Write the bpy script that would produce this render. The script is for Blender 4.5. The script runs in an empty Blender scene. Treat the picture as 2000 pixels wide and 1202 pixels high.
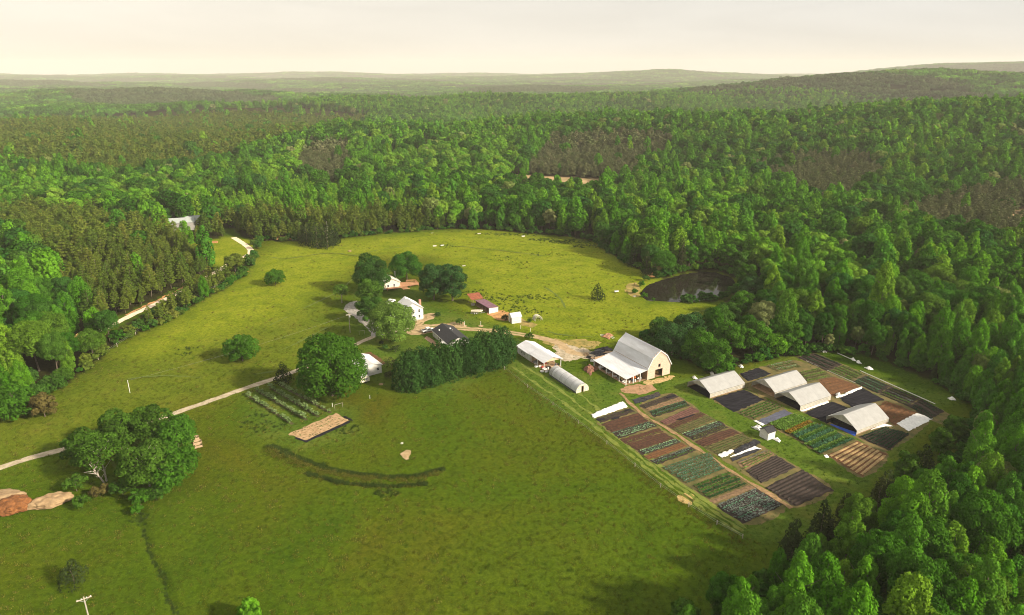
import bpy, bmesh, math, random
import numpy as np
from mathutils import Vector, Matrix

random.seed(7)
R = math.radians
SC = bpy.context.scene
COL = SC.collection

# ------------------------------------------------------------------ camera
F, CAM_H = 1334.0, 100.0                      # focal length in pixels of a 2000 px wide frame, flying height
PITCH = math.atan((601 - 140) / F)
cam_d = bpy.data.cameras.new('camera')
cam = bpy.data.objects.new('camera', cam_d); COL.objects.link(cam)
cam_d.sensor_width = 36.0
cam_d.lens = 36.0 * F / 2000.0
cam_d.clip_start = 1.0; cam_d.clip_end = 60000.0
cam.location = (0, 0, CAM_H)
cam.rotation_euler = (R(90) - PITCH, 0, 0)
SC.camera = cam

# ------------------------------------------------------------------ sky, sun, exposure
SUN_AZ = Vector((0.90, -0.44)).normalized()   # towards the sun, on the ground
SUN_EL = R(28)
world = bpy.data.worlds.new('World'); SC.world = world; world.use_nodes = True
wn, wl = world.node_tree.nodes, world.node_tree.links
wn.clear()
w_out = wn.new('ShaderNodeOutputWorld'); w_bg = wn.new('ShaderNodeBackground')
sky = wn.new('ShaderNodeTexSky'); sky.sky_type = 'NISHITA'; sky.sun_disc = False
sky.sun_elevation = SUN_EL
sky.sun_rotation = math.atan2(SUN_AZ.x, SUN_AZ.y)
sky.air_density = 1.0; sky.dust_density = 4.0; sky.ozone_density = 1.0; sky.altitude = 200
tc = wn.new('ShaderNodeTexCoord')
sep = wn.new('ShaderNodeSeparateXYZ'); wl.new(tc.outputs['Generated'], sep.inputs[0])
# thin high cloud veil over the whole sky: warmer towards one side, a little greyer towards the other
mr = wn.new('ShaderNodeMapRange'); mr.inputs['From Min'].default_value = -0.75; mr.inputs['From Max'].default_value = 0.75
wl.new(sep.outputs['X'], mr.inputs['Value'])
veil = wn.new('ShaderNodeMix'); veil.data_type = 'RGBA'
veil.inputs['A'].default_value = (10.6, 9.8, 8.4, 1); veil.inputs['B'].default_value = (7.5, 7.5, 7.4, 1)
wl.new(mr.outputs['Result'], veil.inputs['Factor'])
mp = wn.new('ShaderNodeMapping'); mp.inputs['Scale'].default_value = (1.2, 1.2, 9.0)
wl.new(tc.outputs['Generated'], mp.inputs['Vector'])
cn = wn.new('ShaderNodeTexNoise'); cn.inputs['Scale'].default_value = 2.2; cn.inputs['Detail'].default_value = 6
cn.inputs['Distortion'].default_value = 0.4
wl.new(mp.outputs[0], cn.inputs['Vector'])
cr = wn.new('ShaderNodeMapRange'); cr.inputs['From Min'].default_value = 0.35; cr.inputs['From Max'].default_value = 0.75
cr.inputs['To Min'].default_value = 1.06; cr.inputs['To Max'].default_value = 0.90
wl.new(cn.outputs['Fac'], cr.inputs['Value'])
vm = wn.new('ShaderNodeVectorMath'); vm.operation = 'SCALE'
wl.new(veil.outputs['Result'], vm.inputs[0]); wl.new(cr.outputs['Result'], vm.inputs['Scale'])
mix = wn.new('ShaderNodeMix'); mix.data_type = 'RGBA'; mix.inputs['Factor'].default_value = 0.86
wl.new(sky.outputs[0], mix.inputs['A']); wl.new(vm.outputs[0], mix.inputs['B'])
wl.new(mix.outputs['Result'], w_bg.inputs['Color'])
w_bg.inputs['Strength'].default_value = 0.056
wl.new(w_bg.outputs[0], w_out.inputs['Surface'])

sun_d = bpy.data.lights.new('sun', 'SUN'); sun = bpy.data.objects.new('sun', sun_d); COL.objects.link(sun)
sun_d.energy = 5.0; sun_d.angle = R(4.0); sun_d.color = (1.0, 0.88, 0.70)
sd = Vector((SUN_AZ.x * math.cos(SUN_EL), SUN_AZ.y * math.cos(SUN_EL), math.sin(SUN_EL)))
sun.rotation_euler = sd.to_track_quat('Z', 'Y').to_euler()

SC.view_settings.view_transform = 'Standard'; SC.view_settings.look = 'None'
SC.view_settings.exposure = 0.9; SC.view_settings.gamma = 1.0
SC.view_settings.use_curve_mapping = False
SC.render.engine = 'CYCLES'
cy = SC.cycles
cy.use_denoising = True
try: cy.denoiser = 'OPENIMAGEDENOISE'
except Exception: pass
cy.denoising_prefilter = 'ACCURATE'
cy.filter_width = 1.0
cy.max_bounces = 6; cy.diffuse_bounces = 3; cy.glossy_bounces = 2; cy.transmission_bounces = 3
cy.transparent_max_bounces = 6; cy.volume_bounces = 0
cy.caustics_reflective = False; cy.caustics_refractive = False
cy.sample_clamp_indirect = 4.0

# ------------------------------------------------------------------ terrain height
def sstep(a, b, x):
    t = np.clip((np.asarray(x, float) - a) / (b - a), 0, 1); return t * t * (3 - 2 * t)

def gauss(x, y, cx, cy_, sx, sy, amp, rot=0.0):
    c, s = math.cos(rot), math.sin(rot)
    dx, dy = x - cx, y - cy_
    a, b = dx * c + dy * s, -dx * s + dy * c
    return amp * np.exp(-0.5 * ((a / sx) ** 2 + (b / sy) ** 2))

def hgt(x, y):
    x = np.asarray(x, float); y = np.asarray(y, float)
    d = np.hypot(x - 10, y - 230)
    w = sstep(300, 800, d)
    wf = sstep(900, 3500, d)
    n = (5.0 * np.sin(x / 173 + 1.3 + 0.6 * np.sin(y / 260)) * np.sin(y / 149 + 0.4) +
         3.0 * np.sin(x / 61 + y / 97 + 2.0) + 7.0 * np.sin(x / 390 - y / 310 + 0.7))
    far = (18 * np.sin(x / 900 + 0.5 + 0.8 * np.sin(y / 1300)) * np.sin(y / 640 + 1.1) +
           10 * np.sin(x / 420 + y / 510) + 12 * np.sin(y / 1100 - x / 2300 + 2.2))
    h = n * w + far * wf
    h = h + w * (gauss(x, y, 620, 900, 480, 190, 44) + gauss(x, y, 1500, 900, 500, 260, 40) +
                 gauss(x, y, -60, 830, 260, 130, 12) + gauss(x, y, -700, 1500, 600, 300, 8))
    h = h + gauss(x, y, 1350, 2150, 560, 300, 80, 0.15) + gauss(x, y, 2300, 2500, 700, 400, 14)
    h = h + gauss(x, y, 450, 2300, 900, 260, 26)
    h = h + gauss(x, y, 3700, 5600, 1100, 600, 108) + gauss(x, y, 5200, 6000, 1400, 700, 96)
    h = h + gauss(x, y, 1480, 7200, 420, 500, 95) + gauss(x, y, 2300, 8200, 1800, 500, 40)
    h = h + gauss(x, y, -3500, 8500, 5000, 900, 35) + gauss(x, y, 0, 11000, 9000, 900, 58)
    h = h - 12 * wf
    h = h - gauss(x, y, 800, 1480, 700, 210, 30) + gauss(x, y, -150, 1800, 700, 130, 20) + gauss(x, y, -1000, 2700, 800, 170, 24) - gauss(x, y, -300, 1350, 600, 150, 14) - gauss(x, y, -700, 2250, 800, 170, 14)
    # pond basin, creek ditch and the grassy terrace banks
    h = h - 1.6 * POND_MASK(x, y)
    return h

_cp, _sp = math.cos(PITCH), math.sin(PITCH)
def ray(px, py):
    r = (px - 1000) / F; u = (601 - py) / F
    return r, _cp + u * _sp, -_sp + u * _cp

def at0(px, py, z=0.0):
    r, Y, Z = ray(px, py); t = (z - CAM_H) / Z
    return (r * t, Y * t)

POND_PX = [(1248, 572), (1262, 556), (1290, 546), (1330, 535), (1370, 529), (1400, 531), (1432, 541), (1440, 556),
           (1420, 574), (1385, 584), (1340, 588), (1300, 587), (1262, 586)]
POND_W = [at0(*p) for p in POND_PX]

def pip(x, y, poly):
    x = np.asarray(x, float); y = np.asarray(y, float)
    ins = np.zeros(x.shape, bool); n = len(poly)
    for i in range(n):
        x0, y0 = poly[i]; x1, y1 = poly[(i + 1) % n]
        c = ((y0 > y) != (y1 > y))
        with np.errstate(divide='ignore', invalid='ignore'):
            xi = (x1 - x0) * (y - y0) / (y1 - y0 + 1e-12) + x0
        ins ^= c & (x < xi)
    return ins

def segdist(x, y, poly, closed=True):
    x = np.asarray(x, float); y = np.asarray(y, float)
    best = np.full(x.shape, 1e9); n = len(poly)
    for i in range(n if closed else n - 1):
        x0, y0 = poly[i]; x1, y1 = poly[(i + 1) % n]
        dx, dy = x1 - x0, y1 - y0; L = dx * dx + dy * dy + 1e-9
        t = np.clip(((x - x0) * dx + (y - y0) * dy) / L, 0, 1)
        best = np.minimum(best, np.hypot(x - x0 - t * dx, y - y0 - t * dy))
    return best

def POND_MASK(x, y):
    if np.min(np.asarray(y)) > 420 or np.max(np.asarray(y)) < 240: return 0.0
    sd_ = segdist(x, y, POND_W) * np.where(pip(x, y, POND_W), 1, -1)
    return sstep(-1.5, 3.0, sd_)

def at(px, py, dz=0.0):
    """world point where the ray of a photo pixel meets the terrain (raised by dz)"""
    r, Y, Z = ray(px, py)
    ts = np.geomspace(30, 20000, 1500)
    g = CAM_H + Z * ts - (hgt(r * ts, Y * ts) + dz)
    i = np.argmax(g < 0)
    if g[i] >= 0: i = len(ts) - 1
    a, b = ts[max(i - 1, 0)], ts[i]
    for _ in range(25):
        m = 0.5 * (a + b)
        if CAM_H + Z * m - (float(hgt(r * m, Y * m)) + dz) < 0: b = m
        else: a = m
    return (r * b, Y * b)

def proj(x, y, z):
    dz = z - CAM_H
    f = y * _cp - dz * _sp; u = y * _sp + dz * _cp
    f = np.where(np.asarray(f) < 1, 1, f)
    return 1000 + F * x / f, 601 - F * u / f

def wpoly(px, dz=0.0, flat=False):
    return [at0(*p) if flat else at(p[0], p[1], dz) for p in px]

# ------------------------------------------------------------------ materials
MATS = {}
def nmat(name):
    m = bpy.data.materials.new(name); m.use_nodes = True
    nt = m.node_tree; nt.nodes.clear()
    return m, nt.nodes, nt.links

def mat(name, col, rough=0.7, var=0.12, scale=1.5, metal=0.0, bump=0.0, stretch=(1, 1, 1), col2=None, spec=0.3, transl=0.0, detail=5):
    """painted / natural surface: base colour broken up by noise in object space"""
    if name in MATS: return MATS[name]
    m, N, L = nmat(name)
    out = N.new('ShaderNodeOutputMaterial'); p = N.new('ShaderNodeBsdfPrincipled')
    t = N.new('ShaderNodeTexCoord'); mp_ = N.new('ShaderNodeMapping'); mp_.inputs['Scale'].default_value = stretch
    L.new(t.outputs['Object'], mp_.inputs['Vector'])
    n = N.new('ShaderNodeTexNoise'); n.inputs['Scale'].default_value = scale; n.inputs['Detail'].default_value = detail
    n.inputs['Roughness'].default_value = 0.65
    L.new(mp_.outputs[0], n.inputs['Vector'])
    rmp = N.new('ShaderNodeValToRGB')
    c2 = col2 if col2 else tuple(c * (1 - 2.2 * var) for c in col)
    rmp.color_ramp.elements[0].position = 0.30; rmp.color_ramp.elements[0].color = (*c2, 1)
    rmp.color_ramp.elements[1].position = 0.68; rmp.color_ramp.elements[1].color = (*[min(1, c * (1 + var)) for c in col], 1)
    L.new(n.outputs['Fac'], rmp.inputs['Fac'])
    L.new(rmp.outputs[0], p.inputs['Base Color'])
    p.inputs['Roughness'].default_value = rough; p.inputs['Metallic'].default_value = metal
    p.inputs['Specular IOR Level'].default_value = spec
    if bump:
        b = N.new('ShaderNodeBump'); b.inputs['Strength'].default_value = bump; b.inputs['Distance'].default_value = 0.1
        L.new(n.outputs['Fac'], b.inputs['Height']); L.new(b.outputs[0], p.inputs['Normal'])
    if transl:
        tr = N.new('ShaderNodeBsdfTranslucent'); L.new(rmp.outputs[0], tr.inputs['Color'])
        mx = N.new('ShaderNodeMixShader'); mx.inputs[0].default_value = transl
        L.new(p.outputs[0], mx.inputs[1]); L.new(tr.outputs[0], mx.inputs[2]); L.new(mx.outputs[0], out.inputs[0])
    else:
        L.new(p.outputs[0], out.inputs[0])
    MATS[name] = m
    return m

def foliage(name, cols, transl=0.30, tintvar=0.45):
    """leaves: each tree picks its own green (per-object random), each spray of leaves varies a little"""
    if name in MATS: return MATS[name]
    m, N, L = nmat(name)
    out = N.new('ShaderNodeOutputMaterial')
    oi = N.new('ShaderNodeObjectInfo'); rp = N.new('ShaderNodeValToRGB')
    e = rp.color_ramp.elements
    while len(e) < len(cols): e.new(0.5)
    for i, c in enumerate(cols):
        e[i].position = i / max(1, len(cols) - 1); e[i].color = (*c, 1)
    L.new(oi.outputs['Random'], rp.inputs['Fac'])
    a = N.new('ShaderNodeAttribute'); a.attribute_name = 'tint'
    mr_ = N.new('ShaderNodeMapRange'); mr_.inputs['To Min'].default_value = 1 - tintvar; mr_.inputs['To Max'].default_value = 1 + tintvar
    L.new(a.outputs['Fac'], mr_.inputs['Value'])
    sc_ = N.new('ShaderNodeVectorMath'); sc_.operation = 'SCALE'
    L.new(rp.outputs[0], sc_.inputs[0]); L.new(mr_.outputs[0], sc_.inputs['Scale'])
    d = N.new('ShaderNodeBsdfDiffuse'); L.new(sc_.outputs[0], d.inputs['Color'])
    tr = N.new('ShaderNodeBsdfTranslucent'); 
    ty = N.new('ShaderNodeVectorMath'); ty.operation = 'MULTIPLY'; ty.inputs[1].default_value = (1.15, 1.2, 0.5)
    L.new(sc_.outputs[0], ty.inputs[0]); L.new(ty.outputs[0], tr.inputs['Color'])
    mx = N.new('ShaderNodeMixShader'); mx.inputs[0].default_value = transl
    L.new(d.outputs[0], mx.inputs[1]); L.new(tr.outputs[0], mx.inputs[2])
    L.new(mx.outputs[0], out.inputs[0])
    MATS[name] = m
    return m

# ------------------------------------------------------------------ object helpers
def mesh_np(name, V, Fq, mats, tint=None, matidx=None, smooth=False):
    """mesh from numpy arrays: V (n,3), Fq (m,3|4)"""
    V = np.asarray(V, np.float32); Fq = np.asarray(Fq, np.int32)
    me = bpy.data.meshes.new(name)
    me.vertices.add(len(V)); me.vertices.foreach_set('co', V.ravel())
    k = Fq.shape[1]
    me.loops.add(Fq.size); me.loops.foreach_set('vertex_index', Fq.ravel())
    me.polygons.add(len(Fq))
    me.polygons.foreach_set('loop_start', np.arange(0, Fq.size, k, dtype=np.int32))
    me.polygons.foreach_set('loop_total', np.full(len(Fq), k, np.int32))
    if smooth: me.polygons.foreach_set('use_smooth', np.ones(len(Fq), bool))
    for m in (mats if isinstance(mats, (list, tuple)) else [mats]): me.materials.append(m)
    if matidx is not None: me.polygons.foreach_set('material_index', np.asarray(matidx, np.int32))
    if tint is not None:
        a = me.attributes.new('tint', 'FLOAT', 'POINT'); a.data.foreach_set('value', np.asarray(tint, np.float32))
    me.update(calc_edges=True)
    return me

def link(name, data, parent=None, loc=None, rotz=0.0):
    o = bpy.data.objects.new(name, data); COL.objects.link(o)
    if parent is not None: o.parent = parent
    if loc is not None: o.location = loc if len(loc) == 3 else (loc[0], loc[1], 0)
    if rotz: o.rotation_euler = (0, 0, rotz)
    return o

def tag(o, label=None, cat=None, group=None, kind=None):
    if label: o['label'] = label
    if cat: o['category'] = cat
    if group: o['group'] = group
    if kind: o['kind'] = kind
    return o

def thing(name, label, cat, loc, rotz=0.0, group=None):
    return tag(link(name, None, None, loc, rotz), label, cat, group)

class MB:
    """collects simple shapes, then links them as one mesh object"""
    def __init__(s): s.v = []; s.f = []
    def add(s, vs, fs):
        n = len(s.v); s.v += [tuple(v) for v in vs]; s.f += [tuple(i + n for i in f) for f in fs]; return s
    def box(s, x0, x1, y0, y1, z0, z1):
        return s.add([(x0, y0, z0), (x1, y0, z0), (x1, y1, z0), (x0, y1, z0), (x0, y0, z1), (x1, y0, z1), (x1, y1, z1), (x0, y1, z1)],
                     [(3, 2, 1, 0), (4, 5, 6, 7), (0, 1, 5, 4), (1, 2, 6, 5), (2, 3, 7, 6), (3, 0, 4, 7)])
    def bar(s, a, b, w, h=None):
        """beam of rectangular section from a to b"""
        a, b = Vector(a), Vector(b); h = h or w
        d = (b - a).normalized(); up = Vector((0, 0, 1)) if abs(d.z) < 0.95 else Vector((1, 0, 0))
        e1 = d.cross(up).normalized() * w / 2; e2 = e1.cross(d).normalized() * h / 2
        vs = [p + i * e1 + j * e2 for p in (a, b) for i, j in ((-1, -1), (1, -1), (1, 1), (-1, 1))]
        return s.add(vs, [(0, 1, 2, 3), (7, 6, 5, 4), (0, 4, 5, 1), (1, 5, 6, 2), (2, 6, 7, 3), (3, 7, 4, 0)])
    def tube(s, pts, r0, r1=None, n=6):
        pts = [Vector(p) for p in pts]; r1 = r0 if r1 is None else r1; rings = []
        base = len(s.v)
        for i, p in enumerate(pts):
            d = (pts[min(i + 1, len(pts) - 1)] - pts[max(i - 1, 0)]).normalized()
            up = Vector((0, 0, 1)) if abs(d.z) < 0.9 else Vector((1, 0, 0))
            e1 = d.cross(up).normalized(); e2 = e1.cross(d)
            r = r0 + (r1 - r0) * i / max(1, len(pts) - 1)
            for k in range(n):
                a = 2 * math.pi * k / n; s.v.append(tuple(p + (e1 * math.cos(a) + e2 * math.sin(a)) * r))
        for i in range(len(pts) - 1):
            for k in range(n):
                a = base + i * n + k; b = base + i * n + (k + 1) % n
                s.f.append((a, b, b + n, a + n))
        s.f.append(tuple(base + k for k in range(n))[::-1]); s.f.append(tuple(base + (len(pts) - 1) * n + k for k in range(n)))
        return s
    def prism(s, prof, axis, a, b):
        """extrude a closed profile [(u,z)] along 'x' or 'y' from a to b"""
        n = len(prof)
        def P(u, z, t): return (t, u, z) if axis == 'x' else (u, t, z)
        vs = [P(u, z, a) for u, z in prof] + [P(u, z, b) for u, z in prof]
        fs = [tuple(range(n))[::-1], tuple(range(n, 2 * n))] + [(i, (i + 1) % n, n + (i + 1) % n, n + i) for i in range(n)]
        return s.add(vs, fs)
    def slab(s, a, b, c, d, t):
        """thick quad: four corners, thickness t downwards along its normal"""
        a, b, c, d = map(Vector, (a, b, c, d)); n = (b - a).cross(d - a).normalized()
        if n.z < 0: n = -n
        lo = [p - n * t for p in (a, b, c, d)]
        return s.add([a, b, c, d] + lo, [(0, 1, 2, 3), (7, 6, 5, 4), (0, 4, 5, 1), (1, 5, 6, 2), (2, 6, 7, 3), (3, 7, 4, 0)])
    def mesh(s, name, m, smooth=False):
        me = bpy.data.meshes.new(name); me.from_pydata(s.v, [], s.f)
        bm = bmesh.new(); bm.from_mesh(me); bmesh.ops.recalc_face_normals(bm, faces=bm.faces); bm.to_mesh(me); bm.free()
        for k in (m if isinstance(m, list) else [m]): me.materials.append(k)
        if smooth: me.polygons.foreach_set('use_smooth', [True] * len(me.polygons))
        return me
    def build(s, name, m, parent=None, loc=None, rotz=0.0, smooth=False):
        return link(name, s.mesh(name, m, smooth), parent, loc, rotz)

# ------------------------------------------------------------------ where the woods end (photo pixels on the ground)
FIELD_PX = [(-900, 1500), (-900, 840), (-250, 815), (0, 790), (90, 770), (150, 735), (190, 703), (235, 665), (330, 627), (385, 594),
            (440, 564), (478, 534), (497, 505), (505, 470), (560, 470), (650, 467), (760, 456), (870, 448), (950, 448), (1000, 452), (1100, 461),
            (1160, 470), (1200, 500), (1240, 522), (1300, 546), (1335, 524), (1400, 522), (1450, 540), (1478, 575), (1482, 612),
            (1450, 646), (1400, 662), (1330, 668), (1262, 655), (1272, 672), (1335, 703), (1400, 733), (1445, 712), (1500, 702), (1560, 692),
            (1640, 686), (1720, 702), (1800, 736), (1880, 776), (1915, 806), (1880, 870), (1820, 935), (1740, 1000), (1630, 1066),
            (1540, 1122), (1455, 1182), (1375, 1250), (1240, 1410), (1200, 1500)]
FIELD = wpoly(FIELD_PX, flat=True)
CLEARING = wpoly([(345, 480), (440, 462), (470, 462), (500, 470), (500, 505), (470, 525), (430, 530), (395, 515)], flat=True)
WOODS_ROAD_PX = [(180, 655), (255, 617), (300, 596), (345, 574), (400, 545), (450, 515), (482, 500), (490, 490), (478, 478), (456, 464), (446, 450)]
WOODS_ROAD = wpoly(WOODS_ROAD_PX, flat=True)
CLAY_A = wpoly([(975, 379), (1185, 391), (1182, 352), (1000, 342)], dz=0)
CLAY_B = wpoly([(1945, 452), (2060, 458), (2060, 408), (1985, 411)], dz=0)

def in_woods(x, y):
    w = ~pip(x, y, FIELD)
    w &= ~pip(x, y, CLEARING)
    w &= segdist(x, y, WOODS_ROAD, False) > 4.5
    w &= ~pip(x, y, CLAY_A) & ~pip(x, y, CLAY_B)
    return w

# ------------------------------------------------------------------ ground
def build_ground():
    ang = np.concatenate([np.arange(-180, -60, 6.0), np.arange(-60, 60, 0.25), np.arange(60, 180, 6.0)])
    ang = np.radians(ang)
    rad = np.concatenate([[6, 20], np.geomspace(40, 620, 230), np.geomspace(630, 15000, 170)])
    na, nr = len(ang), len(rad)
    A, Q = np.meshgrid(ang, rad)
    X = (Q * np.sin(A)).ravel(); Y = (Q * np.cos(A)).ravel(); Z = hgt(X, Y)
    # small real relief: terrace banks across the hayfield and the ditch
    Z = Z + RELIEF(X, Y)
    V = np.stack([X, Y, Z], 1)
    i = np.arange(nr - 1)[:, None]; j = np.arange(na)[None, :]
    j2 = (j + 1) % na
    Fq = np.stack([i * na + j, i * na + j2, (i + 1) * na + j2, (i + 1) * na + j], -1).reshape(-1, 4)
    V = np.vstack([V, [[0, 0, 0]]])
    me = mesh_np('ground', V, Fq[:, ::-1], ground_material(), smooth=True)
    # what grows where
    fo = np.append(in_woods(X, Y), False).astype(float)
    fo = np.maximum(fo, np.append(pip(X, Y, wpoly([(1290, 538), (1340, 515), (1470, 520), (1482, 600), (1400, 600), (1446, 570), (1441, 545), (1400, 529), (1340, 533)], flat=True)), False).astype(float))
    def soft(px, w, flat=True, dz=0):
        P = wpoly(px, dz, flat); sd_ = segdist(X, Y, P) * np.where(pip(X, Y, P), 1, -1)
        return np.append(sstep(-w, w, sd_), 0)
    past = np.maximum(soft([(560, 474), (650, 470), (950, 450), (1165, 474), (1300, 548), (1240, 590), (1395, 598), (1300, 640), (1200, 668), (1080, 668), (960, 640),
                 (905, 600), (910, 545), (850, 500), (720, 500), (640, 560), (560, 620), (430, 660), (300, 700), (230, 690), (330, 632), (480, 540), (500, 500)], 14),
                      soft([(345, 480), (440, 462), (500, 470), (500, 505), (470, 525), (395, 515)], 4))
    lawn = np.maximum.reduce([soft([(700, 700), (770, 760), (870, 770), (1000, 700), (1000, 650), (920, 620), (840, 600), (820, 560), (700, 560), (690, 620)], 6),
                              soft([(985, 712), (1040, 690), (1160, 740), (1330, 740), (1420, 735), (1560, 690), (1860, 775), (1700, 960), (1560, 1060), (1480, 1065), (1440, 1040), (1160, 840), (1080, 800)], 3),
                              soft([(480, 770), (560, 750), (690, 800), (700, 850), (590, 880), (500, 850)], 6)])
    left = soft([(-600, 900), (0, 905), (370, 795), (560, 735), (690, 660), (640, 590), (500, 620), (250, 700), (150, 745), (0, 800), (-600, 830)], 18)
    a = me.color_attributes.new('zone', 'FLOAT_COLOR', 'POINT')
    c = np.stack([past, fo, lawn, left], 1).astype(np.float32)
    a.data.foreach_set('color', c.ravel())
    o = link('ground', me); tag(o, kind='structure')
    return o

BANK_PX = [(525, 876), (560, 893), (620, 917), (690, 932), (760, 938), (820, 935), (862, 922)]
BANK2_PX = [(600, 925), (680, 945), (760, 950), (830, 945)]
DITCH_PX = [(268, 985), (282, 1040), (295, 1085), (318, 1125), (325, 1165), (350, 1200), (380, 1230)]
BANK, BANK2, DITCH = (wpoly(p, flat=True) for p in (BANK_PX, BANK2_PX, DITCH_PX))
def RELIEF(X, Y):
    near = (Y < 700) & (Y > 20) & (np.abs(X) < 420)
    z = np.zeros_like(X)
    x, y = X[near], Y[near]
    u = 0.14 * np.sin(x / 5.1 + 1.1 * np.sin(y / 7.3)) * np.sin(y / 6.2 + 0.8 * np.sin(x / 9.0)) + 0.25 * np.sin(x / 23 + y / 41) + 0.2 * np.sin(y / 17 - x / 37)
    keep = np.ones_like(x)
    for P, w in FLAT_AREAS:
        s_ = segdist(x, y, P) * np.where(pip(x, y, P), -1, 1)
        keep = np.minimum(keep, sstep(0, w, s_))
    for P in (MAIN_ROAD, GRAVEL, TRACK, WOODS_ROAD):
        keep = np.minimum(keep, sstep(4, 12, segdist(x, y, P, False)))
    d1 = segdist(x, y, BANK, False); d2 = segdist(x, y, BANK2, False); d3 = segdist(x, y, DITCH, False)
    u = u * keep
    u += 0.4 * np.exp(-(d1 / 1.3) ** 2) - 0.5 * np.exp(-((d1 - 2.4) / 1.0) ** 2) + 0.3 * np.exp(-(d2 / 1.2) ** 2) - 0.55 * np.exp(-(d3 / 0.9) ** 2)
    z[near] = u
    return z

MAIN_ROAD_PX = [(-700, 1120), (-300, 1010), (0, 914), (60, 894), (120, 879), (200, 856), (290, 826), (372, 797), (450, 769), (520, 745), (555, 733), (610, 712), (680, 680),
                (712, 665), (745, 653), (790, 644), (840, 638)]
GRAVEL_PX = [(738, 657), (733, 645), (715, 628), (695, 612), (682, 601), (690, 593), (702, 590)]
TRACK_PX = [(800, 643), (840, 638), (880, 641), (920, 643), (960, 646), (1000, 651), (1045, 658), (1085, 668), (1120, 690), (1150, 693)]
MAIN_ROAD, GRAVEL, TRACK = (wpoly(p, flat=True) for p in (MAIN_ROAD_PX, GRAVEL_PX, TRACK_PX))
FARMYARD = wpoly([(985, 712), (1000, 640), (890, 600), (890, 570), (1080, 600), (1100, 660), (1330, 690), (1560, 680), (1720, 690), (1920, 800), (1700, 1000), (1480, 1070), (1420, 1030), (1130, 830)], flat=True)
HOMESTEAD = wpoly([(690, 770), (680, 640), (730, 520), (820, 520), (850, 600), (960, 640), (1000, 700), (900, 720), (780, 770)], flat=True)
ORCHARD = wpoly([(470, 780), (550, 745), (700, 810), (700, 840), (590, 880), (480, 830)], flat=True)
POND_AREA = wpoly([(1225, 560), (1290, 530), (1350, 512), (1460, 530), (1450, 590), (1380, 605), (1240, 600)], flat=True)
FLAT_AREAS = [(FARMYARD, 12), (HOMESTEAD, 12), (ORCHARD, 8), (POND_AREA, 10)]

def ground_material():
    m, N, L = nmat('meadow_and_woodland_floor')
    out = N.new('ShaderNodeOutputMaterial'); p = N.new('ShaderNodeBsdfDiffuse')
    g = N.new('ShaderNodeNewGeometry'); at_ = N.new('ShaderNodeAttribute'); at_.attribute_name = 'zone'
    sepc = N.new('ShaderNodeSeparateColor'); L.new(at_.outputs['Color'], sepc.inputs[0])
    def noise(scale, detail=6, rough=0.6, dist=0.0):
        n = N.new('ShaderNodeTexNoise'); n.inputs['Scale'].default_value = scale; n.inputs['Detail'].default_value = detail
        n.inputs['Roughness'].default_value = rough; n.inputs['Distortion'].default_value = dist
        L.new(g.outputs['Position'], n.inputs['Vector']); return n.outputs['Fac']
    def ramp(fac, stops):
        r = N.new('ShaderNodeValToRGB'); e = r.color_ramp.elements
        while len(e) < len(stops): e.new(0.5)
        for i, (ps, c) in enumerate(stops): e[i].position = ps; e[i].color = (*c, 1)
        L.new(fac, r.inputs['Fac']); return r.outputs[0]
    def mixc(f, a, b, mode='MIX'):
        x = N.new('ShaderNodeMix'); x.data_type = 'RGBA'; x.blend_type = mode
        if isinstance(f, float): x.inputs['Factor'].default_value = f
        else: L.new(f, x.inputs['Factor'])
        for s_, v in (('A', a), ('B', b)):
            if isinstance(v, tuple): x.inputs[s_].default_value = (*v, 1)
            else: L.new(v, x.inputs[s_])
        return x.outputs['Result']
    big, mid, fine, speck = noise(0.016, 5, 0.55, 0.6), noise(0.09, 6, 0.65, 0.3), noise(0.9, 5, 0.7), noise(4.0, 3, 0.7)
    hay = ramp(big, [(0.30, (0.021, 0.056, 0.0024)), (0.44, (0.050, 0.090, 0.0040)), (0.56, (0.065, 0.088, 0.0048)), (0.68, (0.084, 0.068, 0.0072))])
    hay2 = ramp(mid, [(0.25, (0.039, 0.070, 0.0040)), (0.5, (0.062, 0.092, 0.0064)), (0.75, (0.084, 0.100, 0.0080))])
    hay = mixc(0.30, hay, hay2)
    past = ramp(mid, [(0.22, (0.071, 0.112, 0.0080)), (0.45, (0.141, 0.178, 0.0096)), (0.60, (0.171, 0.200, 0.0136)), (0.8, (0.202, 0.200, 0.0208))])
    left = ramp(mid, [(0.22, (0.058, 0.090, 0.0064)), (0.5, (0.095, 0.126, 0.0096)), (0.8, (0.129, 0.132, 0.0160))])
    lawn = ramp(mid, [(0.25, (0.042, 0.085, 0.008)), (0.5, (0.070, 0.115, 0.013)), (0.72, (0.110, 0.125, 0.022)), (0.85, (0.16, 0.13, 0.05))])
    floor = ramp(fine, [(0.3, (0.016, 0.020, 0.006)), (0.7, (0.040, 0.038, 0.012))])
    c = mixc(at_.outputs['Alpha'], hay, left)
    c = mixc(sepc.outputs[0], c, past)
    c = mixc(sepc.outputs[2], c, lawn)
    # blades and seed heads
    k = ramp(fine, [(0.25, (0.52, 0.58, 0.5)), (0.5, (1, 1, 1)), (0.76, (1.45, 1.35, 1.4))])
    c = mixc(1.0, c, k, 'MULTIPLY')
    k = ramp(speck, [(0.3, (0.72, 0.75, 0.7)), (0.5, (1, 1, 1)), (0.72, (1.35, 1.3, 1.4))])
    c = mixc(1.0, c, k, 'MULTIPLY')
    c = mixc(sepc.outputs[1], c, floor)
    L.new(c, p.inputs['Color'])
    b = N.new('ShaderNodeBump'); b.inputs['Strength'].default_value = 0.9; b.inputs['Distance'].default_value = 0.35
    L.new(fine, b.inputs['Height']); L.new(b.outputs[0], p.inputs['Normal'])
    L.new(p.outputs[0], out.inputs[0])
    return m

build_ground()

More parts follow.
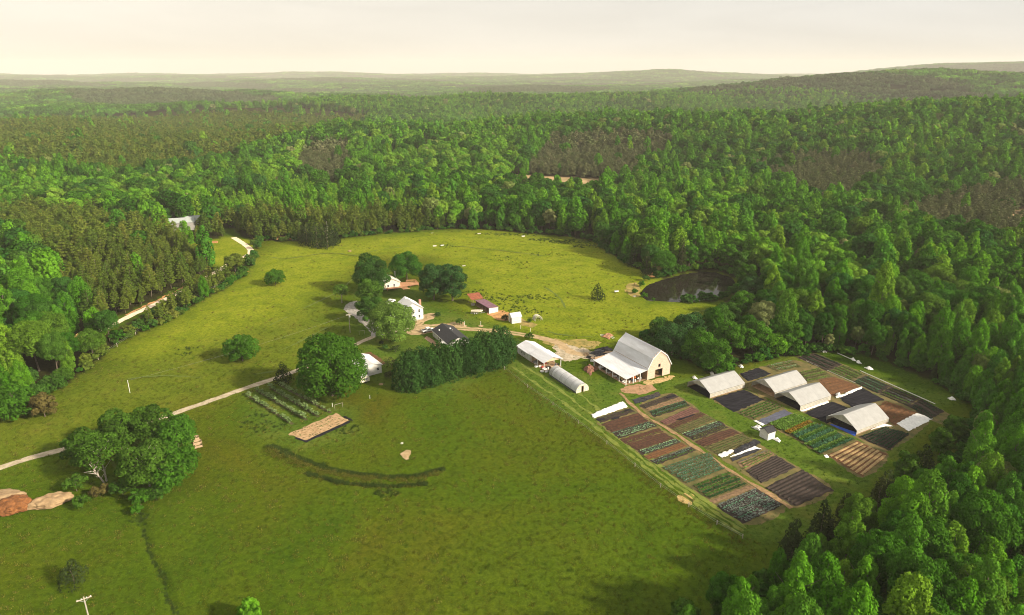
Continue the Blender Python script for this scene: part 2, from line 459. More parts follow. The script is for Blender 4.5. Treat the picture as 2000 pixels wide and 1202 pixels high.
# ------------------------------------------------------------------ tree meshes
def leaf_cards(P, Nn, size, rng, aspect=0.62, droop=0.3):
    n = len(P)
    t = rng.normal(size=(n, 3)); t -= (t * Nn).sum(1, keepdims=True) * Nn
    t /= np.linalg.norm(t, axis=1, keepdims=True) + 1e-9
    b = np.cross(Nn, t)
    s = size[:, None]
    V = np.stack([P + t * s, P + b * s * aspect - Nn * s * droop, P - t * s, P - b * s * aspect - Nn * s * droop], 1).reshape(-1, 3)
    return V, np.arange(4 * n, dtype=np.int32).reshape(n, 4)

def shell(C, Rd, n, rng, low=-0.55, fill=0.28):
    """n points on (mostly) the shell of an ellipsoid lobe and their outward normals"""
    d = rng.normal(size=(n, 3)); d /= np.linalg.norm(d, axis=1, keepdims=True)
    d[:, 2] = np.where(d[:, 2] < low, -d[:, 2] * 0.5, d[:, 2]); d /= np.linalg.norm(d, axis=1, keepdims=True)
    q = 1.0 - fill * rng.random(n) ** 1.6 + 0.06 * rng.normal(size=n)
    return C + d * Rd * q[:, None], d / Rd / np.linalg.norm(d / Rd, axis=1, keepdims=True)

def lobes_oak(H, Rr, rng, k=18, base=0.22):
    out = []; z0 = H * base; hz = (H - z0) / 2; cz = z0 + hz
    for i in range(k):
        f = (i + 0.5) / k; zz = 1 - 1.75 * f; a = i * 2.39996 + rng.random() * 0.5
        rr = math.sqrt(max(0.0, 1 - zz * zz * 0.92))
        s = 0.62 + 0.12 * rng.random()
        c = np.array([math.cos(a) * rr * Rr * s, math.sin(a) * rr * Rr * s, cz + zz * hz * 0.66])
        lr = Rr * (0.24 + 0.16 * rng.random())
        out.append((c, np.array([lr, lr, lr * (0.72 + 0.2 * rng.random())])))
    out.append((np.array([0, 0, cz]), np.array([Rr * .55, Rr * .55, hz * .6])))
    return out

def lobes_poplar(H, Rr, rng, k=20, base=0.2):
    out = []
    for i in range(k):
        t = (i + 0.6 * rng.random()) / k
        z = H * (base + (0.93 - base) * t); a = i * 2.39996 + rng.random() * 0.7
        prof = max(0.0, 1 - t ** 2.8) ** 0.6 * (0.66 + 0.34 * min(1, t * 4))
        rad = Rr * 0.66 * prof
        lr = Rr * (0.17 + 0.15 * (1 - t) + 0.10 * rng.random())
        out.append((np.array([math.cos(a) * rad, math.sin(a) * rad, z]), np.array([lr, lr, lr * (1.35 + 0.6 * rng.random())])))
    out.append((np.array([0, 0, H * 0.9]), np.array([Rr * .2, Rr * .2, H * .1])))
    out.append((np.array([0, 0, H * 0.5]), np.array([Rr * .4, Rr * .4, H * .28])))
    return out

def lobes_pine(H, Rr, rng, k=8, base=0.2):
    out = []
    for i in range(k):
        t = (i + 0.5) / k; z = H * (base + (0.96 - base) * t)
        rr = Rr * max(0.0, 1 - t ** 2.0) ** 0.65 * (0.8 + 0.35 * rng.random()) + 0.15
        nb = max(3, int(7 - 4 * t)); a0 = rng.random() * 6.28
        for j in range(nb):
            a = a0 + j * 6.283 / nb + 0.4 * rng.normal()
            for s, q in ((0.85, 0.30), (0.45, 0.26)):
                r_ = rr * s * (0.8 + 0.35 * rng.random()); lr = Rr * q * (1.15 - 0.6 * t) * (0.8 + 0.4 * rng.random())
                out.append((np.array([math.cos(a) * r_, math.sin(a) * r_, z + 0.25 * r_]), np.array([lr, lr, lr * 0.75])))
    out.append((np.array([0, 0, H * 0.955]), np.array([0.28, 0.28, H * 0.05])))
    return out

def lobes_cone(H, Rr, rng, k=11, base=0.03):
    out = []
    for i in range(k):
        t = (i + 0.5) / k; z = H * (base + (0.97 - base) * t)
        rr = Rr * (1 - t) ** 0.75
        nb = max(2, int(8 * (1 - t)) + 2)
        for j in range(nb):
            a = rng.random() * 6.28; r_ = rr * (0.55 + 0.25 * rng.random()); lr = Rr * (0.20 + 0.20 * (1 - t))
            out.append((np.array([math.cos(a) * r_, math.sin(a) * r_, z]), np.array([lr, lr, lr * 1.5])))
    return out

def lobes_column(H, Rr, rng, k=12, base=0.0):
    out = []
    for i in range(k):
        t = (i + 0.5) / k; z = H * (base + 0.93 * t)
        rr = Rr * min(1.0, (1.02 - t) * 2.2) ** 0.8
        nb = 8 if t < .8 else 4
        for j in range(nb):
            a = j * 6.283 / nb + rng.random(); r_ = rr * (0.62 + 0.2 * rng.random()); lr = Rr * (0.26 + 0.12 * (1 - t))
            out.append((np.array([math.cos(a) * r_, math.sin(a) * r_, z]), np.array([lr, lr, lr * 1.7])))
    return out

def crown_np(kind, H, Rr, seed, n, leaf, base=None, k=None, inner=0.35):
    rng = np.random.default_rng(seed)
    kw = {}
    if base is not None: kw['base'] = base
    if k is not None: kw['k'] = k
    L = {'oak': lobes_oak, 'poplar': lobes_poplar, 'pine': lobes_pine, 'cone': lobes_cone, 'column': lobes_column}[kind](H, Rr, rng, **kw)
    ar = np.array([np.prod(r) ** (2 / 3) for _, r in L]); cnt = np.maximum(3, (n * ar / ar.sum()).astype(int))
    Ps, Ns, Ts = [], [], []
    for (c, r), q in zip(L, cnt):
        P, D = shell(c, r, int(q), rng)
        # drop sprays buried deep in other lobes
        deep = np.zeros(len(P), bool)
        for c2, r2 in L:
            if c2 is c: continue
            deep |= ((((P - c2) / r2) ** 2).sum(1) < 0.55)
        keep = ~deep | (rng.random(len(P)) < 0.12)
        P, D = P[keep], D[keep]
        D = D + 0.45 * rng.normal(size=D.shape) + np.array([0, 0, 0.25]); D /= np.linalg.norm(D, axis=1, keepdims=True)
        Ps.append(P); Ns.append(D); Ts.append(np.clip(0.5 + 0.16 * rng.normal() + 0.16 * rng.normal(size=len(P)), 0, 1))
    P, D, T = np.vstack(Ps), np.vstack(Ns), np.concatenate(Ts)
    P[:, 2] = np.maximum(P[:, 2], 0.15)
    sz = leaf * (0.7 + 0.6 * rng.random(len(P)))
    asp = {'pine': 0.46, 'cone': 0.42, 'column': 0.42}.get(kind, 0.62) if leaf < 0.6 else 0.66
    V, Fq = leaf_cards(P, D, sz, rng, asp, 0.32 if kind in ('oak', 'poplar') else 0.1)
    return V, Fq, np.repeat(T, 4)

def trunk_np(H, r, seed, top=0.8, limbs=5, base=0.25, spread=0.5, n=6):
    rng = random.Random(seed); mb = MB()
    pts = [(0.12 * rng.uniform(-1, 1) * i, 0.12 * rng.uniform(-1, 1) * i, H * top * i / 4) for i in range(5)]
    pts[0] = (0, 0, -0.3)
    mb.tube(pts, r, r * 0.25, n)
    for i in range(limbs):
        t = base + (0.75 - base) * i / max(1, limbs); a = i * 2.4 + rng.random()
        z = H * t; ln = H * spread * (0.30 - 0.12 * t) * 1.6
        p0 = Vector((0, 0, z)); p1 = p0 + Vector((math.cos(a) * ln * 0.55, math.sin(a) * ln * 0.55, ln * 0.55)); p2 = p1 + Vector((math.cos(a + .3) * ln * 0.5, math.sin(a + .3) * ln * 0.5, ln * 0.6))
        mb.tube([p0, p1, p2], r * 0.42, r * 0.10, 5)
    return mb

BARK = mat('bark', (0.16, 0.125, 0.095), 0.9, 0.25, 3.0, col2=(0.06, 0.045, 0.035))
BARK_PALE = mat('bark_pale', (0.42, 0.38, 0.32), 0.9, 0.2, 3.0, col2=(0.2, 0.17, 0.14))
LEAF = {
    'poplar': foliage('leaves_tulip_poplar', [(0.054, 0.165, 0.009), (0.074, 0.215, 0.011), (0.110, 0.265, 0.014), (0.056, 0.180, 0.018), (0.145, 0.265, 0.018)]),
    'oak': foliage('leaves_oak', [(0.022, 0.078, 0.008), (0.034, 0.110, 0.008), (0.055, 0.155, 0.011), (0.026, 0.098, 0.016), (0.085, 0.165, 0.014)]),
    'pale': foliage('leaves_pale', [(0.155, 0.205, 0.050), (0.120, 0.190, 0.035), (0.20, 0.225, 0.085), (0.14, 0.20, 0.06)]),
    'pine': foliage('needles_pine', [(0.062, 0.104, 0.013), (0.084, 0.128, 0.016), (0.112, 0.148, 0.020), (0.052, 0.104, 0.014), (0.128, 0.146, 0.024)], 0.15),
    'greypine': foliage('needles_grey_pine', [(0.080, 0.094, 0.042), (0.108, 0.120, 0.054), (0.090, 0.120, 0.042), (0.135, 0.136, 0.068)], 0.12),
    'youngpine': foliage('needles_young', [(0.115, 0.250, 0.016), (0.145, 0.280, 0.018), (0.085, 0.200, 0.016)], 0.2),
    'fresh': foliage('leaves_fresh', [(0.090, 0.235, 0.014), (0.125, 0.280, 0.018), (0.165, 0.290, 0.028), (0.070, 0.200, 0.014)]),
    'farconif': foliage('needles_far', [(0.040, 0.070, 0.026), (0.055, 0.085, 0.030), (0.060, 0.078, 0.034)], 0.12),
    'cedar': foliage('scales_cedar', [(0.020, 0.036, 0.010), (0.030, 0.048, 0.014), (0.042, 0.050, 0.016)], 0.1),
    'hedge': foliage('scales_cypress', [(0.022, 0.062, 0.012), (0.032, 0.080, 0.014), (0.026, 0.070, 0.016)], 0.15),
    'bush': foliage('leaves_bush', [(0.030, 0.085, 0.012), (0.050, 0.120, 0.014), (0.040, 0.10, 0.02)]),
}

# (kind, leaf material, height, radius, variants)
SPEC = {'poplar': ('poplar', 'poplar', 20, 4.6), 'oak': ('oak', 'oak', 17.5, 6.6), 'pale': ('oak', 'pale', 17, 5.0), 'pine': ('pine', 'pine', 15, 3.1),
        'greypine': ('pine', 'greypine', 15, 2.9), 'youngpine': ('pine', 'youngpine', 12, 2.4), 'cedar': ('cone', 'cedar', 11, 2.6), 'fresh': ('oak', 'fresh', 16.5, 5.0)}
LODS = [(9000, 0.30), (2000, 0.62), (380, 1.5)]
CROWN, TRUNK, SRC = {}, {}, {}
TRI = [0]
src_col = bpy.data.collections.new('tree_sources')
def prepare_trees():
    idx = 0
    for kind, (shape, lf, H, Rr) in SPEC.items():
        nv = {'poplar': 8, 'oak': 6, 'pine': 4}.get(kind, 3)
        for lod, (n, leaf) in enumerate(LODS):
            for v in range(nv):
                rng = random.Random(hash((kind, v)) & 0xffff if False else v * 77 + len(kind))
                hh = H * (0.80 + 0.36 * rng.random()); rr = Rr * (0.78 + 0.42 * rng.random())
                lf_sz = leaf * (0.85 if shape in ('pine', 'cone') else 1.0)
                nn = int(n * (1.25 if shape == 'oak' else 1.0))
                V, Fq, T = crown_np(shape, hh, rr, 100 * v + 7 + len(kind), nn, lf_sz, base=0.10 if shape == 'poplar' else None, k=(22 + 3 * v if shape == 'poplar' else (16 + 4 * v if shape == 'oak' else None)))
                if lod == 0:
                    TRI[0] += len(Fq) * 2
                    CROWN[kind, v] = mesh_np('crown', V, Fq, LEAF[lf], T)
                    TRUNK[kind, v] = trunk_np(hh, 0.30 if shape != 'pine' else 0.18, v, 0.85 if shape == 'oak' else 0.93, 5 if shape in ('oak', 'poplar') else 0).mesh('trunk', BARK)
                mb = trunk_np(hh, 0.28 if shape != 'pine' else 0.17, v, 0.8, 0, n=4)
                tv = np.array(mb.v); tf = [f for f in mb.f if len(f) == 4]
                V2 = np.vstack([V, tv]); F2 = np.vstack([Fq, np.array(tf, np.int32) + len(V)])
                mi = np.concatenate([np.zeros(len(Fq)), np.ones(len(tf))])
                me = mesh_np('tree', V2, F2, [LEAF[lf], BARK], np.concatenate([T, np.full(len(tv), .5)]), mi)
                o = bpy.data.objects.new('tree_source_%03d' % idx, me); src_col.objects.link(o)
                SRC[kind, lod, v] = idx; idx += 1
    # canopy patches for the far woods: many crowns seen as one surface
    for tone, lf in (('broad', 'oak'), ('bright', 'poplar'), ('conif', 'farconif')):
        for v in range(3):
            rng = np.random.default_rng(50 + v); Vs, Fs, Ts, n0 = [], [], [], 0
            for i in range(6):
                for j in range(6):
                    x, y = (i - 2.5 + rng.uniform(-.4, .4)) * 9, (j - 2.5 + rng.uniform(-.4, .4)) * 9
                    hh = rng.uniform(12, 21); rr = rng.uniform(4, 6.5)
                    P, D = shell(np.array([x, y, hh - rr]), np.array([rr, rr, rr * 1.15]), 46, rng, low=-0.2, fill=0.15)
                    D = D + 0.3 * rng.normal(size=D.shape); D /= np.linalg.norm(D, axis=1, keepdims=True)
                    V, Fq = leaf_cards(P, D, rng.uniform(1.3, 2.4, len(P)), rng, 0.7, 0.2)
                    Vs.append(V); Fs.append(Fq + n0); n0 += len(V); Ts.append(np.full(len(V), np.clip(.5 + .28 * rng.normal(), 0, 1)))
            me = mesh_np('canopy', np.vstack(Vs), np.vstack(Fs), LEAF[lf], np.concatenate(Ts))
            o = bpy.data.objects.new('tree_source_%03d' % idx, me); src_col.objects.link(o)
            SRC[tone, 9, v] = idx; idx += 1
prepare_trees()
NV = {k: max(v for (kk, l, v) in SRC if kk == k) + 1 for k in set(k for k, _, _ in SRC)}

def scatter(name, P, rot, scl, idx, coll):
    me = bpy.data.meshes.new(name); me.vertices.add(len(P)); me.vertices.foreach_set('co', np.asarray(P, np.float32).ravel())
    for nm, ty, key, d in (('rz', 'FLOAT', 'value', rot), ('sc', 'FLOAT_VECTOR', 'vector', scl), ('ix', 'INT', 'value', idx)):
        a = me.attributes.new(nm, ty, 'POINT')
        a.data.foreach_set(key, np.asarray(d, np.int32 if ty == 'INT' else np.float32).ravel())
    o = link(name, me)
    ng = bpy.data.node_groups.new(name, 'GeometryNodeTree')
    ng.interface.new_socket('Geometry', in_out='INPUT', socket_type='NodeSocketGeometry')
    ng.interface.new_socket('Geometry', in_out='OUTPUT', socket_type='NodeSocketGeometry')
    N, L = ng.nodes, ng.links
    gi, go = N.new('NodeGroupInput'), N.new('NodeGroupOutput')
    ci = N.new('GeometryNodeCollectionInfo'); ci.inputs['Collection'].default_value = coll
    ci.inputs['Separate Children'].default_value = True; ci.inputs['Reset Children'].default_value = True
    ip = N.new('GeometryNodeInstanceOnPoints'); ip.inputs['Pick Instance'].default_value = True
    def na(n, t):
        x = N.new('GeometryNodeInputNamedAttribute'); x.data_type = t; x.inputs['Name'].default_value = n; return x.outputs['Attribute']
    cx = N.new('ShaderNodeCombineXYZ'); L.new(na('rz', 'FLOAT'), cx.inputs['Z'])
    er = N.new('FunctionNodeEulerToRotation'); L.new(cx.outputs[0], er.inputs[0])
    L.new(gi.outputs[0], ip.inputs['Points']); L.new(ci.outputs[0], ip.inputs['Instance'])
    L.new(na('ix', 'INT'), ip.inputs['Instance Index']); L.new(er.outputs[0], ip.inputs['Rotation'])
    L.new(na('sc', 'FLOAT_VECTOR'), ip.inputs['Scale']); L.new(ip.outputs[0], go.inputs[0])
    md = o.modifiers.new('scatter', 'NODES'); md.node_group = ng
    return o

# ------------------------------------------------------------------ woods: which tree stands where
Z_PLANT = [wpoly(p, 12) for p in (
    [(1005, 338), (1075, 262), (1180, 250), (1310, 256), (1316, 290), (1270, 312), (1215, 345), (1100, 345)],
    [(1455, 318), (1520, 300), (1690, 292), (1730, 330), (1690, 372), (1600, 384), (1510, 335)],
    [(1730, 402), (1880, 365), (2010, 345), (2100, 345), (2100, 460), (1990, 462), (1870, 445)],
    [(590, 275), (680, 268), (690, 330), (640, 352), (580, 330)])]
Z_PINE = [wpoly(p, 10) for p in (
    [(-300, 395), (0, 395), (200, 410), (330, 440), (395, 470), (400, 530), (345, 575), (250, 612), (170, 600), (110, 520), (40, 450), (-300, 420)],
    [(330, 440), (520, 400), (700, 402), (900, 420), (860, 440), (700, 452), (560, 462), (440, 452)],
    [(-400, 205), (300, 205), (720, 220), (600, 262), (420, 310), (250, 340), (0, 318), (-400, 318)])]
Z_YOUNG = [wpoly([(400, 385), (440, 352), (560, 338), (690, 340), (800, 380), (870, 412), (700, 416), (520, 410), (400, 404)], 9)]
Z_FRESH = [wpoly(p, 13) for p in ([(440, 335), (540, 292), (660, 262), (800, 258), (1000, 270), (1030, 330), (1000, 400), (870, 410), (800, 375), (690, 335)], [(0, 360), (180, 345), (420, 335), (400, 385), (200, 405), (0, 392)], [(1180, 380), (1330, 330), (1440, 330), (1560, 420), (1700, 470), (1700, 560), (1500, 520), (1300, 430)])]

def kinds_for(x, y, rng):
    k = np.full(x.shape, 'oak', dtype=object)
    u = rng.random(x.shape)
    lobe = np.sin(x / 47 + 1.7 * np.sin(y / 71)) * np.sin(y / 53 + 0.9)
    pop = 0.42 + 0.35 * lobe + 0.33 * ((x > 30) & (y < 250))
    k[u < pop] = 'poplar'
    k[(u > 0.955)] = 'pale'
    k[(u > 0.93) & (u < 0.945)] = 'cedar'
    inz = lambda Zs: np.logical_or.reduce([pip(x, y, p) for p in Zs])
    u2 = rng.random(x.shape)
    z = inz(Z_FRESH) & (k != 'cedar') & (u2 < 0.55); k[z] = 'fresh'
    z = inz(Z_PINE); k[z & (u2 < 0.965)] = 'pine'
    z = inz(Z_YOUNG); k[z & (u2 < 0.75)] = 'youngpine'
    z = inz(Z_PLANT); k[z & (u2 < 0.97)] = 'greypine'
    return k

def grid_pts(s, x0, x1, y0, y1, rng, jit=0.42):
    gx, gy = np.meshgrid(np.arange(x0, x1, s), np.arange(y0, y1, s))
    gx = gx + s * jit * rng.uniform(-1, 1, gx.shape) + (np.arange(gx.shape[0]) % 2)[:, None] * s / 2
    gy = gy + s * jit * rng.uniform(-1, 1, gy.shape)
    return gx.ravel(), gy.ravel()

LANE_STRIP = wpoly([(235, 668), (345, 606), (480, 540), (500, 500), (445, 512), (345, 566), (235, 620)], flat=True)
KEEP_OUT = []      # circles (x, y, r) kept free of scattered forest trees
def build_woods():
    rng = np.random.default_rng(11)
    X, Y = grid_pts(7.8, -1900, 2100, 20, 2050, rng)
    m = (np.abs(X) < 0.92 * Y + 110) & (np.hypot(X, Y) < 2050) & (Y > 55)
    # a camera-side belt on the right so that the wood goes on outside the frame and casts its shade
    m |= (X > 40) & (X < 330) & (Y > 20) & (Y < 120)
    X, Y = X[m], Y[m]
    w = in_woods(X, Y); X, Y = X[w], Y[w]
    nearR = (X > 30) & (Y < 250) & (X > 0.15 * Y)
    X, Y = X[~nearR], Y[~nearR]
    xn, yn = grid_pts(6.0, 30, 340, 20, 250, rng); m = (xn > 0.15 * yn) & ((xn < 0.92 * yn + 110) | (yn < 120)); xn, yn = xn[m], yn[m]
    m = in_woods(xn, yn); X, Y = np.concatenate([X, xn[m]]), np.concatenate([Y, yn[m]])
    K = kinds_for(X, Y, rng)
    # planted conifers stand closer: add a second, offset set inside their stands
    X2, Y2 = grid_pts(5.2, -1500, 1700, 200, 1500, rng, 0.3)
    m = (np.abs(X2) < 0.92 * Y2 + 60); X2, Y2 = X2[m], Y2[m]
    inz = np.logical_or.reduce([pip(X2, Y2, p) for p in Z_PLANT + Z_PINE + Z_YOUNG]) & in_woods(X2, Y2)
    X2, Y2 = X2[inz], Y2[inz]; K2 = kinds_for(X2, Y2, rng)
    keep = np.array([k in ('pine', 'greypine', 'youngpine') for k in K2]); X2, Y2, K2 = X2[keep], Y2[keep], K2[keep]
    k1 = ~np.array([k in ('pine', 'greypine', 'youngpine') for k in K])
    X, Y, K = np.concatenate([X[k1], X2]), np.concatenate([Y[k1], Y2]), np.concatenate([K[k1], K2])
    ok = ~(pip(X, Y, LANE_STRIP) | pip(X, Y, POND_W) | (segdist(X, Y, POND_W) < 3.0))
    for cx, cy_, r in KEEP_OUT: ok &= np.hypot(X - cx, Y - cy_) > r
    X, Y, K = X[ok], Y[ok], K[ok]
    D = np.hypot(X, Y)
    edge = np.minimum(segdist(X, Y, FIELD), np.where(D < 700, segdist(X, Y, WOODS_ROAD, False), 99))
    Z = hgt(X, Y)
    S = rng.uniform(0.68, 1.22, len(X)) * (0.72 + 0.28 * sstep(0, 14, edge))
    S = np.where((K == 'pine') & (D < 420), S * 0.80, S)
    SZ = S * rng.uniform(0.9, 1.1, len(X))
    nearR = (X > 30) & (Y < 250) & (X > 0.15 * Y); S = np.where(nearR, S * np.where(K == 'poplar', .80, .68), S); SZ = np.where(nearR, SZ * .92, SZ)
    RZ = rng.uniform(0, 6.28, len(X))
    px, py = proj(X, Y, Z + 12)
    vis = (px > -10) & (px < 2010) & (py > 0) & (py < 1210)
    vis2 = vis
    conif = np.array([k in ('pine', 'greypine', 'youngpine', 'cedar') for k in K])
    single = np.zeros(len(X), bool)
    for sel, cap in ((vis2 & ~conif, 300), (vis2 & conif, 240)):
        i = np.where(sel)[0]; i = i[np.argsort(D[i])][:cap]; single[i] = True
    LABELS.update(tree_labels([(i, K[i], X[i], Y[i], Z[i], S[i]) for i in np.where(single)[0]]))
    for i in np.where(single)[0]:
        forest_tree(i, K[i], X[i], Y[i], Z[i], S[i], SZ[i], RZ[i], int(rng.integers(NV[K[i]])))
    r = ~single
    lod = np.where(D < 360, 0, np.where(D < 800, 1, 2))
    ix = np.array([SRC[k, l, int(v)] for k, l, v in zip(K[r], lod[r], (rng.random(r.sum()) * [NV[k] for k in K[r]]).astype(int))])
    P = np.stack([X[r], Y[r], Z[r] - 0.2], 1); SS = np.stack([S[r], S[r], SZ[r]], 1); rz = RZ[r]
    cn_ = conif[r]
    o = scatter('broadleaf_woods', P[~cn_], rz[~cn_], SS[~cn_], ix[~cn_], src_col)
    tag(o, 'broad green mass of mixed broadleaf woodland rolling away beyond the farm', 'woods', kind='stuff')
    o = scatter('pine_woods', P[cn_], rz[cn_], SS[cn_], ix[cn_], src_col)
    tag(o, 'olive and grey-brown pine stands within the woodland beyond the farm', 'woods', kind='stuff')
    # farther: canopy patches
    Ps, Rs, Ss, Is = [], [], [], []
    for s, d0, d1, sc_ in ((44, 1950, 4200, 1.0), (70, 4150, 8000, 1.5), (120, 7950, 14500, 2.4)):
        x, y = grid_pts(s, -d1, d1, 600, d1, rng)
        d = np.hypot(x, y); m = (d > d0) & (d < d1) & (np.abs(x) < 0.85 * y + 200); x, y = x[m], y[m]
        z = hgt(x, y) - 1.5
        pn = np.sin(x / 310 + 1.3 * np.sin(y / 450)) * np.sin(y / 270 + x / 900)
        tone = np.where(pn > 0.35, 'conif', np.where(rng.random(len(x)) < 0.3, 'bright', 'broad'))
        gap = np.sin(x / 520 + 2) * np.sin(y / 380 + 1 + np.sin(x / 700))
        k = ~((gap > 0.93) & (y > 3000)); x, y, z, tone = x[k], y[k], z[k], tone[k]
        Ps.append(np.stack([x, y, z], 1)); Rs.append(rng.uniform(0, 6.28, len(x)))
        q = rng.uniform(0.85, 1.15, (len(x), 1)) * np.array([[sc_, sc_, 1.0 + 0.15 * (sc_ - 1)]]); Ss.append(q)
        Is.append(np.array([SRC[t, 9, int(v)] for t, v in zip(tone, rng.integers(0, 3, len(x)))]))
    o = scatter('distant_forest', np.vstack(Ps), np.concatenate(Rs), np.vstack(Ss), np.concatenate(Is), src_col)
    tag(o, 'distant hazy forest canopy reaching to the horizon', 'forest', kind='stuff')

LOOK = {'poplar': 'tall bright green', 'oak': 'rounded deep green', 'pale': 'pale yellowish green', 'pine': 'olive needled', 'greypine': 'grey-brown needled',
        'youngpine': 'slender light green', 'cedar': 'dark narrow conical', 'fresh': 'rounded fresh light-green'}
WHAT = {'poplar': ('poplar_tree', 'broadleaf'), 'oak': ('oak_tree', 'broadleaf'), 'pale': ('pale_tree', 'broadleaf'), 'pine': ('pine_tree', 'pine'),
        'greypine': ('pine_tree', 'pine'), 'youngpine': ('pine_tree', 'pine'), 'cedar': ('cedar_tree', 'cedar'), 'fresh': ('broadleaf_tree', 'broadleaf')}
def where(x, y, z, s):
    px, py = proj(x, y, z); px, py = float(px), float(py)
    e = float(segdist(np.array([x]), np.array([y]), FIELD)[0])
    row = 'on the edge' if e < 9 else ('inside the edge' if e < 28 else 'deep inside')
    if px > 1250 and py > 1150: p = 'at the hayfield bottom corner'
    elif px > 1500 and py > 960: p = 'below the straw-mulched plot'
    elif px > 1760 and py > 760: p = 'right of the white plastic sheet'
    elif px > 1540 and py > 640: p = 'behind the long crop strip'
    elif px > 1450 and py > 560: p = 'between pond and greenhouses'
    elif px > 1250 and py > 600: p = 'right of the big barn'
    elif px > 1500: p = 'on the slope right of the pond'
    elif px > 1180: p = 'behind the pond'
    elif px > 860: p = 'along the far end of the pasture'
    elif px > 480: p = 'behind the left end of the pasture'
    elif py > 640: p = 'at the left edge beside the meadow'
    elif py > 520: p = 'left of the sandy lane'
    else: p = 'above the sandy lane'
    return row, p
LABELS = {}
def ordinal(n): return '%d%s' % (n, 'th' if 10 <= n % 100 <= 20 else {1: 'st', 2: 'nd', 3: 'rd'}.get(n % 10, 'th'))
def tree_labels(L_):
    by, out = {}, {}
    for i, kind, x, y, z, s in L_:
        row, p = where(x, y, z, s); cat = WHAT[kind][1]
        size = 'small' if s < 0.78 else ('large' if s > 1.03 else '')
        by.setdefault(' '.join(f'{size} {LOOK[kind]} {cat} {row} {p}'.split()), []).append((float(proj(x, y, z + 10)[0]), i))
    for lab, it in by.items():
        for n, (_, i) in enumerate(sorted(it)):
            w = lab.split(); tail = [] if len(it) == 1 else [ordinal(n + 1), 'from', 'left']
            out[i] = ' '.join(w[:16 - len(tail)]) + ((', ' + ' '.join(tail)) if tail else '')
    return out
def forest_tree(i, kind, x, y, z, s, sz, rz, v):
    nm, cat = WHAT[kind]; row, p = where(x, y, z, s)
    lab = LABELS[i]
    t = thing(nm, lab, 'tree', (x, y, z), rz, f'{cat}s {p}')
    t.scale = (s, s, sz); t.rotation_euler = (0.05 * math.sin(i * 1.7), 0.05 * math.cos(i * 2.3), rz)
    link('trunk', TRUNK[kind, v], t); link('crown', CROWN[kind, v], t)

# ------------------------------------------------------------------ roads, yards, pond
def resample(P, step, closed=False):
    P = [Vector((p[0], p[1])) for p in P]
    if closed: P = P + [P[0]]
    # Catmull-Rom through the points
    out = []
    n = len(P)
    for i in range(n - 1):
        p1, p2 = P[i], P[i + 1]
        p0 = P[i - 1] if i > 0 else (P[n - 2] if closed else p1 * 2 - p2)
        p3 = P[i + 2] if i + 2 < n else (P[1] if closed else p2 * 2 - p1)
        k = max(1, int((p2 - p1).length / step))
        for j in range(k):
            t = j / k
            out.append(0.5 * ((2 * p1) + (p2 - p0) * t + (2 * p0 - 5 * p1 + 4 * p2 - p3) * t * t + (3 * p1 - p0 - 3 * p2 + p3) * t ** 3))
    if not closed: out.append(P[-1])
    return out

def ribbon(name, P, width, z, m, rough=0.25, off=0.0, seed=1):
    rng = random.Random(seed); pts = resample(P, 2.0); V, Fq = [], []
    for i, p in enumerate(pts):
        d = (pts[min(i + 1, len(pts) - 1)] - pts[max(i - 1, 0)]).normalized(); nrm = Vector((-d.y, d.x))
        c = p + nrm * off
        for s in (-1, 1):
            q = c + nrm * s * (width / 2 + rough * rng.uniform(-1, 1)); V.append((q.x, q.y, float(hgt(q.x, q.y)) + z))
        if i: Fq.append((2 * i - 2, 2 * i - 1, 2 * i + 1, 2 * i))
    o = link(name, mesh_np(name, V, Fq, m)); tag(o, kind='structure'); return o

def patch(name, P, z, m, jit=0.5, step=1.2, seed=1, kind='structure', flat=True):
    rng = random.Random(seed); pts = resample(P, step, True)
    bm = bmesh.new()
    vs = [bm.verts.new((p.x + jit * rng.uniform(-1, 1), p.y + jit * rng.uniform(-1, 1), z if flat else 0)) for p in pts]
    f = bm.faces.new(vs); bmesh.ops.triangulate(bm, faces=[f])
    if not flat:
        for v in bm.verts: v.co.z = float(hgt(v.co.x, v.co.y)) + z
    bmesh.ops.recalc_face_normals(bm, faces=bm.faces)
    me = bpy.data.meshes.new(name); bm.to_mesh(me); bm.free(); me.materials.append(m)
    o = link(name, me); tag(o, kind=kind); return o

M_ROAD = mat('pale_gravel', (0.40, 0.33, 0.24), 0.95, 0.22, 0.6, col2=(0.24, 0.20, 0.13), bump=0.4)
M_SAND = mat('sandy_lane', (0.72, 0.60, 0.46), 0.95, 0.15, 0.4, col2=(0.55, 0.42, 0.28))
M_GREY = mat('grey_gravel', (0.30, 0.28, 0.26), 0.95, 0.3, 0.8, col2=(0.15, 0.14, 0.11), bump=0.4)
M_DIRT = mat('tan_dirt', (0.38, 0.27, 0.155), 0.95, 0.22, 0.5, col2=(0.22, 0.16, 0.07), bump=0.3)
M_CLAY = mat('orange_clay', (0.44, 0.22, 0.085), 0.95, 0.25, 0.4, col2=(0.22, 0.13, 0.045), bump=0.3)
M_REDSOIL = mat('red_soil', (0.12, 0.045, 0.020), 0.95, 0.3, 0.6, col2=(0.05, 0.04, 0.012), bump=0.3)
M_TRACKGRASS = mat('track_grass', (0.13, 0.13, 0.03), 0.95, 0.3, 1.2, col2=(0.06, 0.08, 0.012))

